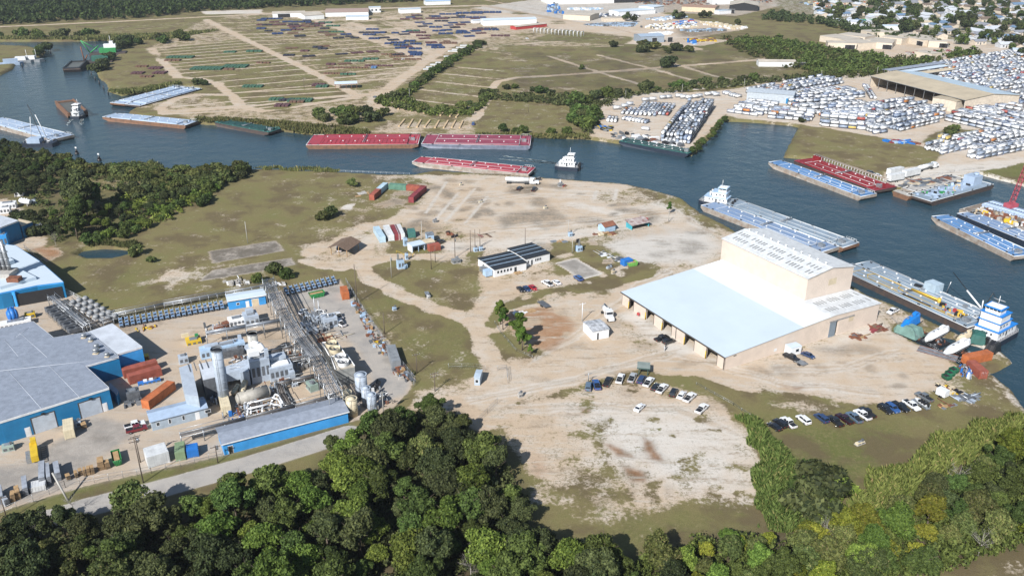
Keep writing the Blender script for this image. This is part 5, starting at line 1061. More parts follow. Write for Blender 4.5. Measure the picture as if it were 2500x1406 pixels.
wq = wid((2362,801), (2404,787)); b6 = barge('black sided work barge with yellow pipes and crane gear behind the warehouse', (2040,653), (2362,801), wq, DGRY, HULLK, (2, 3), seed=7, lmat=YLINE)
b7 = barge('outer grey barge with pale blue house alongside the yellow piped one', *beside((2040,653), (2362,801), wq+.3, 1.), wq*.9, DGRY, HULLK, (2, 3), seed=8)
X7 = dist(P(2040,653,DZ), P(2362,801,DZ)); q = MB(); q.box(X7*.50, wq*.35, DZ, X7*.50+4.6, wq*.35+4.2, DZ+3.4, mat('pale_blue_house', (.40, .50, .58), .6)); q.build('deck_house', b7)
q = MB()
for (f0, f1, y0, z0, y1, z1, r_, m_) in ((.86, .62, 6.6, .8, 7.5, 8.5, .13, BLACK), (.86, .74, 6.6, .8, 7, 4.5, .32, WHITEW), (.88, .92, 5.5, .5, 5.5, 8., .13, BLACK), (.92, 1.0, 5.5, 8., 7, 2.0, .1, BLACK), (.885, .88, 4.8, .5, 4.8, 4.5, .2, WHITEW), (.60, .615, 8, .5, 8, 4.8, .15, STEEL)): q.cyl((X7*f0, y0, DZ+z0), (X7*f1, y1, DZ+z1), r_, m_, 5)
q.build('cargo_boom', b7)
q = MB(); [q.cbox(X7*f_, y_, DZ, l_, w_, h_, m_, a_) for f_, y_, l_, w_, h_, m_, a_ in ((.955, 5.4, 3, 1.3, 1.1, RED, .2), (.46, 3.2, 2.5, 1.4, 1.2, BLACK, .3), (.58, 4, 5, .8, .4, BLACK, .1), (.93, 8, 5, 1, 1.4, STEEL, 0), (.99, 6, 4, 3, .9, STEEL, .4), (.8, 3, 1.2, 1.2, 1.4, STEEL, 0))]; q.build('deck_machinery', b7)
X6 = dist(P(2040,653,DZ), P(2362,801,DZ)); q = MB()
q.path([(X6*.24, 2, DZ+.7), (X6*.2, 4, DZ+.7), (X6*.22, 7, DZ+.7), (X6*.42, 7.4, DZ+.7), (X6*.44, 4.5, DZ+.7), (X6*.52, 3.8, DZ+.7)], .11, YLINE, 5); q.path([(X6*.24, 2, DZ+.7), (X6*.47, 2.2, DZ+.7)], .11, YLINE, 5); q.cyl((X6*.50, 7.3, DZ+1), (X6*.70, 7.3, DZ+1.3), .38, YLINE, 8); q.cyl((X6*.70, 7.3, DZ), (X6*.70, 7.3, DZ+2), .6, YLINE, 8); q.path([(X6*.74, 1.6, DZ+.9), (X6*.90, 2, DZ+.9), (X6*.9, 7, DZ+.9)], .16, YLINE, 5)
q.build('yellow_piping', b6); q = MB(); q.cyl((X6*.52, 1.5, DZ+.8), (X6*.72, 1.7, DZ+.8), .3, BLACK, 6); q.cyl((X6*.50, wq-.9, DZ+.8), (X6*.76, wq-.9, DZ+.8), .25, BLACK, 6); q.build('cargo_hose', b6)
q = MB(); rr = random.Random(5)
for i in range(26): q.cbox(X6*rr.uniform(.74, .9), rr.uniform(2, wq-1.5), DZ+.5, rr.uniform(.3, 2.2), rr.uniform(.3, 1.), rr.uniform(.3, 1.4), rr.choice((YLINE, STEEL, BLACK, DGRY, RED, YLINE)), rr.uniform(0, 3))
q.build('deck_machinery', b6)
b8 = barge('bright blue barge at the right edge, pale sides', (2270,529), (2476,627), 10.5, DBLU2, HULLG, (7, 2), seed=9); b9 = barge('darker blue barge behind the bright one at the right edge', (2336,522), (2560,612), 9.5, DBLU, HULLN, (3, 2), seed=10)
b10 = barge('bright blue barge moored outside the dark red one', (1873,397), (2102,481), 10.2, DBLU2, HULLG, (7, 2), seed=11)
b11 = barge('dark red barge with white pipe trestles along the grass dock', (1938,393), (2136,466), 14, DREDD, HULLK, (3, 2), seed=12, edge=DPUR)
X11 = dist(P(1938,393,DZ), P(2136,466,DZ)); q = MB()
for i in range(26):
    x = X11*(.04+.034*i); q.cyl((x, 11.2, DZ+.5), (x, 11.2, DZ+2.6), .09, WHITEW, 4); q.cyl((x, 13.4, DZ+.5), (x, 13.4, DZ+2.6), .09, WHITEW, 4); q.cyl((x, 11.2, DZ+2.6), (x, 13.4, DZ+2.6), .09, WHITEW, 4)
for y in (11.4, 12.2, 13.1): q.cyl((X11*.03, y, DZ+2.7), (X11*.92, y, DZ+2.7), .12, HULLG, 5)
q.build('pipe_trestle', b11); q = MB(); q.box(X11*.05, 10, DZ, X11*.12, 13.4, DZ+2.4, DREDD); q.build('deck_house', b11)
b12 = barge('grey rusty deck barge with light blue house and machinery', (2274,493), (2427,451), 13, DGRY, HULLK, (2, 3), seed=13, style='flat')
X12 = dist(P(2274,493,DZ), P(2427,451,DZ)); q = MB(); q.box(X12*.78, 4, DZ, X12*.92, 9.5, DZ+4.2, DPAL); q.cyl((X12*.87, 6, DZ+4.2), (X12*.87, 6, DZ+5.4), 1.2, DPAL, 10); q.build('deck_house', b12)
q = MB(); rr = random.Random(6); q.box(X12*.2, 3, DZ, X12*.76, 8.8, DZ+.8, DPAL)
for i in range(60): q.cbox(X12*rr.uniform(.08, .76), rr.uniform(2.5, 11), DZ+rr.choice((0, .8)), rr.uniform(.4, 2.5), rr.uniform(.3, 1.4), rr.uniform(.3, 1.1), rr.choice((DPAL, STEEL, DGRY, TAN, BLACK, GREENP, DPAL)), rr.uniform(0, 3))
q.build('deck_machinery', b12); b13 = barge('pale grey deck barge inside the one with the light blue house', (2240,470), (2360,437), 8, CONC, HULLG, (2, 2), seed=14, style='flat')
b14 = barge('small pontoon off the inner corner of the grass dock', (2180,467), (2219,480), 4, CONC, HULLR, (1, 1), seed=15, style='flat', edge=CONC)
db = barge('crane barge crowded with grey blue pontoons at the right edge', (2342,512), (2500,560), 22, mat('worn_brown_deck', (.24, .19, .15), .8, var=.3, scale=.3), HULLG, (2, 2), seed=16, style='flat', edge=CONC)
Xd = dist(P(2342,512,DZ), P(2500,560,DZ)); rr = random.Random(7)
for (x0, n_) in ((Xd*.12, 11), (Xd*.62, 9)):
    for row in range(2):
        q = MB()
        for i in range(n_): q.cyl((x0+i*1.35, 12+row*4.4, DZ+1.), (x0+i*1.35, 16+row*4.4, DZ+1.), .85, DPAL, 8)
        q.build('pontoon_cluster', db)
q = MB()
for i in range(90): q.cbox(Xd*rr.uniform(.15, .98), rr.uniform(1, 11), DZ, rr.uniform(.4, 3), rr.uniform(.2, 1.4), rr.uniform(.3, 1.7), rr.choice((TAN, STEEL, BLACK, RUST, CONC, RUST, WHITEW, YEL)), rr.uniform(0, 3))
q.build('deck_machinery', db)
def lattice(b, p0, p1, w_, m, n=9, r=.09, w1=None):
    p0, p1 = Vector(p0), Vector(p1); d = (p1-p0).normalized(); a = d.orthogonal().normalized(); c = d.cross(a); w1 = w1 or w_*.6; prev = None
    for i in range(n+1):
        t_ = i/n; o = p0.lerp(p1, t_); s = (w_*(1-t_)+w1*t_)/2; cs = [o+a*s+c*s, o-a*s+c*s, o-a*s-c*s, o+a*s-c*s]
        if prev:
            for k in range(4): b.cyl(prev[k], cs[k], r, m, 4); b.cyl(prev[k], cs[(k+1) % 4], r*.7, m, 3); 
        for k in range(4): b.cyl(cs[k], cs[(k+1) % 4], r*.7, m, 3)
        prev = cs
REDC = mat('faded_red_lattice', (.42, .08, .11), .6, var=.2); cx_, cy_ = P(2464,518); cr = thing('lattice_crane', 'faded red lattice boom crane standing on the pontoon barge', 'crane', (cx_, cy_, DZ)); q = MB(); lattice(q, (0, 0, 2.6), (5.5, 2, 34), 1.8, REDC, 16, .13); q.build('boom', cr); q = MB(); q.cbox(0, 0, .9, 5, 3.6, 2.4, REDC, .4); q.build('cab', cr); q = MB(); q.cbox(0, -2, 0, 6, 1, .9, BLACK, .4); q.cbox(0, 2, 0, 6, 1, .9, BLACK, .4); q.build('crawler_track', cr)
barge('light blue grey covered barge below the point, rusty bow', (247,287), (452,307), wid((452,307), (480,295)), DPAL, HULLR, (7, 2), seed=17, lmat=DPAL); barge('near one of the paired pale blue barges in the left slip', (342,259), (494,217), wid((277,250), (342,260))*.5, DPAL, HULLK, (3, 3), seed=18)
barge('far one of the paired pale blue barges in the left slip', *beside((342,259), (494,217), wid((277,250), (342,260))*.5+.3), wid((277,250), (342,260))*.48, DPAL, HULLR, (3, 3), seed=19); barge('black hopper barge with green frames below the reedy bank', (521,300), (655,324), 10.5, DTEAL, HULLK, (4, 7), seed=20, hatch=DTEAL, edge=mat('teal_edge', (.06, .22, .20), .5), lmat=DTEAL)
barge('pale blue barge alongside the left bank with the spud boat', (-45,297), (125,342), 14, DPAL, HULLG, (5, 2), seed=21); barge('black barge with teal trunk moored under the tank dock', (1509,346), (1679,376), 9.5, DTEAL, HULLN, (5, 3), seed=22, edge=mat('teal_edge', (.06, .22, .20), .5), lmat=STEEL)
barge('rust red open hopper barge pushed by the white tug on the left', (134,250), (165,280), 12, HULLR, HULLR, (3, 2), style='hopper', z=1.1); barge('black open hopper barge tied below the green dredger', (196,167), (214,149), 13, BLACK, HULLK, (2, 3), style='hopper', z=1.6)
def tug(label, a, b, Wd, trim, decks=3, z=.5, hullm=HULLN, group=None, name='push_boat', s=1.):
    """a = bow near corner, b = stern near corner at the waterline; x runs from bow to stern"""
    L = Loc(a, b, z); X = L.L; t = thing(name, label, 'tug boat', (L.o[0], L.o[1], 0), L.a, group); h = MB(); bz = WATER-.6
    h.prism([(0, .5), (.6, 0), (X*.85, 0), (X, Wd*.18), (X, Wd*.82), (X*.85, Wd), (.6, Wd), (0, Wd-.5)], bz, z, hullm, mat('tug_deck', (.22, .22, .23), .7)); h.build('hull', t)
    k = MB(); [k.box(-.5, y-.45, bz+.6, .5, y+.45, z+1.5, BLACK) for y in (Wd*.28, Wd*.72)]; k.build('push_knee', t)
    q = MB(); c = .9*s; H = 2.4*s; x0 = X*.16; q.box(x0, c, z, X*.82, Wd-c, z+H, WHITEW); q.build('deckhouse', t)
    tr = MB(); tr.box(x0-.3, c-.3, z+H, X*.84, Wd-c+.3, z+H+.16, trim); zz = z+H+.16; x1 = X*.62
    for i in range(decks-2):
        q = MB(); q.box(x0+.7*s, c+.5, zz, x1, Wd-c-.5, zz+2.3*s, WHITEW); q.build('upper_deck', t); zz += 2.3*s; tr.box(x0+.3*s, c+.2, zz, x1+.3, Wd-c-.2, zz+.15, trim); zz += .15; x1 -= X*.08
    tr.build('deck_edge', t)
    w = MB(); w.box(x0+.9*s, Wd*.25, zz, x0+4.4*s, Wd*.75, zz+1., WHITEW); w.box(x0+.95*s, Wd*.25+.05, zz+1., x0+4.35*s, Wd*.75-.05, zz+1.75, GLASS, 0, 0)
    for y in (Wd*.25, Wd*.37, Wd*.5, Wd*.63, Wd*.75): [w.cbox(xx, y, zz+1, .16, .16, .8, WHITEW) for xx in (x0+.95*s, x0+2.6*s, x0+4.35*s)]
    w.build('wheelhouse', t); r = MB(); r.box(x0+.5*s, Wd*.25-.45, zz+1.75, x0+4.8*s, Wd*.75+.45, zz+2.1, trim); r.box(x0+.9*s, Wd*.25, zz+2.1, x0+4.4*s, Wd*.75, zz+2.2, WHITEW); r.build('wheelhouse_roof', t)
    m_ = MB(); m_.cyl((x0+3.4*s, Wd*.5, zz+2.1), (x0+3.4*s, Wd*.5, zz+5.2), .09, WHITEW, 5); m_.cyl((x0+3.4*s, Wd*.3, zz+3.9), (x0+3.4*s, Wd*.7, zz+3.9), .06, WHITEW, 4); m_.cbox(x0+2.4*s, Wd*.5, zz+2.2, .3, 1.6, .3, WHITEW); m_.build('mast', t)
    for y in (.3, .7): q = MB(); q.cyl((X*.68, Wd*y, z+H), (X*.68, Wd*y, z+H+2.4*s), .42*s, trim if trim is TRIMB else WHITEW, 8); q.cyl((X*.68, Wd*y, z+H+2.4*s), (X*.68, Wd*y, z+H+2.8*s), .3*s, BLACK, 8); q.build('funnel', t)
    wn = MB(); n_ = 5
    for i in range(n_):
        x = x0+1.2+i*(X*.6-1)/n_
        for y0, y1 in ((c-.04, c+.02), (Wd-c-.02, Wd-c+.04)): wn.box(x, y0, z+(1.1 if i != 2 else .2), x+(.5 if i != 2 else .8), y1, z+1.9, GLASS)
        if decks > 2 and i < 3:
            for y0, y1 in ((c+.46, c+.52), (Wd-c-.52, Wd-c-.46)): wn.box(x+.3, y0, z+H+1., x+.9, y1, z+H+1.7, GLASS)
    for y in (.3, .45, .6): wn.box(x0-.05, Wd*y, z+1., x0+.02, Wd*y+.5, z+1.7, GLASS)
    wn.build('windows', t)
    rl = MB()
    for y in (.25, Wd-.25): rl.cyl((1, y, z+1), (X*.85, y, z+1), .05, WHITEW, 4); [rl.cyl((1+i*(X*.85-1)/9, y, z), (1+i*(X*.85-1)/9, y, z+1), .04, WHITEW, 3) for i in range(10)]
    rl.build('hand_rail', t)
    q = MB(); q.cbox(X*.9, Wd*.5, z, 1.4, 3, .8, STEEL); q.cbox(X*.08, Wd*.3, z, .9, .9, .7, STEEL); q.cbox(X*.08, Wd*.7, z, .9, .9, .7, STEEL); q.build('winch', t); return t
tug('white and blue push boat tied at the outer end of the two blue barges', (1797,492), (1716,479), 7.5, LBLUE, 3, s=1.); tug('small white push boat alone in mid channel with a wake', (1417,402), (1359,398), 6.5, WHITEW, 3, s=.85)
tug('tall white push boat with blue wheelhouse roof at the right hand dock', (2430,841), (2497,804), 9.2, TRIMB, 4, s=1.05); tug('small white push boat shoving the open rusty hopper', (170,285), (196,285), 8.5, WHITEW, 3, s=1.)
# spud boat with thin crane on the left
x, y = P(95,350); sb = thing('spud_boat', 'blue grey spud crane boat tied below the pale barge at left', 'work boat', (x, y, 0), .05); q = MB(); q.box(-9, -4, WATER-.5, 9, 4, .6, HULLN); q.build('hull', sb); q = MB(); q.box(-5, -3, .6, 2, 3, 3.2, DPAL); q.build('deckhouse', sb)
q = MB(); q.cyl((3, 0, .6), (-1.5, 0, 22), .16, BLACK, 5); q.cyl((5, 1, .6), (1, 1, 16), .22, WHITEW, 5); q.cyl((-4, 1, 3), (-1.5, 0, 15), .2, WHITEW, 5); q.cyl((-1.5, 0, 22), (1, 1, 16), .08, BLACK, 4); q.build('crane', sb); q = MB(); rr = random.Random(3); [q.cbox(rr.uniform(-8, 8), rr.uniform(-3.4, 3.4), .6, rr.uniform(.5, 2), rr.uniform(.4, 1.2), rr.uniform(.4, 1.4), rr.choice((STEEL, DPAL, BLACK, WHITEW)), rr.uniform(0, 3)) for i in range(18)]; q.build('deck_machinery', sb)
# green dredger and crane pontoon in the top left basin
x, y = P(262,131); dg = thing('dredger', 'bright green dredger with white deckhouse by the far left bank', 'dredger', (x, y, 0), .25); q = MB(); q.box(-14, -6, WATER-.5, 16, 6, 1, HULLK); q.build('hull', dg); q = MB(); q.box(-6, -3, 1, 8, 4, 5, GREENP); q.build('machinery_house', dg); q = MB(); q.box(-2, -1, 5, 8, 4, 8, WHITEW); q.box(3, 0, 8, 6, 3, 10.5, WHITEW); q.build('deckhouse', dg); q = MB(); q.cyl((-14, 0, 1), (-20, 0, 12), .5, GREENP, 6); q.cyl((-8, 0, 4), (-20, 0, 12), .4, GREENP, 6); q.cyl((-14, 0, 1), (-6, 0, 7), .6, GREENP, 6); q.build('arm', dg); q = MB(); q.cyl((4, 1, 10), (4, 1, 15), .2, WHITEW, 5); q.build('mast', dg)
x, y = P(232,152); dw = thing('work_pontoon', 'dark crane pontoon with green engine housing beside the black hopper', 'pontoon', (x, y, 0), .3); q = MB(); q.box(-14, -6, WATER-.5, 14, 6, 1, HULLK); q.build('hull', dw); q = MB(); q.box(-2, -3, 1, 11, 4, 5, mat('dark_green_house', (.03, .12, .09), .6)); q.build('engine_house', dw); q = MB(); q.cyl((-8, 0, 1), (-9, 1, 13), .5, RUST, 6); q.cyl((-8, 2, 1), (-5, 0, 6), .5, RUST, 6); q.build('crane', dw)
for i, (px, py, a_, l) in enumerate(((25,155,.5,'grey blue floating dock boat moored nearest the left edge'), (55,149,.3,'long pale work boat moored off the left peninsula'), (78,147,.2,'white masted boat at the outer end of the left peninsula moorings'))):
    x, y = P(px, py); bt = thing('work_boat', l, 'work boat', (x, y, 0), a_); q = MB(); q.prism([(-9, -3), (7, -3), (10, 0), (7, 3), (-9, 3)], WATER-.4, .7, STEEL if i else DPAL); q.build('hull', bt); q = MB(); q.box(-5, -2, .7, (3 if i else 6), 2, 3.6, WHITEW if i else DPAL); q.build('deckhouse', bt)
    q = MB(); q.cyl((4, 0, .7), (4, 0, 9 if i else 4), .15, WHITEW, 5); q.build('mast', bt)
for i, (px, py) in enumerate(((188,377), (243,393))):
    x, y = P(px, py, WATER); q = MB(); q.cyl((0, 0, -1), (0, 0, 1.2), 1.1, BLACK, 10); q.cyl((0, 0, 1.2), (0, 0, 2.6), .75, BLACK, 8, .5); d = thing('channel_marker', ('left' if i == 0 else 'right')+' one of two dark channel markers off the left point', 'channel marker', (x, y, WATER)); q.build('dolphin', d); q = MB(); q.cyl((0, 0, 2.6), (0, 0, 4), .12, WHITEW, 5); q.cbox(0, 0, 3.3, .9, .1, .8, WHITEW); q.build('light_mast', d)
for i, (px, py) in enumerate(((124,131),(108,139),(215,175),(224,185),(233,197),(243,207),(254,220),(265,232),(55,165),(1338,333),(718,325))):
    x, y = P(px, py, WATER); q = MB(); q.cyl((0, 0, -1), (0, 0, 3.2), .45, BLACK, 7); o = q.build('mooring_pile', None, (x, y, WATER)); tag(o, 'thin dark mooring pile standing in the channel along the left banks' if i < 9 else ('single dark pile right of the purple trunked barge' if i == 9 else 'single dark pile left of the red barges'), 'pile', 'mooring piles in the channel' if i < 9 else None)
# lifeboats in the two muddy slips
def lifeboat(a, b, Wd, m, label, name='lifeboat', h=2.6, cat='boat'):
    L = Loc(a, b, -.3); X = L.L; t = thing(name, label, cat, (L.o[0], L.o[1], -.8), L.a); q = MB(); n = 10; V = []; F = []
    for i in range(n+1):
        x = X*i/n; f = min(1, .35+1.6*min(i, (n-i)*1.4)/n*1.6); f = min(f, 1)
        ring = [(0, .15), (-.42, .5), (-.5, 1.2), (-.46, 1.5), (-.30, h*.86), (0, h), (.30, h*.86), (.46, 1.5), (.5, 1.2), (.42, .5)]
        V += [(x, Wd/2+a_*Wd*f, z_*(.75+.25*f) if z_ > 1.3 else z_) for a_, z_ in ring]
    k = 10
    for i in range(n): F += [(i*k+j, i*k+(j+1) % k, (i+1)*k+(j+1) % k, (i+1)*k+j) for j in range(k)]
    F += [tuple(reversed(range(k))), tuple(range(n*k, n*k+k))]; q.poly(V, F, m, False); q.build('hull', t)
    c = MB(); c.cbox(X*.72, Wd/2, h-.1, X*.16, Wd*.34, .55, m); [c.cbox(X*(.3+.2*i), Wd/2, h-.05, .7, .5, .2, STEEL) for i in range(3)]; c.build('canopy_hatch', t); g = MB(); g.cyl((X*.05, -.02, 1.35), (X*.95, -.02, 1.35), .09, BLACK, 4); g.cyl((X*.05, Wd+.02, 1.35), (X*.95, Wd+.02, 1.35), .09, BLACK, 4); g.build('rubbing_strake', t); return t
lifeboat((2273,837), (2325,810), 3.3, WHITEW, 'white enclosed boat lying in the left muddy slip'); lifeboat((2320,872), (2378,842), 3.5, WHITEW, 'white enclosed boat lying in the right muddy slip')
lifeboat((2212,815), (2254,787), 3.4, TRIMB, 'bright blue covered boat at the left end of the slips', h=4.2)
def tarp(a, b, Wd, m, label, h=2.6, name='tarpaulin_cover'):
    L = Loc(a, b); X = L.L; rs = np.random.RandomState(int(X*10)); nx, ny = 9, 7; V = []
    for i in range(nx):
        for j in range(ny):
            e = min(i, nx-1-i, j, ny-1-j); V.append((X*i/(nx-1), Wd*j/(ny-1), -.8 if e == 0 else h*(.8 if e == 1 else 1)+rs.uniform(-.18, .18)))
    q = MB(); q.poly(V, [(i*ny+j, (i+1)*ny+j, (i+1)*ny+j+1, i*ny+j+1) for i in range(nx-1) for j in range(ny-1)], m); o = q.build(name, None, (L.o[0], L.o[1], 0), L.a); return tag(o, label, 'tarpaulin')
tarp((2236,826), (2262,813), 8.5, mat('sage_tarp', (.15, .26, .23), .8, var=.2, scale=.4), 'sage green tarpaulin draped over boats between blue and white ones', 2.)
tarp((2366,832), (2410,840), 6, mat('dark_green_tarp', (.015, .09, .075), .7), 'dark green tarpaulin above the right muddy slip', 2.4); tarp((2398,858), (2428,868), 6, BLACK, 'black covered heap at the end of the right muddy slip', 3.)
lifeboat((2347,838), (2383,823), 2.7, TAN, 'tan enclosed boat tucked beside the dark green tarpaulin')
for a_, b_, w_, l in (((2190,808), (2283,851), 8.5, 'black float in the left slip under the boats'), ((2288,855), (2343,882), 9, 'black float in the right slip under the white boat')):
    L = Loc(a_, b_, -.5); q = MB(); q.box(.6, .8, WATER-.5, L.L-.5, w_, -1.0, BLACK); rr = random.Random(4); [q.cbox(rr.uniform(1.5, L.L-1.5), rr.uniform(1.5, w_-1), -1.0, rr.uniform(.3, 1.5), rr.uniform(.2, .8), rr.uniform(.2, .7), rr.choice((BLACK, RUST, STEEL, BLACK)), rr.uniform(0, 3)) for i in range(40)]; o = q.build('float', None, (L.o[0], L.o[1], 0), L.a); tag(o, l, 'float')  # flat black float with loose boxes on top
# wake foam behind the channel tug and the left tug
fm = mat('foam', (.35, .40, .40), .6, var=.1)
def wake(a, b, w0, w1, n, seed):
    A, B = np.array(P(*a, WATER)), np.array(P(*b, WATER)); rs = np.random.RandomState(seed); q = MB(); e = (B-A)/np.linalg.norm(B-A); m_ = np.array([-e[1], e[0]]); Ln = np.linalg.norm(B-A)
    for i in range(n):
        t_ = rs.uniform(0, 1)**1.3; c = A+e*Ln*t_+m_*rs.choice((-1, 1))*(w0*(1-t_)+w1*t_)*rs.uniform(.6, 1.1); s = rs.uniform(.15, .5); l_ = rs.uniform(.6, 2.4)
        q.poly([tuple(c-e*l_-m_*s*.3)+(WATER+.05,), tuple(c-m_*s)+(WATER+.05,), tuple(c+e*l_)+(WATER+.05,), tuple(c+m_*s)+(WATER+.05,)], [(0, 1, 2, 3)], fm)
    o = q.build('wake'); tag(o, 'broken foam trail behind the white push boat', 'wake', kind='stuff')
wake((1356,399), (1225,385), 1.2, 3.5, 160, 1); wake((190,288), (180,306), 3, 5, 90, 2)
# ---------------------------------------------------------------- containers, tanks and the process plant
GREYM = mat('plant_grey', (.40, .46, .54), .5, var=.14, scale=.5); GREYD2 = mat('plant_dark_grey', (.12, .13, .145), .6, var=.25, scale=.8); PIPEM = mat('pipe_lagging', (.46, .49, .53), .4, .4, var=.2, scale=.8); PIPED = mat('dark_pipe', (.13, .115, .105), .6, var=.3, scale=.8)
PIPEG = mat('mid_grey_pipe', (.27, .285, .31), .5, .2, var=.25, scale=.8)
CREAM = mat('cream_paint', (.62, .54, .38), .6, var=.12, scale=.6); ORNG = mat('orange_paint', (.50, .15, .05), .6, var=.2, scale=.6, stripe=3.5); REDB = mat('red_brown_container', (.36, .10, .065), .6, var=.2, scale=.5, stripe=3.5); WHC = mat('white_container', (.66, .68, .69), .5, var=.12, scale=.5, stripe=3.5)
GRNC = mat('green_container', (.13, .27, .20), .6, var=.2, scale=.5, stripe=3.5); GRYC = mat('grey_container', (.27, .29, .31), .6, var=.2, scale=.5, stripe=3.5); LBC = mat('light_blue_container', (.45, .60, .70), .5, var=.12, stripe=3.5); MAR = mat('maroon_container', (.26, .045, .055), .6, var=.2, scale=.5, stripe=3.5); BLC = mat('blue_box', (.02, .16, .50), .5, var=.1)
def container(a, b, m, label, Wd=2.44, h=2.6, z=0, length=None, group=None, cat='container', dm=None):
    L = Loc(a, b); X = length or L.L; t = thing('shipping_container', label, cat, (L.o[0], L.o[1], z), L.a, group)
    q = MB(); q.box(0, 0, .12, X, Wd, h, m); n = int(X/.55)
    for i in range(n): q.box((i+.25)*X/n, -.035, .3, (i+.7)*X/n, 0, h-.2, m); q.box((i+.25)*X/n, .25, h, (i+.7)*X/n, Wd-.25, h+.02, m)
    q.build('body', t); c = MB()
    for x in (0, X-.16):
        for y in (0, Wd-.16): c.box(x-.02, y-.02, 0, x+.18, y+.18, h+.03, dm or m)
    for y in (0, Wd-.12): c.box(.18, y-.02, h-.12, X-.18, y+.14, h+.04, dm or m)
    c.build('corner_frame', t); d = MB(); d.box(X, .12, .2, X+.05, Wd/2-.02, h-.12, dm or m); d.box(X, Wd/2+.02, .2, X+.05, Wd-.12, h-.12, dm or m); [d.cyl((X+.09, y, .2), (X+.09, y, h-.1), .025, STEEL, 4) for y in (.5, 1., 1.45, 1.95)]; d.build('door', t); return t
for a, b, m, l in (((318,940), (397,917), REDB, 'near one of two long red brown containers beside the blue works'), ((304,925), (388,902), REDB, 'far one of two long red brown containers beside the blue works'), ((366,1000), (430,951), ORNG, 'long orange container standing alone behind the grey office hut'),
    ((914,490), (931,474), REDB, 'red container at the lower left end of the container fence'), ((931,474), (948,459), LBC, 'pale blue white container at the upper left corner of the container fence'), ((949,463), (991,466), GRNC, 'green container on the far side of the container fence'), ((992,466), (1033,470), REDB, 'bright red container on the far side of the container fence'), ((1010,496), (1025,481), MAR, 'maroon container at the lower right end of the container fence'), ((1026,481), (1042,467), MAR, 'maroon container at the upper right corner of the container fence'),
    ((942,592), (926,566), LBC, 'pale blue container, leftmost of the row north of the pump site'), ((963,588), (950,563), WHC, 'white container second from left in the row north of the pump site'), ((979,586), (968,562), MAR, 'maroon container in the middle of the row north of the pump site'), ((989,585), (978,561), WHC, 'white and pink container right of the maroon one'),
    ((1049,616), (1076,611), REDB, 'red container beside the flat roofed hut at the pump site'), ((2361,893), (2421,880), ORNG, 'orange container lying level beside the right muddy slip'), ((2357,898), (2389,926), REDB, 'red brown container pointing down behind the blue machinery'),
    ((2385,845), (2412,853), TAN, 'small tan container by the tug') if False else ((943,866), (958,902), GRYC, 'long grey container along the plant fence'), ((832,733), (832,706), ORNG, 'short orange container by the corner of the plant fence')):
    s = None
    if 'short' in l: container((836,733), (852,731), m, l, Wd=6.06, length=2.44)
    elif 'along the plant fence' in l: container((957,902), (979,899), m, l, Wd=10.5, length=2.7)
    else: container(a, b, m, l)
container((159,1074), (180,1069), CREAM, 'cream open ended container between the two big roller doors', Wd=6.06, length=2.44); container((543,1015), (557,1012), CREAM, 'cream container below the tall grey stack', Wd=6.06, length=2.44)
container((997,582), (1011,581), mat('dark_green_box', (.05, .16, .14), .6), 'short dark green container at the right end of the row', Wd=4.5, length=3.)
container((363,1144), (416,1128), WHC, 'white container with pumps and white pipes by the access road', Wd=4.6, h=3.2); container((430,1127), (451,1123), mat('sage_green_box', (.20, .28, .16), .6), 'sage green box unit beside the white pump container', Wd=4.6, length=2.3); container((457,1120), (482,1115), BLC, 'bright blue box unit beside the sage green one', Wd=3, length=2.8, h=2.2)
def vtank(px, py, r, h, m, label, name='storage_tank', rings=3, z=0, dome=.4, ladder=True, top=None, group=None):
    x, y = P(px, py); t = thing(name, label, 'tank', (x, y, z), 0, group); q = MB(); q.cyl((0, 0, 0), (0, 0, h), r, m, 24); q.cyl((0, 0, h), (0, 0, h+dome), r*.99, top or m, 24, r*.12); q.build('shell', t); k = MB()
    for i in range(rings): zz = h*(i+1)/(rings+1); k.cyl((0, 0, zz), (0, 0, zz+.1), r+.04, m, 24)
    k.cyl((0, 0, h-.08), (0, 0, h+.06), r+.08, m, 24); k.build('stiffener', t)
    if ladder: l = MB(); [l.cyl((-.2+.4*i, -r-.15, 0), (-.2+.4*i, -r-.15, h+.6), .04, STEEL, 4) for i in (0, 1)]; [l.cyl((-.2, -r-.15, z_), (.2, -r-.15, z_), .03, STEEL, 3) for z_ in np.arange(.4, h, .6)]; l.build('ladder', t)
    return t
st = vtank(549, 983, 1.45, 16.3, GREYM, 'tallest pale grey exhaust stack of the process plant', 'exhaust_stack', 6, dome=.02, top=BLACK); q = MB(); q.cyl((0, 0, 16.3), (0, 0, 16.8), 1.52, GREYD2, 20, caps=False); q.cyl((0, 0, 16.31), (0, 0, 16.4), 1.3, BLACK, 20); q.build('rim', st)
st2 = vtank(625, 885, 1.45, 9.6, mat('stack_grey_cream', (.48, .47, .43), .6, var=.15), 'shorter wide stack with collar platform behind the tallest stack', 'exhaust_stack', 3, dome=.02, top=BLACK); q = MB(); q.cyl((0, 0, 5.4), (0, 0, 5.6), 2.7, GREYM, 16); q.build('platform', st2); q = MB(); q.cyl((0, 0, 9.6), (0, 0, 10.1), 1.52, GREYD2, 20, caps=False); q.cyl((0, 0, 9.61), (0, 0, 9.66), 1.3, BLACK, 20); q.build('rim', st2)
for px, py, r, h, m, l in ((884,964,1.67,6.6,GREYM,'largest blue grey round tank with rust stained top'), (896,988,1.25,5.4,GREYM,'middle narrow blue grey tank below the largest'), (909,1001,1.28,5.,GREYM,'front narrow blue grey tank nearest the trees'), (848,992,1.5,4.6,CREAM,'left cream round tank beside the long shed'), (861,1013,1.5,5.2,CREAM,'front cream round tank beside the long shed end')): vtank(px, py, r, h, m, l)
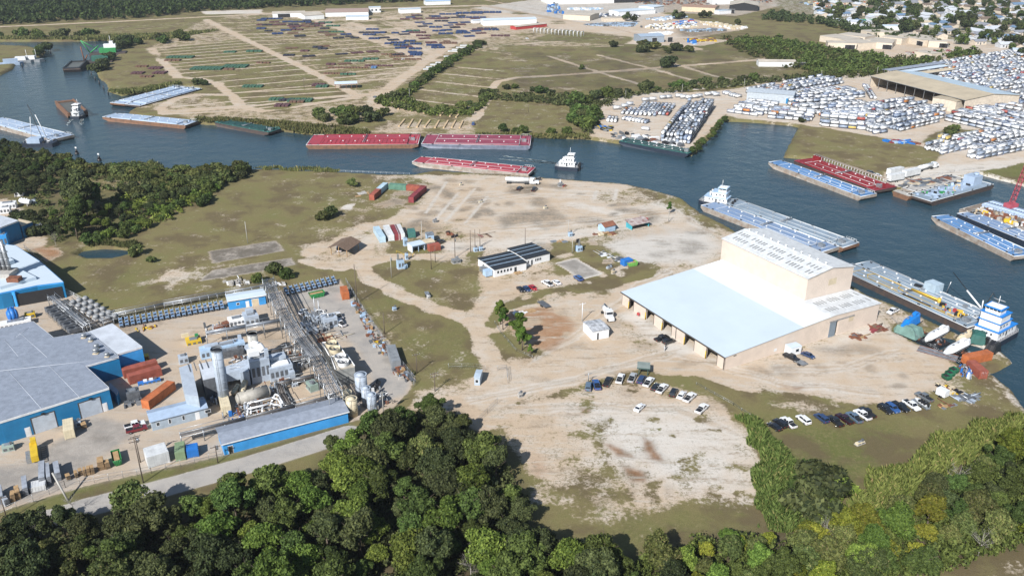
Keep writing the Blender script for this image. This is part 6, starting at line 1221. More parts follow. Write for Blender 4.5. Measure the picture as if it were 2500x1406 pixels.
def unit(px, py, lx, ly, h, m, label, rz=R(27), name='equipment_housing', cat='equipment', extra=(), z=0, group=None):
    """machine housing: body with plinth, vents and the given extra boxes (x,y,z,lx,ly,h,mat,rot)"""
    x, y = P(px, py); t = thing(name, label, cat, (x, y, z), rz, group); q = MB(); q.cbox(0, 0, .2, lx, ly, h-.2, m); q.build('housing', t); k = MB(); k.cbox(0, 0, 0, lx+.3, ly+.3, .2, CONC); k.build('plinth', t); v = MB(); n = max(2, int(lx/1.2))
    for i in range(n): v.cbox(-lx/2+(i+.5)*lx/n, -ly/2-.03, h*.3, lx/n*.6, .06, h*.4, GREYD2)
    v.cbox(0, 0, h, lx*.5, ly*.5, .25, STEEL); v.cbox(lx*.3, 0, h, .5, .5, .6, GREYD2); v.build('vents', t)
    for e in extra: q = MB(); q.cbox(*e); q.build('fitting', t)
    return t
A27 = R(27)
bl, _ = polyb('boiler_house', 'tall grey corrugated boiler house left of the tallest stack', 'plant building', [(437,899),(467,889),(484,968),(452,965)], 6.5, mat('boiler_clad', (.42, .49, .56), .5, stripe=2.5), mat('boiler_roof', (.44, .50, .58), .5, var=.1, stripe=2.5))
fr, fo = polyb('filter_house', 'grey ribbed roof on an open steel frame behind the tallest stack', 'plant building', [(485,890),(526,881),(530,920),(496,928)], 6.5, GREYD2, ROOFL)
q = MB(); [q.box(i*1.6, -.1, 6.75, i*1.6+.25, 5, 6.9, GREYD2) for i in range(-2, 3)]; q.build('roof_rib', fr, (2, -3, 0), A27)
unit(637, 925, 5.4, 4.2, 7.2, GREYM, 'white boiler tower in the middle of the plant', extra=((-1, 1, 7.6, 3, 2.4, 1.6, WHITEW, 0), (2.2, -1.6, 7.6, 1, 1, 2.4, GREYM, 0), (-4.4, -.5, 0, 2.4, 3, 4.6, GREYM, 0), (3.9, 1, 0, 1.4, 2, 5.6, GREYM, .1)))
unit(684, 915, 6.6, 6.2, 4.2, GREYM, 'stepped pale grey duct housing right of the white boiler tower', extra=((0, 1.4, 4.2, 4.6, 2.4, 1.7, GREYM, 0), (0, -1.2, 4.2, 4.8, 2.2, .5, WHITEW, 0), (2.6, -3.8, 0, 1.6, 1.4, 2.6, GREYM, 0)))
x, y = P(598, 925); t = thing('flue_duct', 'broad grey flue duct joining the tallest stack to the boiler tower', 'duct', (x, y, 0), A27); q = MB(); q.poly([(-7, -2, 1.5), (5, -2.6, 1.5), (5, 2.6, 1.5), (-7, 2, 1.5), (-7, -2, 4), (5, -2.6, 5.2), (5, 2.6, 5.2), (-7, 2, 4)], [(0, 3, 2, 1), (4, 5, 6, 7), (0, 1, 5, 4), (1, 2, 6, 5), (2, 3, 7, 6), (3, 0, 4, 7)], GREYM); q.build('duct', t); q = MB(); [q.cbox(a_, b_, 0, .25, .25, 1.5, STEEL) for a_ in (-5, 0, 4) for b_ in (-1.7, 1.7)]; q.build('support', t)
x, y = P(632, 898); t = thing('gas_duct', 'curved white duct dropping from the shorter stack', 'duct', (x, y, 0), A27); q = MB(); q.path([(-.5, 2.5, 7), (1, 1, 6.8), (1.8, -1, 5.6), (2, -2, 4), (2, -2.2, 1)], 1.1, WHITEW, 12); q.build('duct', t)
def hvessel(a, b, r, m, label, z=1.2, name='pressure_vessel'):
    L = Loc(a, b); X = L.L; t = thing(name, label, 'vessel', (L.o[0], L.o[1], 0), L.a); q = MB(); c = z+r; q.cyl((r*.4, 0, c), (X-r*.4, 0, c), r, m, 20); q.cyl((r*.4, 0, c), (0, 0, c), r, m, 20, r*.5); q.cyl((X-r*.4, 0, c), (X, 0, c), r, m, 20, r*.5); q.build('shell', t)
    k = MB(); [k.cbox(X*f_, 0, 0, .5, r*1.5, z+r*.3, CONC) for f_ in (.2, .8)]; k.build('saddle', t); n = MB(); [n.cyl((X*f_, 0, c+r-.1), (X*f_, 0, c+r+.4), .25, m, 8) for f_ in (.25, .5, .75)]; n.build('nozzle', t); return t
hvessel((579,992), (662,968), 1.75, mat('vessel_tan_grey', (.36, .34, .30), .6, var=.2), 'large tan grey horizontal vessel in front of the tallest stack', .4)
hvessel((570,970), (584,950), .75, CREAM, 'left one of two small slanted tan drums behind the large vessel', .5); hvessel((592,966), (600,940), .85, CREAM, 'right one of two small slanted tan drums behind the large vessel', .5)
hvessel((51,499), (76,503), 1.2, WHITEW, 'white horizontal gas tank in the small chemical yard', .6); hvessel((22,790), (48,783), 2.3, BLC, 'bright blue horizontal tank behind the grey roofed works', .5); hvessel((915,955), (925,940), .8, BLACK, 'black drum skid right of the largest blue grey tank', .4)
unit(545, 862, 13, 3.6, 3., LBLUE, 'long white generator enclosure with open top bays', extra=((-3, .6, 3., 4, 1.6, .5, GREYM, 0), (2, .6, 3., 5, .4, .6, GREYM, .1), (5.5, 1, 3, 1, 1, 1.4, GREYM, 0)))
unit(569, 868, 6.4, 2.4, 2.4, GREYD2, 'dark grey tank box below the white generator enclosure'); unit(473, 836, 4.4, 4, 1.3, YEL, 'yellow skid with green pump left of the generator', extra=((1.2, .8, 1.3, 1, 1, 1., GREENP, 0), (-2, 2.4, 1.3, 2.2, .6, 1.2, CREAM, 0)))
unit(614, 790, 4.4, 5, 3.6, GREYM, 'square grey unit with black braces behind the pipe bridge', extra=((0, 1, 3.6, 2.4, 2, 1.2, GREYM, 0),)); unit(578, 790, 5, 3.6, 2.2, WHITEW, 'white truck body and scrap behind the pipe bridge', extra=((-3.5, -1, 0, 2, 2, 1.8, RUST, .3), (-6, -2.5, 0, 2.6, 2, 1.6, RUST, .2)))
unit(449, 885, 2.6, 2.4, 2.4, GREYM, 'small pale grey cabinet alone above the boiler house'); unit(610, 905, 5, 3, 1.6, BLC, 'low dark blue skid between stack and boiler tower'); unit(763, 950, 3.4, 2.4, 2.2, mat('grey_green', (.24, .32, .28), .6), 'grey green container shaped skid inside the pipe loop', rz=R(-55)); unit(720, 942, 1.6, 1.2, 1., GREYM, 'small grey pump skid inside the pipe loop')
unit(40, 795, 9, 3.4, 1.8, WHITEW, 'row of white tanks beside the bright blue tank'); unit(75, 775, 3, 2, 1.8, YEL, 'yellow compressor beside the bright blue tank')
rr = random.Random(12)
def clutter(name, label, cat, px_poly, n, mats_, s0, s1, h0, h1, seed, group=None, tubes=.3, kind=None):
    pts = PA(px_poly); poly = [tuple(p) for p in pts]; r_ = random.Random(seed); lo, hi = pts.min(0), pts.max(0); o = pts.mean(0); q = MB(); k = 0; tr = 0
    while k < n and tr < n*30:
        tr += 1; x, y = r_.uniform(lo[0], hi[0]), r_.uniform(lo[1], hi[1])
        if not inside(poly, x, y): continue
        k += 1; x -= o[0]; y -= o[1]; m = r_.choice(mats_); a = A27+r_.choice((0, math.pi/2))+r_.uniform(-.1, .1)
        if r_.random() < tubes:
            l = r_.uniform(s0, s1)*1.5; c, s = math.cos(a)*l, math.sin(a)*l; z = r_.uniform(.2, h1); q.cyl((x, y, z), (x+c, y+s, z), r_.uniform(.06, .18), m, 5); q.cyl((x, y, 0), (x, y, z), .08, m, 4)
        else: q.cbox(x, y, 0, r_.uniform(s0, s1), r_.uniform(s0, s1)*.6, r_.uniform(h0, h1), m, a)
    ob = q.build(name, None, (o[0], o[1], 0)); return tag(ob, label, cat, group, kind)
PM = [GREYM, STEEL, GREYD2, PIPEM, RUST, WHITEW, GREYM, PIPED]
for i, (pl, n_, s_, l) in enumerate((([(497,925),(533,918),(545,985),(515,990)], 110, 1.2, 'tangled grey pumps under the open steel frame'), ([(560,990),(600,985),(690,985),(690,1000),(600,1012)], 70, 1.1, 'valves and small pipes in front of the large vessel'), ([(640,950),(700,930),(700,955),(650,965)], 40, .9, 'small pumps at the foot of the boiler tower'), ([(690,850),(740,850),(760,900),(715,910)], 45, 1.2, 'pipes and pink braces beside the main pipe bridge'), ([(560,880),(615,870),(620,895),(560,905)], 40, 1.2, 'low machinery between generator and flue duct'), ([(500,800),(590,785),(590,800),(505,822)], 45, 1.1, 'dark pumps under the cross pipe bridge'), ([(868,965),(935,950),(960,985),(920,1010),(870,1000)], 55, .9, 'pipes and hoses around the round tanks'), ([(540,1015),(610,1000),(600,1030),(550,1035)], 30, .9, 'blue boxes and hoses below the cream container'), ([(2335,895),(2370,905),(2368,925),(2345,920)], 34, .9, 'blue and grey machinery beside the red brown container'))):
    clutter('process_machinery', l, 'machinery', pl, n_, PM+([BLC, BLC, BLC] if 'blue' in l else []), .3, s_, .3, 1.9, 30+i, tubes=.45)
def pipebridge(pts, z, wd, n, label, m=PIPEM, step=6., cols=True, r=.11, levels=1, name='pipe_bridge'):
    """steel trestle along the given picture points (taken at the height of its pipes)"""
    W_ = [P(a, b, z) for a, b in pts]; o = W_[0]; t = thing(name, label, 'pipe bridge', (o[0], o[1], 0)); fr_ = MB(); rr_ = random.Random(len(label)); lanes = [[] for _ in range(n*levels)]
    V = [Vector((a-o[0], b-o[1], 0)) for a, b in W_]; nr = []
    for i in range(len(V)):
        d0 = (V[i]-V[i-1]).normalized() if i else (V[1]-V[0]).normalized(); d1 = (V[i+1]-V[i]).normalized() if i < len(V)-1 else d0; d = (d0+d1).normalized(); nr.append(Vector((-d.y, d.x, 0)))
    for lv in range(levels):
        zz = z+lv*1.3
        for k in range(n):
            off = (k-(n-1)/2)*wd/n; lanes[lv*n+k] = [tuple(V[i]+nr[i]*off+Vector((0, 0, zz+(.12 if k % 3 else .2)))) for i in range(len(V))]
    for i, ln in enumerate(lanes): q = MB(); q.path(ln, r*rr_.choice((.7, 1, 1.5)), m if i % 4 else GREYD2, 6); q.build('pipe', t)
    for i in range(len(V)-1):
        d = V[i+1]-V[i]; L_ = d.length; k = max(1, round(L_/step)); nn = nr[i]
        for j in range(k+(i == len(V)-2)):
            c = V[i]+d*(j/k)
            for s in (-1, 1):
                e = c+nn*s*wd*.52
                if cols: fr_.cyl((e.x, e.y, 0), (e.x, e.y, z+levels*1.3-.9), .13, STEEL, 4)
            for lv in range(levels): a, b_ = c+nn*wd*.55, c-nn*wd*.55; fr_.cyl((a.x, a.y, z+lv*1.3-.1), (b_.x, b_.y, z+lv*1.3-.1), .12, STEEL, 4)
        for j in range(int(L_/1.3)):
            c = V[i]+d*(j*1.3/L_); a, b_ = c+nn*wd*.5, c-nn*wd*.5; fr_.cyl((a.x, a.y, z-.02), (b_.x, b_.y, z-.02), .05, STEEL, 3)
        for s in (-1, 1): a, b_ = V[i]+nn*s*wd*.55, V[i+1]+nn*s*wd*.55; fr_.cyl((a.x, a.y, z-.15), (b_.x, b_.y, z-.15), .11, STEEL, 4); fr_.cyl((a.x, a.y, z+levels*1.3-.2), (b_.x, b_.y, z+levels*1.3-.2), .07, STEEL, 4)
    fr_.build('trestle', t); return t
pipebridge([(655,690),(688,763),(734,834),(771,880),(820,968)], 6.2, 3.5, 8, 'main tall pipe bridge running diagonally through the plant', levels=2, r=.1, m=PIPEG)
pipebridge([(684,782),(600,797),(503,813)], 4.6, 2.2, 5, 'cross pipe bridge running left from the main one past the generator', r=.2); pipebridge([(822,965),(720,992),(600,1022),(440,1062)], 2.8, 1.8, 6, 'low pipe bridge along the back of the long blue shed', m=PIPED)
pipebridge([(767,868),(700,880),(640,890),(560,905)], 3.6, 1.6, 4, 'pipe bridge between the main bridge and the tall stack', m=PIPED); pipebridge([(770,918),(712,930),(680,938),(688,962),(703,987)], 1.3, 2.2, 4, 'dark brown pipe loop on the ground right of the boiler tower', m=PIPED, r=.22, step=4)
pipebridge([(258,772),(400,743),(550,716),(655,696)], 1.6, 1.4, 4, 'low fence line pipe track behind the left cabinet row', step=3, r=.07); pipebridge([(125,723),(165,757),(210,795)], 3.2, 2.2, 5, 'pipe bridge between the dark coolers and the fan hoods'); pipebridge([(210,795),(250,785),(275,778)], 2.2, 1.5, 4, 'short pipe bridge at the foot of the fan hoods', m=PIPED)
pipebridge([(735,833),(715,848),(690,853),(640,862)], 4.4, 1.6, 4, 'bent pipe bridge leaving the main bridge toward the shorter stack', m=PIPED)
q = MB(); o = P(597, 995); z = 1.2
WP = [((597,1003), (606,985), (665,970), (680,975), (688,990)), ((600,1012), (606,998), (660,985), (688,990), (690,1003)), ((612,985), (612,1008)), ((640,978), (640,1003)), ((660,972), (672,962), (682,966), (690,985))]
for w_ in WP: q.path([(P(a, b, 1.6)[0]-o[0], P(a, b, 1.6)[1]-o[1], 1.6 if i else .1) for i, (a, b) in enumerate(w_)], .27, WHITEW, 8)
tag(q.build('white_pipe_loop', None, (o[0], o[1], 0)), 'thick white pipe loop in front of the large horizontal vessel', 'pipes')
# cooling towers
def ctower(q4, h, label, fan, fm_):
    t, o = polyb('cooling_tower', label, 'cooling tower', q4, h, mat('tower_side', (.32, .33, .32), .7, var=.2, stripe=2), mat('tower_top', (.46, .42, .35), .7, var=.2)); cx = [(P(*a, h)[0]-o[0], P(*a, h)[1]-o[1]) for a in q4]; c0 = [(cx[0][i]+cx[1][i])/2 for i in (0, 1)]; c1 = [(cx[2][i]+cx[3][i])/2 for i in (0, 1)]
    for f_ in (.28, .72):
        x, y = c0[0]*(1-f_)+c1[0]*f_, c0[1]*(1-f_)+c1[1]*f_; q = MB(); q.cyl((x, y, h+.2), (x, y, h+1.5), 1.5, fm_, 20, 1.65, caps=False); q.cyl((x, y, h+.25), (x, y, h+.3), 1.45, GREYD2, 16); q.build('fan_shroud', t)
        q = MB(); [q.cbox(x, y, h+.9, 2.7, .3, .06, GREYD2, k*math.pi/3) for k in range(3)]; q.build('fan', t)
    e = MB(); [e.cyl((cx[i][0], cx[i][1], h+.5), (cx[(i+1) % 4][0], cx[(i+1) % 4][1], h+.5), .16, WHITEW, 6) for i in (0, 1, 3)]; e.build('header_pipe', t)
ctower([(787,840),(822,836),(842,866),(804,871)], 4.8, 'rear cooling tower with two dark fan rings', 'dark', CREAM); ctower([(808,874),(847,868),(866,896),(819,905)], 5.2, 'front cooling tower with two white fan rings', 'white', WHITEW)
# fan hoods, coolers and cabinet rows
cab = thing('cooler_cabinet', 'blue topped stepped cooler in the long row along the plant fence', 'cooler', (0, 0, 0), 0, 'stepped coolers along the plant fence'); CB = mat('cabinet_blue', (.20, .32, .50), .45, var=.15); CBD = mat('cabinet_dark', (.035, .04, .05), .6)
for k in range(3): q = MB(); q.box(0, k*1.05, .9+k*.62, 1.05, k*1.05+.85, 1.1+k*.62, CB); q.box(.08, k*1.05+.06, .35+k*.2, .97, k*1.05+.8, .9+k*.62, CBD); q.build('tray', cab)
q = MB(); [q.cyl((x, y, 0), (x, y, 1+y*.6), .05, STEEL, 4) for x in (.03, 1.02) for y in (.05, 1.1, 2.2, 3.0)]; q.cyl((.5, 3.2, .6), (.5, 4., .6), .18, YEL, 6); q.build('leg', cab); register(cab)
def cabrow(a, b, n, first, lab):
    A, B = np.array(P(*a)), np.array(P(*b)); an = ang(A, B)
    for i in range(n):
        p = A+(B-A)*i/(n-1)
        if first and i == 0: cab.location = (p[0], p[1], 0); cab.rotation_euler[2] = an
        else: dup(cab, (p[0], p[1], 0), an, lab)
cabrow((293,802), (540,758), 19, True, 'blue topped stepped cooler in the long row along the plant fence'); cabrow((700,724), (817,697), 10, False, 'blue topped stepped cooler in the short row right of the main pipe bridge')
hood = thing('fan_hood', 'grey pyramid fan hood in the block beside the fence', 'fan', (0, 0, 0), 0, 'grey fan hoods beside the fence'); q = MB(); q.cbox(0, 0, 1.4, 1.9, 1.9, .6, WHITEW); q.build('casing', hood); q = MB(); q.cyl((0, 0, 2.), (0, 0, 2.9), 1.3, mat('hood_grey', (.28, .29, .30), .6, var=.2), 8, .55); q.build('hood', hood); q = MB(); [q.cyl((x, y, 0), (x, y, 1.5), .07, STEEL, 4) for x in (-.8, .8) for y in (-.8, .8)]; q.build('leg', hood); register(hood)
A, B = np.array(P(181,752)), np.array(P(252,797)); an = ang(A, B); nn = np.array([-math.sin(an), math.cos(an)]); first = True
for i in range(6):
    for j in range(3):
        p = A+(B-A)*i/5+nn*(j*2.1)
        if first: hood.location = (p[0], p[1], 0); hood.rotation_euler[2] = an; first = False
        else: dup(hood, (p[0], p[1], 0), an)
A, B = np.array(P(112,768)), np.array(P(165,818)); an = ang(A, B)
for i in range(6):
    p = A+(B-A)*i/5.; t = thing('air_cooler', 'black topped air cooler in the dark row behind the grey roofed works', 'cooler', (p[0], p[1], 0), an, 'black air coolers in a dark row'); q = MB(); q.box(0, 0, 1.3, 2.9, 4.6, 2.7, GREYD2); q.build('casing', t); q = MB(); [q.cyl((1.4, 1.2+2.2*k, 2.7), (1.4, 1.2+2.2*k, 2.85), .95, BLACK, 12) for k in (0, 1)]; q.build('fans', t); q = MB(); [q.box(x, y, 0, x+.15, y+.15, 1.3, STEEL) for x in (.05, 2.7) for y in (.05, 4.4)]; q.build('leg', t)
# switchyard with two lattice-like masts
for px, py, h_, l in ((772,790,9.5,'left steel mast in the switchyard beside the main pipe bridge'), (783,800,9.8,'right steel mast in the switchyard beside the main pipe bridge')): x, y = P(px, py); t = thing('steel_mast', l, 'mast', (x, y, 0)); q = MB(); q.cyl((0, 0, 0), (0, 0, h_), .16, PIPEM, 8, .1); q.build('mast', t); q = MB(); q.path([(0, 0, h_*.45), (.6, .5, h_*.5), (2.4, .8, h_*.48), (2.8, .9, h_*.3)], .16, WHITEW, 6); q.build('pipe_arm', t)
for px, py, l in ((748,800,'left transformer in the switchyard'), (762,812,'front transformer in the switchyard'), (805,795,'large grey dust cabinet in the switchyard'), (775,782,'rear transformer in the switchyard')): unit(px, py, 3.2 if 'large' not in l else 4.4, 2.4 if 'large' not in l else 4, 1.9 if 'large' not in l else 3.4, GREYM, l, extra=[(a_, b_, 1.9, .3, .3, .9, STEEL, 0) for a_ in (-.8, 0, .8) for b_ in (-.5, .5)] if 'large' not in l else ())
clutter('process_machinery', 'grey bus bars and pipework filling the switchyard', 'machinery', [(735,775),(780,765),(815,790),(800,815),(745,820)], 90, [GREYM, STEEL, PIPEM, GREYM, GREYD2], .3, 1.6, .5, 2.6, 60, tubes=.6)
clutter('pipe_stack', 'rusty beams and steel offcuts by the rear cooling tower', 'scrap', [(760,818),(795,812),(850,822),(840,832),(780,838)], 34, [RUST, STEEL, RUST, CREAM], .5, 3, .1, .6, 61, tubes=.6)
SM = [RUST, STEEL, CONC, RUST, WOOD, GREYD2, LBLUE]
for i, (pl, n_, l) in enumerate((([(855,738),(872,738),(895,775),(880,780)], 24, 'scrap sheets at the top of the plant fence'), ([(880,780),(895,775),(925,830),(905,840)], 30, 'steel offcuts halfway down the plant fence'), ([(905,835),(928,828),(960,868),(935,872)], 44, 'brown crates and yellow machine along the plant fence'), ([(955,905),(985,895),(1010,925),(990,935)], 44, 'rusty scrap heap at the lower end of the plant fence'))): clutter('scrap_heap', l, 'scrap', pl, n_, SM+([YEL] if 'yellow' in l else []), .4, 2., .1, 1., 70+i, tubes=.3)
def skip(a, b, m, label, Wd=2.4, h=1.6, fill=True):
    L = Loc(a, b); X = L.L; t = thing('dumpster', label, 'dumpster', (L.o[0], L.o[1], 0), L.a); q = MB(); q.poly([(.5, 0, .1), (X-.5, 0, .1), (X, 0, h), (0, 0, h), (.5, Wd, .1), (X-.5, Wd, .1), (X, Wd, h), (0, Wd, h)], [(0, 1, 2, 3), (7, 6, 5, 4), (0, 3, 7, 4), (1, 5, 6, 2), (0, 4, 5, 1)], m); [q.cyl((X*f_, -.06, .2), (X*f_, -.06, h), .07, m, 4) for f_ in (.15, .35, .55, .75, .9)]; q.cyl((0, 0, h), (X, 0, h), .08, m, 4); q.cyl((0, Wd, h), (X, Wd, h), .08, m, 4); q.build('bin', t)
    q = MB(); q.box(.4, .1, .2, X-.4, Wd-.1, h*.8, WOOD if fill else BLKSHADE); q.build('load', t)  # unfilled bins hold a near-black block painting the shade inside
skip((758,731), (795,723), GREENP, 'green open dumpster near the plant fence corner'); skip((1534,653), (1558,649), mat('lime_green', (.17, .42, .09), .5), 'lime green dumpster beside the brown roofed blue box'); container((1524,651), (1540,647), BLC, 'blue box with brown roof left of the lime green dumpster', length=4, Wd=2.5, h=2.2); skip((278,1140), (300,1134), GREENP, 'green dumpster end with tall brown doors near the timber stacks', Wd=5)
for i, (a, b) in enumerate((((2309,931),(2324,927)), ((2318,923),(2332,919)), ((2327,915),(2341,911)))): skip(a, b, mat('dark_green_bin', (.012, .12, .06), .5), ('front', 'middle', 'rear')[i]+' one of three dark green bins near the slips', Wd=1.9, h=1.4, fill=False)
# timber and grey crate stacks at the bottom left
def crates(a, b, Wd, m, label, h, k=3, group=None):
    L = Loc(a, b); X = L.L; t = thing('crate_stack', label, 'crates', (L.o[0], L.o[1], 0), L.a, group)
    for i in range(k): q = MB(); z = h*i/k; q.box(rnd.uniform(0, .12), rnd.uniform(0, .12), z+.06, X-rnd.uniform(0, .12), Wd-rnd.uniform(0, .1), z+h/k, m); [q.box(.05, -.03, z+zz, X-.05, 0, z+zz+.05, DKTRIM) for zz in (.1, h/k*.5, h/k-.12)]; q.build('crate', t)
SL = mat('grey_crate', (.32, .35, .40), .7, var=.2)
for i, (a, b, w_, m, h, l) in enumerate((((240,1150),(257,1146),2.6,WOOD,2.4,'large timber crate stack at the right end of the timber row'), ((258,1147),(271,1143),1.6,WOOD,1.9,'timber stack right of the large one'), ((223,1159),(233,1156),1.5,WOOD,1.9,'timber stack just left of the dark gap'), ((212,1161),(222,1159),1.5,WOOD,1.9,'timber stack fifth along the timber row'), ((204,1163),(212,1161),1.5,WOOD,1.8,'timber stack fourth along the timber row'), ((193,1163),(203,1160),1.4,WOOD,1.5,'timber stack third along the timber row'), ((184,1168),(193,1165),1.4,WOOD,1.5,'timber stack second along the timber row'), ((163,1175),(175,1171),1.4,WOOD,1.4,'timber stack at the left end of the timber row'),
    ((138,1176),(152,1172),5.5,SL,2.4,'right hand long grey crate stack'), ((117,1184),(128,1181),6.5,SL,2.2,'middle narrow long grey crate stack'), ((98,1188),(114,1184),7.5,SL,2.4,'left long grey crate stack with brown crate behind'), ((58,1212),(72,1208),5.5,SL,2.2,'grey crate stack left of the white lid'), ((40,1222),(53,1218),3,WOOD,2.2,'timber stack beside the left grey crate stack'), ((28,1228),(40,1225),2,WOOD,2.2,'timber stack second from the left frame edge'), ((0,1232),(13,1228),5,SL,2.2,'grey crate stack at the left frame edge'), ((13,1238),(26,1232),3.5,SL,1.8,'short grey crate stack near the left frame edge'))): crates(a, b, w_, m, l, h)
container((76,1204), (113,1196), WHC, 'white lidded box half hidden by a tree at bottom left', Wd=2.6, h=1.5)
x, y = P(86,1112); t = thing('baler', 'yellow baler with lattice steps beside the blue works wall', 'machine', (x, y, 0), R(-60)); q = MB(); q.cbox(0, 0, .4, 7, 1.6, 1.6, YEL); q.cbox(-3, .2, 2, 1.6, 1.2, 1.2, YEL); q.build('body', t); q = MB(); [q.cyl((-3+i, 1.4, .1), (-3+i, 2.6, .1), .05, BLACK, 4) for i in range(8)]; q.cyl((-3, 1.4, .1), (4, 1.4, .1), .06, BLACK, 4); q.cyl((-3, 2.6, .1), (4, 2.6, .1), .06, BLACK, 4); q.build('ladder', t); q = MB(); q.cbox(1, -1.3, .1, 4, 1.2, 1.2, STEEL); q.build('hopper', t)
unit(22, 1098, 2.6, 2., 1.6, mat('sage_cabinet', (.30, .38, .34), .6), 'sage green transformer beside the left end of the blue wall'); unit(187, 1040, 2.4, 1.8, 1.6, GREYM, 'grey transformer right of the cream container'); crates((200,1048), (213,1044), 1.8, WOOD, 'pallets of brown boxes right of the grey transformer', 1.2, 2)
unit(327, 972, 3.4, 3.2, 2.6, GREYD2, 'dark grey steel frame unit with drums behind the orange container'); unit(365, 935, 6, 1.4, .9, BLC, 'blue trailer load in front of the red brown containers', extra=((-1, 0, .9, 1, .8, .5, WHITEW, 0), (.6, 0, .9, 1, .8, .5, WHITEW, 0)))
for px, py, lx, ly, h, m, l in ((20,508,7,4,2.6,WHITEW,'white hut group at the left edge of the chemical yard'), (48,478,3.5,3,2.6,WHITEW,'white cabin behind the horizontal gas tank'), (15,520,4,3,2.8,WHITEW,'white block with door at the left edge'), (98,565,2.4,2.4,3.,WHITEW,'white cabin beside the blue store annex'), (58,575,5,3,1.8,GREYM,'grey skid of pumps beside the blue store'), (10,600,4,4,5,BLUEL,'blue block with two white vessels in front of the hall'), (84,497,1.6,1.6,1.8,GREYM,'pipework skid right of the gas tank')): unit(px, py, lx, ly, h, m, l, rz=R(20))
# ---------------------------------------------------------------- vehicles
TYRE = mat('tyre', (.02, .02, .02), .9); VGL = glassmat('vehicle_glass', (.012, .016, .022)); LAMPM = mat('lamp_lens', (.7, .7, .68), .2); TAILM = mat('tail_lens', (.4, .02, .02), .3); CHROME = mat('chrome', (.5, .5, .52), .2, .8)
PAINT = {k: mat('paint_'+k, c, .28, var=.04, spec=.6, coat=.8) for k, c in dict(white=(.72, .73, .74), black=(.012, .012, .014), grey=(.13, .145, .16), silver=(.36, .38, .40), navy=(.02, .045, .12), blue=(.03, .09, .26), red=(.38, .02, .025), steel=(.10, .15, .21), maroon=(.03, .008, .012), wine=(.15, .012, .018)).items()}
VP = {}
def vmesh(kind, col):
    t = bpy.data.objects.new(kind, None); C.objects.link(t); m = PAINT[col]; b = MB()
    if kind == 'sedan': L_, W_, prof, cab, hr_ = 4.7, 1.8, [(-2.35, .35), (-2.35, .8), (-2.2, .98), (-1.55, 1.0), (1.05, .98), (2.15, .78), (2.35, .6), (2.35, .32)], (-1.75, -1.15, .55, 1.2), 1.42
    elif kind == 'suv': L_, W_, prof, cab, hr_ = 4.9, 1.95, [(-2.45, .4), (-2.45, 1.05), (-2.35, 1.15), (1.1, 1.15), (2.2, 1.02), (2.45, .8), (2.45, .38)], (-2.35, -2.1, .6, 1.25), 1.78
    else: L_, W_, prof, cab, hr_ = 5.8, 2.0, [(-2.9, .5), (-2.9, 1.15), (-.95, 1.15), (1.35, 1.15), (2.7, 1.08), (2.9, .85), (2.9, .45)], (-.95, -.75, .85, 1.45), 1.88
    h = W_/2; n = len(prof); V = []
    for y, s in ((-h, 0), (-h+.12, 1), (h-.12, 1), (h, 0)): V += [(x, y, z+(.0 if s or z < .7 else -.08)) for x, z in prof]
    F = []
    for r_ in range(3): F += [(r_*n+i, r_*n+(i+1) % n, (r_+1)*n+(i+1) % n, (r_+1)*n+i) for i in range(n)]
    F += [tuple(range(n)), tuple(reversed(range(3*n, 4*n)))]; b.poly(V, [tuple(reversed(f)) for f in F], m)
    bz = prof[2][1]; r0, r1, r2, r3 = cab; 
    b.build('body', t); g = MB(); i_ = .1; g.poly([(r0, -h+i_, bz-.03), (r3, -h+i_, bz-.03), (r3, h-i_, bz-.03), (r0, h-i_, bz-.03), (r1, -h+.24, hr_-.03), (r2, -h+.24, hr_-.03), (r2, h-.24, hr_-.03), (r1, h-.24, hr_-.03)], [(0, 1, 5, 4), (1, 2, 6, 5), (2, 3, 7, 6), (3, 0, 4, 7)], VGL); g.build('windows', t)
    r = MB(); r.box(r1-.05, -h+.21, hr_-.04, r2+.08, h-.21, hr_+.03, m, .1, .06)
    for y in (-h+i_-.01, h-i_+.01):
        s_ = 1 if y < 0 else -1
        for xa, xb in ((r3, r2), (r0, r1), ((r0+r3)/2-.05, (r1+r2)/2-.05)): r.cyl((xa, y, bz-.03), (xb, y+s_*.13, hr_-.02), .05, m, 4)
    r.build('roof', t)
    if kind == 'pickup_truck': q = MB(); q.box(-2.78, -h+.16, 1.16, -1.05, h-.16, 1.175, BLACK); q.build('bed', t)
    for x in (-L_*.31, L_*.31):
        for y in (-h+.05, h-.05): q = MB(); q.cyl((x, y-.12, .36), (x, y+.12, .36), .37, TYRE, 12); q.cyl((x, y-.13, .36), (x, y+.13, .36), .2, CHROME, 8); q.build('wheel', t)
    for y in (-h+.3, h-.3): q = MB(); q.cbox(L_/2-.02, y, .62, .12, .38, .16, LAMPM); q.build('headlight', t); q = MB(); q.cbox(-L_/2+.02, y-.0, .72, .1, .24, .2, TAILM); q.build('tail_light', t)
    t.scale = (.9, .9, .9); return register(t)
def vehicle(kind, col, tail, head, label, cat=None):
    key = (kind, col); a, b = P(*tail), P(*head); x, y, an = (a[0]+b[0])/2, (a[1]+b[1])/2, ang(a, b); cat = cat or {'sedan': 'car', 'suv': 'car', 'pickup_truck': 'pickup truck'}[kind]
    if key not in VP: VP[key] = o = vmesh(kind, col); o.location = (x, y, 0); o.rotation_euler[2] = an; tag(o, label, cat)
    else: o = dup(VP[key], (x, y, 0), an, label); o['category'] = cat
    return o
S_, U_, K_ = 'sedan', 'suv', 'pickup_truck'
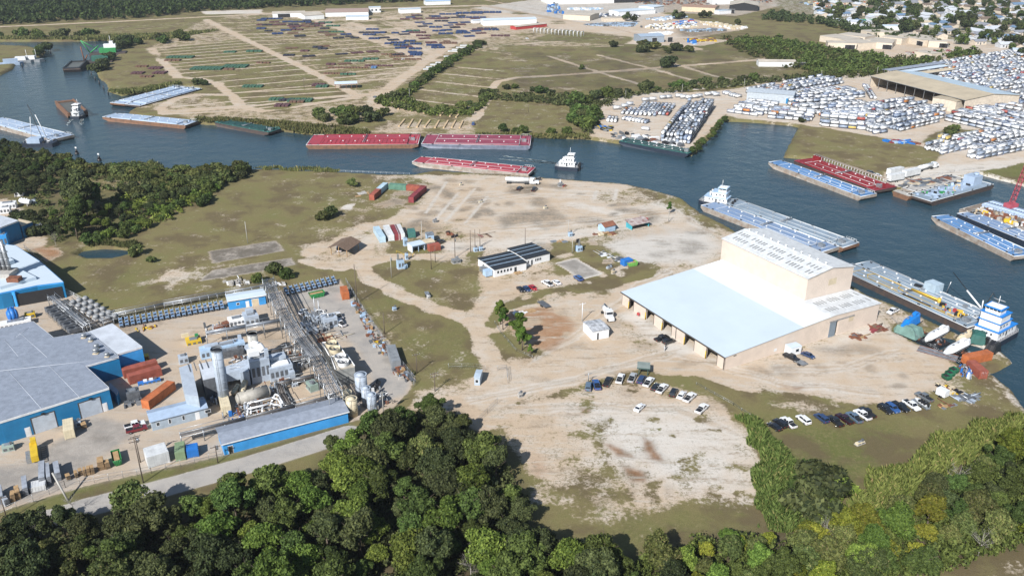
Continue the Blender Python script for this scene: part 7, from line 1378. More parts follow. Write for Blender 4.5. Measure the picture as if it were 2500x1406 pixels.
for k, c, a, b, l in (
 (U_, 'steel', (1435,957), (1438,938), 'blue grey suv at the left end of the row above the white lot'), (K_, 'blue', (1459,953), (1453,934), 'dark blue pickup second in the row above the white lot'), (K_, 'black', (1478,946), (1489,927), 'black pickup third in the row above the white lot'), (K_, 'white', (1510,938), (1518,919), 'white pickup fourth in the row above the white lot'),
 (K_, 'silver', (1539,935), (1548,918), 'silver grey pickup left of the green roofed shelter'), (U_, 'navy', (1561,938), (1571,923), 'navy suv parked just below the green roofed shelter'), (K_, 'white', (1576,946), (1591,928), 'white pickup beside the navy suv below the shelter'), (S_, 'black', (1595,954), (1605,942), 'black car between two white pickups below the shelter'),
 (K_, 'white', (1609,961), (1624,945), 'white pickup right of the black car in the curved row'), (U_, 'black', (1640,970), (1648,955), 'black suv standing alone in the curved row'), (S_, 'white', (1659,975), (1669,961), 'white car right of the lone black suv'), (K_, 'white', (1674,983), (1693,966), 'white pickup next to the white car in the curved row'),
 (K_, 'white', (1703,1011), (1723,993), 'white pickup last and lowest of the curved row'), (S_, 'white', (1554,1005), (1568,992), 'white car alone in the middle of the white lot'),
 (S_, 'black', (1901,1052), (1880,1038), 'black car at the left end of the row on the grass'), (U_, 'black', (1914,1044), (1895,1031), 'black suv second in the row on the grass'), (K_, 'white', (1938,1047), (1911,1025), 'white pickup third in the row on the grass'), (U_, 'white', (1973,1038), (1949,1019), 'white suv with gaps either side in the row on the grass'),
 (U_, 'navy', (2017,1034), (1993,1016), 'navy suv in the row on the grass'), (K_, 'black', (2053,1044), (2023,1021), 'black pickup right of the navy suv on the grass'), (K_, 'maroon', (2076,1037), (2046,1017), 'dark maroon pickup in the row on the grass'), (K_, 'steel', (2099,1035), (2071,1012), 'grey blue pickup in the row on the grass'),
 (K_, 'white', (2121,1028), (2089,1006), 'white pickup between grey blue and black ones on the grass'), (K_, 'black', (2131,1022), (2102,1001), 'black pickup close behind the white one on the grass'), (U_, 'black', (2146,994), (2175,1013), 'black suv left of the blue one at the dirt edge'), (U_, 'blue', (2167,993), (2189,1008), 'blue suv between two black vehicles at the dirt edge'),
 (K_, 'black', (2182,987), (2214,1007), 'black pickup right of the blue suv at the dirt edge'), (K_, 'white', (2206,981), (2243,1006), 'long white pickup beside the boat on its trailer'), (K_, 'grey', (2272,983), (2239,964), 'dark grey pickup above the boat on its trailer'), (K_, 'white', (2190,758), (2168,769), 'white pickup between the pink warehouse and the work barge'),
 (S_, 'navy', (1962,866), (1983,875), 'blue car beside the white portable office'), (K_, 'black', (1922,872), (1941,881), 'black pickup towing the low trailer by the portable office'), (S_, 'black', (1264,703), (1278,716), 'black car left of three below the black roofed office'), (S_, 'navy', (1280,702), (1292,714), 'navy car in the middle of three below the office'),
 (S_, 'red', (1294,700), (1308,711), 'red car right of three below the black roofed office'), (K_, 'white', (1348,702), (1325,689), 'white pickup with dark bed on the office lot'), (S_, 'white', (1369,699), (1348,686), 'white car right of the pickup on the office lot'), (U_, 'blue', (1419,688), (1404,677), 'blue suv alone at the right of the office lot'),
 (K_, 'black', (1602,834), (1628,825), 'upper of two black pickups before the warehouse doors'), (U_, 'black', (1620,841), (1645,833), 'lower of two black vehicles before the warehouse doors'), (K_, 'white', (305,1048), (355,1035), 'white pickup parked left of the grey office hut') , (K_, 'wine', (312,1057), (358,1046), 'dark red pickup in front of the white one by the office hut'),
 (K_, 'white', (832,781), (820,768), 'upper of two white pickups beside the switchyard'), (K_, 'white', (838,798), (822,789), 'lower of two white pickups beside the switchyard'), (S_, 'white', (735,768), (742,760), 'white car under the pipe bridge by the switchyard'), (K_, 'black', (1301,469), (1308,462), 'black pickup on the dark stain below the tanker truck'), (U_, 'black', (1265,466), (1273,461), 'black suv left of the dark stain below the tanker truck'),
 (U_, 'blue', (1154,309), (1157,301), 'blue car on the dirt road corner above the red barges'), (S_, 'grey', (914,239), (920,240), 'grey car on the dirt road beside the shrubs'), (S_, 'white', (980,147), (990,146), 'white car on a track in the stock rows'), (K_, 'black', (830,607), (838,617), 'black pickup parked beside the brown open shelter') if False else (K_, 'white', (828,617), (826,606), 'white truck parked under the brown shingle shelter'),
 (S_, 'white', (1282,95), (1292,97), 'white car on the track beside the white gantry'), (K_, 'black', (1068,597), (1078,593), 'black pickup at the top of the pump site'), (U_, 'black', (2118,424), (2132,427), 'black suv parked on the grass dock road'), (S_, 'white', (2136,429), (2148,432), 'white car behind the black suv on the dock road')): vehicle(k, c, a, b, l)
def tanker(a, b, label, cab=True, Lt=11.5):
    L = Loc(a, b); X = L.L; t = thing('tanker_truck', label, 'truck', (L.o[0], L.o[1], 0), L.a); q = MB(); q.cyl((.4, 0, 2.1), (Lt, 0, 2.1), 1.05, PAINT['white'], 14); q.cyl((.4, 0, 2.1), (0, 0, 2.1), 1.05, PAINT['white'], 14, .6); q.build('tank', t)
    q = MB(); q.box(.5, -.5, .8, Lt+1, .5, 1.1, STEEL); [q.cbox(Lt*f_, 0, 3.1, 1., .5, .25, STEEL) for f_ in (.2, .4, .6, .8)]; q.build('chassis', t)
    for x in ((1.2, 2.4, Lt-1.6, Lt-.5) if Lt > 6 else (1.,)):
        for y in (-.95, .95): w = MB(); w.cyl((x, y-.25, .5), (x, y+.25, .5), .5, TYRE, 10); w.build('wheel', t)
    if cab: q = MB(); x0 = Lt+.5; q.extrude_x([(-1.2, .6), (1.2, .6), (1.2, 3.1), (-1.2, 3.1)], x0, x0+2.2, PAINT['white']); q.box(x0+2.2, -.95, .6, x0+4.4, .95, 1.9, PAINT['white'], .1, .1); q.build('cab', t); g = MB(); g.box(x0+1.5, -1.22, 1.9, x0+2.1, 1.22, 2.7, VGL); g.box(x0+2.18, -1.05, 1.95, x0+2.24, 1.05, 2.8, VGL); g.build('windows', t); w = MB(); [w.cyl((x0+3.4, y-.2, .5), (x0+3.4, y+.2, .5), .5, TYRE, 10) for y in (-.9, .9)]; w.build('front_axle', t)
    return t
tanker((1234,447), (1300,450), 'white tanker truck with shiny trailer near the channel bank'); tanker((1474,762), (1488,781), 'white tank truck on the dirt turning circle', Lt=3.2); tanker((2240,420), (2284,409), 'white tanker truck on the dock road behind white trailers')
def trailer(a, b, m, label, h=1.9, Wd=2., z=.5, name='cargo_trailer', cat='trailer', bodyh=True):
    L = Loc(a, b); X = L.L; t = thing(name, label, cat, (L.o[0], L.o[1], 0), L.a); q = MB(); q.box(0, -Wd/2, z, X, Wd/2, z+h, m); q.build('body', t); q = MB(); q.cyl((X, 0, z), (X+1.4, 0, z-.1), .07, BLACK, 4); q.build('drawbar', t)
    for f_ in (.35, .5):
        for y in (-Wd/2-.08, Wd/2+.08): w = MB(); w.cyl((X*f_, y-.1, .35), (X*f_, y+.1, .35), .35, TYRE, 10); w.build('wheel', t)
    return t
trailer((2310,973), (2288,962), PAINT['white'], 'white box trailer right of the dark grey pickup'); trailer((1966,894), (1945,883), STEEL, 'low flat trailer with timber bridge behind the black pickup', h=.15, Wd=2.4); trailer((1338,753), (1318,739), GREYD2, 'dark flat trailer on the bank below the office lot', h=.2, Wd=2.3); trailer((1056,730) if False else (1047,728), (1041,717), STEEL, 'small dark trailer on the left grass', h=.4, Wd=1.4)
for a, b, l, w_ in (((2168,446), (2202,440), 'front white semi trailer at the dock corner', 2.6), ((2167,432), (2200,426), 'rear white semi trailer at the dock corner', 2.6), ((2205,436), (2240,428), 'white semi trailer right of the pair on the dock', 2.6)): trailer(a, b, WHC, l, h=3., Wd=2.6, z=1., name='semi_trailer')
# boat on its trailer
L = Loc((2264,1000), (2232,979)); bt = thing('motor_boat', 'grey motor boat on its trailer between two pickups', 'boat', (L.o[0], L.o[1], 0), L.a); X = L.L; q = MB(); n = 6; V = []
for i in range(n+1): f = i/n; w_ = 1.05*(1-max(0, f-.45)**2*2.9); V += [(X*f, -w_, 1.25), (X*f, -w_*.6, .5), (X*f, w_*.6, .5), (X*f, w_, 1.25)]
q.poly(V, [(4*i+j, 4*i+j+1, 4*i+j+5, 4*i+j+4) for i in range(n) for j in range(3)]+[(0, 3, 2, 1)], mat('boat_grey', (.33, .38, .42), .4)); q.build('hull', bt); q = MB(); q.poly([(X*f/6, s*1.0*(1-max(0, f/6-.45)**2*2.9), 1.1) for s in (-1,) for f in range(7)]+[(X*f/6, 1.0*(1-max(0, f/6-.45)**2*2.9), 1.1) for f in range(6, -1, -1)], [tuple(range(14))], WHITEW); [q.cbox(X*.2+i*.9, y, 1.1, .5, .5, .6, BLACK) for i in range(3) for y in (-.4, .4)]; q.cbox(0, 0, .9, .5, .5, 1., BLACK); q.build('seat_deck', bt); q = MB(); q.box(-.4, -.8, .3, X+.6, .8, .42, STEEL); [q.cyl((X*.3, y-.1, .32), (X*.3, y+.1, .32), .32, TYRE, 8) for y in (-1, 1)]; q.build('boat_trailer', bt)
# person by the black pickups: one skinned body
def person(px, py, label, c1, c2, rz=0.):
    x, y = P(px, py); me = bpy.data.meshes.new('person'); V = [(0, 0, .95), (0, 0, 1.2), (0, 0, 1.42), (0, 0, 1.52), (0, .02, 1.66), (-.1, 0, .9), (-.13, .08, .5), (-.13, .02, .06), (-.13, .14, .03), (.1, 0, .9), (.14, -.1, .5), (.16, -.18, .06), (.16, -.06, .03), (-.2, 0, 1.4), (-.27, .02, 1.12), (-.25, .12, .88), (.2, 0, 1.4), (.27, -.02, 1.12), (.25, .1, .9)]
    me.from_pydata(V, [(0, 1), (1, 2), (2, 3), (3, 4), (0, 5), (5, 6), (6, 7), (7, 8), (0, 9), (9, 10), (10, 11), (11, 12), (2, 13), (13, 14), (14, 15), (2, 16), (16, 17), (17, 18)], []); me.materials.append(c1)
    o = bpy.data.objects.new('person', me); link(o); o.location = (x, y, 0); o.rotation_euler[2] = rz; s = o.modifiers.new('skin', 'SKIN'); rs = [.15, .15, .14, .06, .11, .09, .07, .05, .045, .09, .07, .05, .045, .06, .045, .035, .06, .045, .035]
    for i, v in enumerate(me.skin_vertices[0].data): v.radius = (rs[i], rs[i]); v.use_root = i == 0
    o.modifiers.new('sub', 'SUBSURF').levels = 1; return tag(o, label, 'person')
person(1625, 853, 'person in dark clothes walking away from the black pickups', mat('dark_clothes', (.04, .045, .06), .9), None, .6); person(1622, 857, 'person in a pale shirt beside the one in dark clothes', mat('pale_shirt', (.45, .46, .48), .9), None, 2.)
# ---------------------------------------------------------------- tank containers, stacked in the far yards
FR = [mat('frame_grey', (.30, .33, .37), .6), mat('frame_blue', (.06, .12, .28), .6), mat('frame_black', (.05, .05, .055), .6)]
BA = [mat('tank_white', (.80, .81, .82), .45, var=.05), mat('tank_pale_grey', (.62, .65, .69), .45, var=.1), mat('tank_blue_grey', (.30, .36, .46), .45, var=.1), mat('tank_orange', (.55, .22, .06), .5), mat('tank_yellow', (.60, .45, .14), .5), mat('tank_red', (.42, .09, .07), .5)]
BN = ['white', 'pale grey', 'blue grey', 'orange', 'yellow', 'red']
def isot(f, b):
    q = MB(); q.cyl((.25, 1.22, 1.42), (5.8, 1.22, 1.42), 1.1, BA[b], 10); q.cbox(3., 1.22, 2.5, 1.4, .5, .12, FR[f]); k = MB()
    for x in (0, 5.94):
        for y in (0, 2.3): k.box(x, y, 0, x+.14, y+.14, 2.59, FR[f])
        for z in (0, 2.45): k.box(x, .14, z, x+.14, 2.3, z+.14, FR[f])
    for y in (0, 2.3): k.box(.14, y, 0, 5.94, y+.14, .14, FR[f]); k.box(.14, y, 2.45, 5.94, y+.14, 2.57, FR[f])
    return q, k
TS = .8  # these tanks are short units
IP = {}; IM = {}; SLOTS = []
def block(a, b, depth, stack, seed, dark=0., zone='', gap=.3, col=None, fill=.96):
    L = Loc(a, b); r_ = random.Random(seed); n = int(L.L/(6.41*TS)); m = int(depth/((2.44+gap)*TS)); c, s = math.cos(L.a), math.sin(L.a)
    for j in range(m):
        jog = r_.uniform(-1, 1)*(.4 if j % 4 else 1.8); top = r_.choice((stack, stack, max(1, stack-1)))
        for i in range(n):
            if r_.random() > fill: continue
            for k in range(top-(r_.random() < .25 and top > 1)):
                u, v = i*6.41*TS+jog, j*(2.44+gap)*TS+r_.uniform(-.1, .1); bcol = col if col is not None and r_.random() < .85 else r_.choices(range(6), (74, 14, 6, 2.2, 1.6, 1.6))[0]; f = r_.choices(range(3), (6, 2, 3))[0] if dark < r_.random() else 2
                if dark > r_.random(): bcol = r_.choice((1, 2, 2))
                SLOTS.append((L.o[0]+u*c-v*s, L.o[1]+u*s+v*c, k*2.6*TS, L.a, f, bcol, zone))
for i, (a, b, d, s_, z_) in enumerate((((1780,276),(1872,289),36,2,'at the corner of the tank dock'), ((1880,290),(1992,299),26,2,'along the tank dock'), ((2000,309),(2135,321),26,3,'above the grass dock'), ((2140,328),(2185,322),22,2,'at the brush patch'), ((2200,322),(2300,298),34,2,'left of the brush patch'), ((1880,240),(2065,204),22,2,'behind the grey workshop'), ((1950,252),(2120,238),26,2,'in the middle of the yard'), ((1962,272),(2130,264),24,2,'in the middle of the yard'), ((2010,290),(2170,288),26,2,'in the middle of the yard'), ((2140,268),(2280,256),0,2,''), ((2150,296),(2320,270),34,2,'below the long hall'), ((2190,306),(2320,288),14,3,'below the long hall'),
    ((2306,296),(2560,351),30,3,'in the right hand stacks'), ((2340,272),(2560,318),20,2,'right of the long hall'), ((2395,262),(2500,282),16,2,'right of the long hall'), ((2306,377),(2400,357),14,2,'at the right edge below the brush'), ((2400,372),(2560,342),26,2,'at the right edge below the brush'), ((2384,391),(2560,357),7,2,'nearest the dock road'), ((2290,178),(2560,132),24,2,'beyond the long hall'), ((2320,194),(2560,157),26,2,'beyond the long hall'), ((2330,206),(2560,172),18,2,'beyond the long hall'), ((2395,230),(2560,200),26,2,'beyond the long hall'), ((2420,246),(2560,224),14,2,'beyond the long hall'), ((2440,262),(2560,246),10,2,'beyond the long hall'), ((2105,212),(2125,245),6,1,'left of the long hall'), ((1795,240),(1815,238),16,1,'left of the grey workshop'))):
    if d: block(a, b, d, s_, 200+i, .12, z_)
block((1684,352), (1744,262), 17, 3, 250, .6, 'in the dark diagonal stack', gap=.2); block((1578,303), (1590,298), 18, 1, 251, .3, 'on the tank point'); block((1600,286), (1612,270), 26, 1, 252, .2, 'on the tank point', gap=1.2); block((1632,284), (1650,258), 24, 1, 253, .4, 'on the tank point', gap=.6); block((1505,300), (1510,290), 7, 1, 254, .2, 'on the tank point'); block((1448,308), (1455,285), 5, 2, 255, .7, 'on the tank point')
block((1565,318),(1595,322),3,1,256,.2,'on the tank point'); block((2312,360),(2322,356),8,3,257,0,'yellow ended',col=4)
for (x, y) in ((1498,270),(1518,265),(1530,260),(1568,250),(1586,248),(1612,244),(1625,243),(1650,240),(1662,243),(1675,244),(1690,242),(1700,240),(1722,236),(1735,234),(1742,237)): X_, Y_ = P(x, y); SLOTS.append((X_, Y_, .6, rnd.uniform(.15, .3), 0, rnd.choice((0, 0, 1)), 'parked along the hedge'))
SLOTS.sort(key=lambda q: math.hypot(q[0], q[1])); near, far = SLOTS[:296], SLOTS[296:]
for (x, y, z, a, f, b, zone) in near:
    key = (f, b); lb = '%s tank container stacked %s' % (BN[b], zone); g = '%s tank containers %s' % (BN[b], zone)
    if key not in IP:
        t = thing('tank_container', lb, 'tank container', (x, y, z), a, g); q, k = isot(f, b); q.build('tank', t); k.build('frame', t); t.scale = (TS,)*3; IP[key] = register(t)
    else: dup(IP[key], (x, y, z), a, lb, g, TS)
V = []; F = []; MI = []; off = 0; allm = FR+BA
for (x, y, z, a, f, b, zone) in far:
    if (f, b) not in IM:
        q, k = isot(f, b); vv = np.array(q.v+k.v)*TS; ff = []; mi = []
        for s_, o_ in ((q, 0), (k, len(q.v))):
            for fc, m_ in zip(s_.f, s_.m):
                mm = allm.index(s_.mats[m_])
                if len(fc) == 4: ff.append([i+o_ for i in fc]); mi.append(mm)
                else: [(ff.append([fc[0]+o_, fc[j]+o_, fc[j+1]+o_, fc[min(j+2, len(fc)-1)]+o_] if j+2 < len(fc) else [fc[0]+o_, fc[j]+o_, fc[j+1]+o_, fc[0]+o_]), mi.append(mm)) for j in range(1, len(fc)-1, 2) if j+2 < len(fc)]
        IM[(f, b)] = (vv, np.array(ff), mi)
    vv, ff, mi = IM[(f, b)]; c, s = math.cos(a), math.sin(a); V.append(np.stack([vv[:, 0]*c-vv[:, 1]*s+x, vv[:, 0]*s+vv[:, 1]*c+y, vv[:, 2]+z], 1)); F.append(ff+off); MI += mi; off += len(vv)
o = npmesh('stacked_tanks', np.concatenate(V), np.concatenate(F), allm, mi=MI); tag(o, 'rows of white tank containers filling the far part of the yard', 'tank containers', kind='stuff')
print('TANKS', len(SLOTS))
# ---------------------------------------------------------------- pipe stock in the far rows
SK = dict(navy=mat('navy_pipe', (.025, .05, .14), .5, var=.3, scale=.4), black=mat('black_pipe', (.03, .03, .045), .6, var=.3), maroon=mat('maroon_pipe', (.11, .05, .055), .7, var=.3, scale=.4), green=mat('green_pipe', (.05, .13, .08), .7, var=.3), blue=mat('blue_pipe', (.10, .20, .38), .5, var=.2), brown=mat('brown_pipe', (.16, .09, .06), .8, var=.3))
STK = {}
def stock(x0, y0, x1, c, dep=7., h=1.3, n=1, zone='on the bare ground of the stock rows'):
    """pipe stacks lying side by side from column x0 to x1"""
    for i in range(n):
        a, b = P(x0+(x1-x0)*i/n, y0), P(x0+(x1-x0)*(i+.92)/n, y0); L_ = dist(a, b); lb = '%s pipes in flat stacks %s' % (c, zone)
        if c not in STK:
            t = thing('pipe_stack', lb, 'pipe stack', (a[0], a[1], 0), 0, lb); 
            for k in range(2): q = MB(); w_ = .46; [q.cyl((k*.5, (j+.5)/14, .35), (k*.5+w_, (j+.5)/14, .35), .038, SK[c], 5) for j in range(14)]; [q.cyl((k*.5, (j+1)/14, .8), (k*.5+w_, (j+1)/14, .8), .038, SK[c], 5) for j in range(13)]; q.box(k*.5+.03, .02, .02, k*.5+w_-.03, .98, .76, SK[c]); q.build('bundle', t)
            STK[c] = register(t); t.scale = (L_, dep, h)
        else: o = dup(STK[c], (a[0], a[1], 0), 0, lb, lb, (L_, dep, h))
for q_ in ((1047,69,1080,'navy',8), (1055,78,1088,'navy',7), (1070,85,1107,'navy',8), (953,107,990,'navy',7), (960,113,998,'navy',7), (938,109,955,'navy',6), (963,120,992,'navy',6), (997,122,1030,'navy',7), (1000,137,1030,'navy',9), (995,130,1020,'navy',6), (985,103,1015,'navy',7), (1000,110,1030,'navy',7), (1040,113,1068,'navy',7), (1052,119,1087,'navy',7), (893,74,925,'navy',6), (905,82,945,'black',7), (875,82,905,'black',6), (885,87,918,'navy',6), (899,97,927,'navy',7), (955,83,975,'navy',6), (842,92,862,'black',6), (855,95,877,'black',6), (1112,83,1150,'navy',7), (1115,78,1135,'navy',6), (1152,75,1195,'maroon',8), (1165,72,1215,'black',6), (1182,75,1220,'navy',6), (1046,42,1070,'black',7), (1048,48,1095,'maroon',10), (1072,37,1120,'navy',8), (1112,35,1180,'navy',14), (1120,45,1188,'navy',8), (1150,33,1225,'navy',14), (1013,40,1033,'black',5), (1085,46,1100,'black',6), (1060,54,1095,'black',8),
    (997,82,1040,'maroon',8), (1015,90,1052,'maroon',7), (1072,108,1117,'brown',7), (1082,104,1100,'brown',6), (1198,90,1246,'maroon',7), (1105,68,1125,'brown',5), (762,118,788,'black',7), (775,122,800,'black',7), (690,138,718,'black',7), (732,127,755,'maroon',6), (795,160,820,'maroon',6), (760,212,792,'maroon',9), (706,252,743,'brown',7), (680,248,715,'black',6), (668,262,705,'maroon',8), (626,52,650,'navy',8), (636,48,690,'navy',7), (712,56,760,'navy',7), (738,52,760,'black',6), (745,60,770,'black',6), (625,63,690,'maroon',7), (700,66,745,'maroon',7), (755,65,782,'black',6), (625,72,650,'navy',7), (705,75,740,'maroon',7), (780,72,805,'black',6), (645,78,665,'black',6), (712,73,722,'navy',6), (770,66,788,'maroon',5),
    (360,170,392,'maroon',9), (318,182,348,'maroon',8), (370,182,402,'maroon',10), (340,190,372,'brown',6), (330,165,360,'brown',5), (400,150,440,'brown',6), (545,172,572,'brown',5), (625,156,660,'brown',4), (545,130,575,'green',7), (600,128,640,'green',7), (462,172,540,'green',14), (540,167,600,'green',14), (405,143,470,'green',9), (590,215,640,'green',8), (655,247,690,'green',8), (700,250,760,'green',10), (770,215,800,'green',8), (885,147,925,'green',6), (840,152,890,'green',6), (890,163,960,'maroon',3), (800,168,900,'brown',3), (930,135,985,'brown',3), (950,140,1010,'brown',3), (960,147,1030,'brown',3), (790,182,860,'brown',3), (830,184,870,'green',4), (905,168,920,'blue',7), (775,58,810,'green',10), (795,66,830,'green',8), (990,78,1025,'green',8), (775,80,840,'green',5)):
    x0, y0, x1, c, d = q_; stock(x0, y0, x1, c, d, n=max(1, int((x1-x0)/14)))
sr = random.Random(77)
for (A_, B_, C_, D_, rows_, t0_, t1_, s0_, s1_, pr_, cols_) in (((520,57),(775,52),(1037,150),(758,175),13,0,.42,.3,1.,.5,('maroon','maroon','black','brown','navy')), ((520,57),(775,52),(1037,150),(758,175),13,.45,1.,.1,1.,.22,('maroon','brown','brown','black')), ((870,42),(1120,36),(1245,60),(1000,72),7,0,1,.05,.95,.42,('navy','black','navy','maroon')), ((850,78),(1160,66),(1210,92),(960,105),5,0,1,0,1,.36,('navy','maroon','black','navy')), ((960,108),(1150,100),(1060,135),(1010,140),4,0,1,0,1,.3,('navy','maroon'))):
    a4 = [np.array(P(*k_)) for k_ in (A_, B_, C_, D_)]
    for i in range(rows_):
        t_ = (i+.35)/rows_
        if not t0_ <= t_ <= t1_: continue
        a, b = a4[0]*(1-t_)+a4[3]*t_, a4[1]*(1-t_)+a4[2]*t_; L_ = np.linalg.norm(b-a); n_ = int(L_/14)
        for j in range(n_):
            f = (j+.1)/n_
            if not s0_ <= f <= s1_ or sr.random() > pr_: continue
            p = a+(b-a)*f; c = sr.choice(cols_); lb = '%s pipes in flat stacks on the bare ground of the stock rows' % c; dup(STK[c], (p[0], p[1], 0), ang(a, b), lb, lb, (11.5, sr.uniform(5, 9), sr.uniform(.9, 1.5)))
for i, (px, py) in enumerate(((1135,113),(1125,118),(1115,123),(1105,127),(1075,155),(1062,160),(1052,166),(1045,171),(1095,140))): a, b = P(px-12, py), P(px+12, py); t = stock(px-11, py, px+11, 'blue', 5, .5) if False else None; q = MB(); q.box(0, 0, 0, dist(a, b), 4.5, .5, WHT2); [q.box(0, k*1.1+.5, .5, dist(a, b), k*1.1+.55, .56, STEEL) for k in range(4)]; o = q.build('flat_rack', None, (a[0], a[1], 0)); tag(o, 'white flat load beside the pale diagonal road', 'load', 'white flat loads beside the diagonal road')
# drums, pallets and scrap of the far works
for i, (pl, n_, ms, l, h1) in enumerate((([(1425,62),(1500,58),(1555,58),(1545,66),(1440,64)], 500, [DPAL, STEEL, LBLUE, GREYD2], 'rows of pale blue drums in the far yard', 1.5), ([(1575,48),(1660,38),(1680,42),(1620,52)], 220, [LBLUE, STEEL, WHITEW], 'pale blue loads beside the white far works', 1.4), ([(1565,68),(1620,60),(1690,56),(1700,66),(1620,74)], 260, [WHITEW, WHITEW, CREAM, GREYD2], 'white wrapped bales in the pale far yard', 2.5), ([(1585,83),(1640,80),(1640,86),(1590,86)], 60, [WHITEW], 'row of white bales at the near edge of the pale yard', 2), ([(1640,58),(1690,52),(1700,58),(1650,64)], 50, [BLC, RED, BLC], 'blue and red boxes in the pale far yard', 2.5), ([(1710,54),(1750,58),(1830,70),(1800,74),(1720,62)], 140, [CREAM, TAN, WHITEW], 'cream bales curving round the pale far yard', 2), ([(1660,75),(1760,72),(1770,76),(1680,79)], 130, [STEEL, LBLUE, GREYD2], 'grey blue pallets in the pale far yard', 1.5),
    ([(1665,97),(1745,95),(1750,102),(1690,104)], 60, [RUST, BROWNR, YEL], 'rusty lengths and yellow machines on the pale pad', 1.5), ([(1678,104),(1700,102),(1700,110),(1680,111)], 10, [BLC, BLC, LBLUE], 'bright blue machine at the edge of the pale pad', 4), ([(1760,95),(1800,98),(1790,103)], 26, [RUST], 'dark rusty rails right of the pale pad', .6), ([(1450,36),(1560,30),(1560,44),(1470,46)], 130, [BLACK, GREYD2, WHITEW, PAINT['navy']], 'cars of the crowded far vehicle yard', 1.5), ([(1385,22),(1470,20),(1470,26),(1390,26)], 60, [WHITEW, LBLUE], 'white vans lined up beside the long beige warehouse', 2), ([(1335,14),(1360,12),(1375,36),(1335,36)], 60, [BLC, LBLUE, STEEL], 'blue tanks and units near the far rail line', 4), ([(1560,-8),(1900,-8),(1880,8),(1780,12),(1600,14),(1500,2)], 420, [RUST, BROWNR, RUST, GREYD2, STEEL], 'rust red scrap and steel stock along the top edge', 2), ([(1950,8),(2060,0),(2200,12),(2150,22),(2000,20)], 260, [WHITEW, LBLUE, GREYD2, ORNG, CREAM], 'far car lots and orange roofed blocks at the top edge', 2.5),
    ([(2205,130),(2330,122),(2390,132),(2300,142),(2240,142)], 150, [MAR, BROWNR, CONC, CONC], 'dark red stock beside the concrete stores', 1.2), ([(2150,345),(2200,352),(2240,352),(2220,344)], 40, [BLC, LBLUE, MAR, RUST], 'blue and maroon scrap frames behind the grass dock', 1), ([(2200,455),(2220,445),(2320,432),(2330,438),(2240,462)], 120, [RUST, STEEL, TAN, GREYD2], 'rusty gear scattered along the dock behind the barges', 1.2), ([(2290,190),(2340,186),(2350,210),(2300,212)], 50, [BLACK, BLC, RUST], 'black and blue yard cranes and frames behind the hall', 4), ([(1490,322),(1560,330),(1670,352),(1660,360),(1500,338)], 70, [STEEL, WHITEW, GREYD2, RUST, BLACK], 'trucks and gear along the edge of the tank point', 1.6), ([(1450,306),(1500,312),(1490,322),(1455,318)], 34, [BLACK, YEL, BLC, STEEL], 'dark trailers at the left edge of the tank point', 1.2),
    ([(640,88),(700,84),(700,90)], 2, [CREAM], 'pale pallets among the stock rows', 1), ([(300,28),(305,28),(305,30)], 1, [WHITEW], 'white block', 1))):
    if n_ > 2: clutter('stored_goods', l, 'goods', pl, n_, ms, 1.2, 5., .5, h1, 400+i, tubes=.08, kind='stuff')
# ---------------------------------------------------------------- poles, fences and small yard things
PW = mat('pole_wood', (.13, .10, .08), .85, var=.2, scale=2); PGR = mat('pole_grey', (.40, .39, .36), .7, var=.15)
def hpx(px, py, ty):
    X, Y = P(px, py); lo, hi = 0., 60.
    for _ in range(40):
        m = (lo+hi)/2; dep = Y*CP-(m-CAM_H)*SP; yy = 703-FPX*(Y*SP+(m-CAM_H)*CP)/dep
        if yy > ty: lo = m
        else: hi = m
    return lo
def pole(px, py, ty, label, m=PW, arm=0, tr=0, name='utility_pole', group=None, r=.15, lean=(0, 0), cat='pole'):
    x, y = P(px, py); h = hpx(px, py, ty); t = thing(name, label, cat, (x, y, 0), R(27), group); q = MB(); q.cyl((0, 0, 0), (lean[0], lean[1], h), r, m, 8, r*.65); q.build('pole', t)
    for k in range(arm): q = MB(); q.cbox(lean[0], lean[1], h-.5-k*.9, 2.4, .12, .14, m); [q.cyl((d, 0, h-.4-k*.9), (d, 0, h-.1-k*.9), .06, STEEL, 5) for d in (-1.1, -.4, .4, 1.1)]; q.build('crossarm', t)
    for k in range(tr): q = MB(); q.cyl((.4*(k*2-1) if tr > 1 else .4, .3, h*.72), (.4*(k*2-1) if tr > 1 else .4, .3, h*.72+1), .3, STEEL, 8); q.build('transformer', t)
    return Vector((x, y, h-.4))
pp = [pole(872,739,645,'tallest dark pole at the top corner of the plant fence', r=.17), pole(939,815,765,'second dark pole down the plant fence'), pole(1018,911,863,'third pole down the plant fence with crossarm', arm=1), pole(1062,955,909,'last pole of the plant fence beside the entrance trees', arm=2)]
q = MB(); o0 = pp[0]
for a, b in zip(pp[:-1], pp[1:]):
    for s in (-.4, .4):
        pts = [a.lerp(b, i/6)-o0+Vector((s, 0, -1.2*(1-(2*i/6-1)**2))) for i in range(7)]; q.path([tuple(p) for p in pts], .025, BLACK, 3)
o = q.build('overhead_wires', None, tuple(o0)); tag(o, 'thin wires strung between the poles of the plant fence', 'wires')
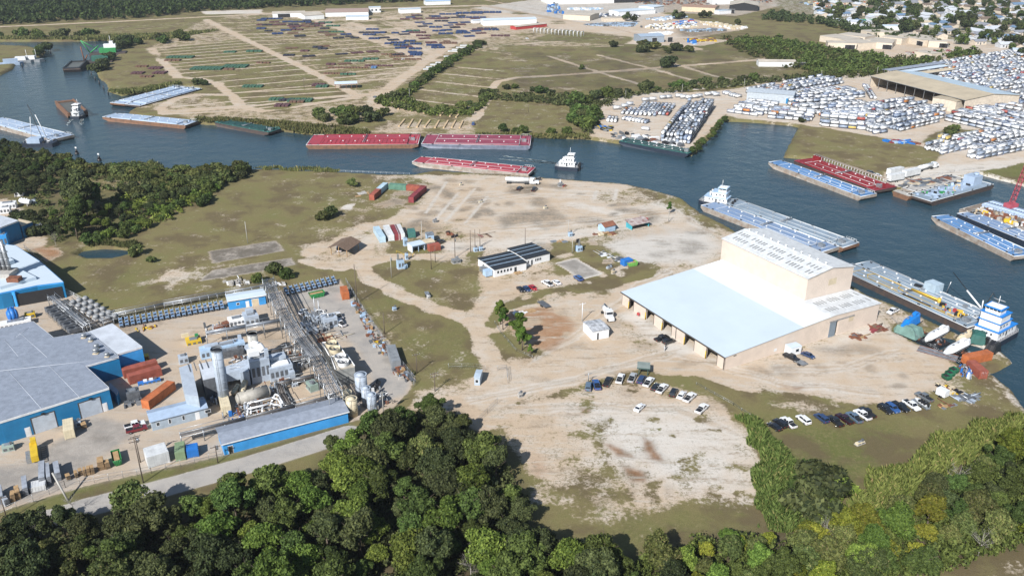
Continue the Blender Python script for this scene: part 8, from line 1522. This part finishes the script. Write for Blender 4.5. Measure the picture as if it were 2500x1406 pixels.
for a in ((1111,629,575,'pole with transformer box beside the left grass patch',PW,0,1), (1053,657,614,'short dark pole right of the tall pump unit',PW,1,0), (956,678,622,'pole with drum transformer left of the pump unit',PGR,0,1), (1149,616,562,'left of three dark poles behind the office',PW,0,0), (1160,610,560,'middle of three dark poles behind the office',PW,0,0), (1172,605,560,'right of three dark poles behind the office',PW,0,0), (605,594,541,'pale leaning pole above the concrete slabs',PGR,0,0), (1282,603,557,'dark pole behind the right office wing',PW,0,0), (1387,577,537,'pale pole at the end of the long concrete strip',PGR,1,0), (1397,618,584,'pale pole beside the small windmill unit',PGR,0,0), (1632,542,511,'pale pole in front of the small conifer',PGR,0,0), (1421,784,739,'white light pole above the small white shed',WHITEW,1,0), (1436,935,910,'short lamp pole above the left parked cars',STEEL,1,0),
    (350,1178,1066,'tall double crossarm pole beside the access road',PW,2,0), (343,1128,1062,'pole just inside the fence by the access road',PW,1,1), (532,1129,1087,'short pole at the corner of the long blue shed',PW,1,1), (18,1270,1212,'pole at the lower left corner of the photo',PW,1,0), (937,1017,955,'pole with three transformers beside the round tanks',PGR,1,2), (1031,600,540,'slim pole at the top of the pump site',PGR,0,0), (1063,640,600,'thin dark pole beside the red container',PW,0,0), (1000,240,217,'pale pole in the abandoned yard',PGR,0,0), (743,217,187,'pole among the stock rows near the shed',PW,0,0), (188,72,58,'left pole beside the far road',PW,0,0), (449,54,45,'second pole beside the far road',PW,0,0), (1665,228,205,'tall pole at the hedge above the tank point',PGR,0,0), (1527,242,220,'pole left of the tank point hedge',PGR,0,0), (1816,216,192,'pole at the hedge bend above the tank yard',PGR,0,0), (1290,274,255,'lone pole on the brown field right of the track',PW,0,0), (2004,192,172,'pole beside the tank yard road',PGR,0,0), (2140,186,164,'pole on the road before the long hall',PGR,0,0), (2280,160,140,'pole at the tree belt before the tank yard',PGR,0,0)): pole(*a[:4], m=a[4], arm=a[5], tr=a[6])
x, y = P(166,1222); t = thing('utility_pole', 'leaning grey stub pole beside the access road', 'pole', (x, y, 0)); q = MB(); q.cyl((0, 0, 0), (-3.5, 2.5, 6), .22, PGR, 8); q.build('pole', t)
def fence(pts, label, h=2., gap=3., m=STEEL, name='chain_link_fence', rails=2, wire=True):
    W_ = [P(*p) for p in pts]; o = W_[0]; t = thing(name, label, 'fence', (o[0], o[1], 0)); q = MB(); r = MB(); w = MB()
    for a, b in zip(W_[:-1], W_[1:]):
        L_ = dist(a, b); n = max(1, int(L_/gap)); d = ((b[0]-a[0])/L_, (b[1]-a[1])/L_)
        for i in range(n+1): s = L_*i/n; x, y = a[0]-o[0]+d[0]*s, a[1]-o[1]+d[1]*s; q.cyl((x, y, 0), (x, y, h), .05, m, 4)
        for k in range(rails): z = h*(k+1)/rails-.05; r.cyl((a[0]-o[0], a[1]-o[1], z), (b[0]-o[0], b[1]-o[1], z), .03, m, 4)
        if wire:
            for k in range(int(L_/.5)): s = k*.5; x, y = a[0]-o[0]+d[0]*s, a[1]-o[1]+d[1]*s; w.cyl((x, y, .05), (x+d[0]*.5, y+d[1]*.5, h-.05), .012, m, 3, caps=False); w.cyl((x+d[0]*.5, y+d[1]*.5, .05), (x, y, h-.05), .012, m, 3, caps=False)
    q.build('posts', t); r.build('rails', t)
    if w.f: w.build('wire_mesh', t)
    return t
fence([(845,690),(880,750),(940,840),(1015,935),(1010,945)], 'long chain link fence down the right side of the plant'); fence([(160,715),(215,745),(275,785)], 'fence between the fan hoods and the left meadow', m=TRIM); fence([(275,783),(400,752),(552,722)], 'fence behind the long stepped cooler row', gap=3); fence([(60,607),(90,635),(158,700)], 'fence along the shaded side of the blue hall')
fence([(1095,900),(1160,900),(1185,905)], 'chain link gate fence left of the gatehouse', h=1.8); fence([(1215,905),(1237,903),(1240,935)], 'open gate fence right of the gatehouse', h=1.8); fence([(1168,1032),(1190,1010),(1215,985)], 'fence leading from the wood to the lot entrance', h=1.8); fence([(0,1260),(160,1190),(370,1155),(545,1115)], 'fence between timber stacks and the access road', wire=False); fence([(1208,790),(1222,815),(1260,858),(1300,875)], 'low wire fence round the red earth circle', h=1.1, wire=False)
fence([(2155,760),(2200,800),(2290,860),(2345,890),(2370,930)], 'tangled low fence along the near edge of the slips', h=1.1, wire=False); fence([(2400,412),(2330,420),(2270,432)], 'pale rail fence along the dock road', h=1.2, wire=False); fence([(1700,940),(1790,990),(1850,1030)], 'low fence between lot and grass', h=1., wire=False); fence([(830,420),(1000,427)], 'white low fence along the channel bank', h=1., m=TRIM, wire=False)
canes('fence_weeds', [(845,695),(850,692),(885,752),(945,842),(1020,935),(1012,940),(935,845),(878,758)], 7, .9, 31, leafmat('weed', (.02, .03, .01), (.06, .07, .025)), 'dark weeds growing along the plant fence')
GN = mat('chain_green', (.15, .24, .20), .6)
for px, py, lx, ly, h, m, l, ex in ((978,655,2.4,2.,3.4,LBLUE,'tall blue white pump unit on the red earth patch',((-.8,0,3.4,.6,.6,2.4,STEEL,0),(1.6,-.6,0,1.6,1.2,1.4,LBLUE,0))), (1113,641,3,2.2,1.4,STEEL,'grey pump skid beside the pole with transformer',((.5,0,1.4,1,1,.8,STEEL,0),)), (1413,613,2.2,1.8,2.2,LBLUE,'pale wellhead unit with black windmill tail right of the office',((0,0,2.2,.6,.6,2.4,STEEL,0),(-.6,0,3.6,1.4,.2,1.6,BLACK,0),(-1.6,.3,.1,.2,.2,4,BLACK,0))), (1392,577,1.6,1.4,1.8,LBLUE,'small pale blue cabinet at the end of the concrete strip',()), (1161,614,1.4,1.2,1.6,LBLUE,'left transformer box behind the office',()), (1174,612,1.4,1.2,1.6,LBLUE,'right transformer box behind the office',()), (1125,453,1.2,1.,.9,CREAM,'cream box on the dirt below the long red barge',()), (1331,510,1.4,1.2,1.,CREAM,'cream crate beside the large dark stain',()), (1062,543,1.6,1.4,1.2,STEEL,'small hut frame on the track north of the containers',()), (1174,495,2,.8,.8,CREAM,'pale trestle at the end of a concrete strip',()), (1368,455,2.2,1.6,1.6,STEEL,'grey drilling gear with red beams near the bank',((1.6,-1,0,3,.3,.6,RED,.6),(2,-1.6,0,3,.3,.5,WOOD,.6),(.2,.6,1.6,.4,.4,1.6,WHITEW,0))), (1314,441,2.4,1.2,1.4,BLACK,'black engine crate right of the tanker truck cab',()), (1215,575,0,0,0,None,'',()), (993,634,1.,1.,2.6,LBLUE,'small white upright vessel inside the yellow railing',()), (990,600,1.4,1.4,3.4,LBLUE,'tall pale blue vessel at the left of the flat roofed hut',()), (1468,705,0,0,0,None,'',()), (1484,656,.9,.9,.8,GREYM,'left grey drum left of the lime green dumpster',()), (1490,653,.9,.9,.8,GREYM,'right grey drum left of the lime green dumpster',()), (1497,668,1.2,.7,1.2,TAN,'tan sandbag heap below the two grey drums',()), (963,757,1.2,1.,1.1,LBLUE,'pale blue pump on the left grass',()), (1046,727,1.,.8,1.,WHITEW,'white box at the end of the small dark trailer',()), (1562,770,1.7,1.1,1.,RED,'red cart in front of the first warehouse door',((.9,0,.4,.8,.8,.9,RED,.3),)), (1270,968,1.2,1.,1.2,CONC,'pale gate post block at the lot entrance',()), (2099,1083,2.6,.9,.6,CREAM,'cream bathtub shaped block on the open grass',())):
    if m: unit(px, py, lx, ly, h, m, l, extra=ex, name='yard_unit')
for pl, n_, ms, l, s1, h1 in (([(2120,800),(2150,793),(2160,806),(2130,815)], 22, [RUST, MAR, BROWNR], 'rusty steel plates by the warehouse side', 3, .4), ([(2070,815),(2085,812),(2110,822),(2095,828),(2065,822)], 12, [RUST, WOOD, GREYD2], 'dark tarpaulin and timbers before the side door', 3, .5), ([(2240,888),(2290,850),(2300,880)], 0, [], '', 1, 1), ([(2285,940),(2330,948),(2350,965),(2310,960)], 34, [RUST, YEL, CREAM, TAN, BLACK], 'yellow machine and pale loops of hose near the grey trailer', 2, .8), ([(2335,965),(2385,965),(2385,980),(2340,985)], 26, [GREYD2, STEEL, GREYM], 'flat stack of grey grating on the grass', 4, .5), ([(2290,985),(2320,980),(2335,990),(2295,1000)], 14, [RUST, WOOD, STEEL], 'rusty offcuts below the grey trailer', 2, .4), ([(1255,763),(1300,757),(1298,762),(1260,768)], 9, [WHITEW, WOOD, TRIM], 'white and timber planks on the red earth rim', 4, .3), ([(1350,590),(1385,585),(1380,592),(1355,594)], 8, [WOOD, STEEL], 'timber frame lying below the concrete strip', 3, .5), ([(1445,570),(1500,568),(1500,575),(1450,574)], 14, [RUST, CREAM, RUST, WOOD], 'rusty pipe and spools in front of the pale blue cabin', 4, .6), ([(1460,612),(1500,626),(1520,632),(1510,640),(1455,620)], 26, [WHITEW, GREYD2, CONC], 'broken white pipe lengths left of the white gravel', 3, .3), ([(1550,560-20),(1575,536),(1590,540),(1560,546)], 16, [RUST, RED, WOOD], 'red rusty machinery behind the turquoise stall', 2, 1.3), ([(545,690),(575,685),(615,688),(600,698),(560,700)], 30, [CONC, CONC, WHITEW], 'pale rubble heap behind the blue workshop', 2, 1.4), ([(630,700),(680,690),(700,696),(650,706)], 30, [CONC, WHITEW], 'broken concrete beside the pipe bridge end', 2, .7), ([(1288,586),(1322,578),(1322,582),(1290,590)], 0, [], '', 1, 1), ([(870,475),(905,466),(905,472),(875,480)], 8, [CONC, WOOD, STEEL], 'flat scrap panels left of the container fence', 4, .4), ([(1165,577),(1200,574),(1200,580),(1170,584)], 5, [MAR, BROWNR], 'dark maroon steel skid behind the three poles', 5, .9), ([(1090,570),(1118,572),(1115,580),(1095,580)], 12, [BLACK, RUST], 'two dark scrap bundles beside the track', 2, 1.2), ([(2305,870),(2330,880),(2330,905),(2310,890)], 0, [], '', 1, 1), ([(305,880),(370,865),(372,875),(312,895)], 22, [YEL, YEL, RUST], 'yellow frames behind the red brown containers', 3, 1.2), ([(330,802),(380,795),(382,805),(335,812)], 14, [YEL, RUST], 'yellow fittings on the ground below the cooler row', 2, .6), ([(300,985),(350,970),(355,985),(305,998)], 18, [GREYD2, STEEL], 'dark grey tubs behind the orange container', 1.6, 1), ([(1220,960),(1240,905),(1245,915),(1235,955)], 0, [], '', 1, 1)):
    if n_: clutter('scrap_heap', l, 'scrap', pl, n_, ms, .6, s1, .15, h1, len(l)*7, tubes=.3)
q = MB(); pts = [P(*p) for p in ((968,618),(985,626),(1008,628),(1012,618))]; o = pts[0]
for a, b in zip(pts[:-1], pts[1:]): q.cyl((a[0]-o[0], a[1]-o[1], 1), (b[0]-o[0], b[1]-o[1], 1), .08, YEL, 4); q.cyl((a[0]-o[0], a[1]-o[1], 0), (a[0]-o[0], a[1]-o[1], 1.1), .07, YEL, 4)
tag(q.build('guard_rail', None, (o[0], o[1], 0)), 'yellow guard rail round the white upright vessel', 'railing')
L = Loc((2237,877), (2278,885)); L2_ = Loc((2235,857), (2260,850)); q = MB(); q.box(0, 0, .02, 11, 4.4, .12, mat('old_deck_plate', (.22, .23, .25), .8, var=.3)); [q.box(-.1, y, .12, 11.1, y+.15, .22, RUST) for y in (0, 2.1, 4.3)]; x, y = P(2237,857); tag(q.build('deck_plate', None, (x, y, 0), R(-38)), 'weathered grey steel deck plate lying before the slips', 'steel plate')
for i, (px, py, lx) in enumerate(((1300,105,3),)): 
    t = thing('gantry', 'row of white portal frames beside the far track', 'frames', (*P(1302,82), 0), R(-30)); q = MB(); [q.cyl((k*4.2, y, 0), (k*4.2, y, 5), .3, WHITEW, 5) for k in range(14) for y in (0, 6)]; [q.cyl((k*4.2, 0, 5), (k*4.2, 6, 5), .3, WHITEW, 5) for k in range(14)]; q.build('portal', t)
for (x0, y0, x1, y1) in ((972,268,979,262),(988,270,996,264),(1003,272,1010,266),(1020,274,1028,268),(1035,278,1043,271),(1056,282,1065,274),(1075,284,1082,277),(1098,286,1103,279),(1113,288,1120,281),(974,310,988,293),(997,312,1008,293),(1018,312,1028,294),(1037,312,1050,295),(1062,314,1072,296),(1083,314,1094,296),(1103,313,1112,296),(1122,314,1130,297)):
    L = Loc((x0, y0), (x1, y1)); q = MB(); q.box(0, -.5, 0, L.L, .5, .7, mat('tan_sleeper', (.50, .37, .22), .9)); tag(q.build('timber_sleeper', None, (L.o[0], L.o[1], 0), L.a), 'tan timber support beam lying on the bare ground above the red barges', 'beam', 'tan support beams above the red barges')
# ---------------------------------------------------------------- thin autumn haze over the whole country
hz = MB(); hm = bpy.data.materials.new('haze'); hm.use_nodes = True; n_ = hm.node_tree.nodes; n_.remove(n_['Principled BSDF']); pv = n_.new('ShaderNodeVolumePrincipled'); pv.inputs['Color'].default_value = (.80, .88, 1, 1); pv.inputs['Density'].default_value = .00007; pv.inputs['Anisotropy'].default_value = .2
hm.node_tree.links.new(pv.outputs[0], n_['Material Output'].inputs['Volume']); hz.box(-7400, -3700, -5.5, 7400, 7400, CAM_H+6, hm); tag(hz.build('haze'), 'thin pale haze in the far distance', 'haze', kind='stuff')
hide_protos()
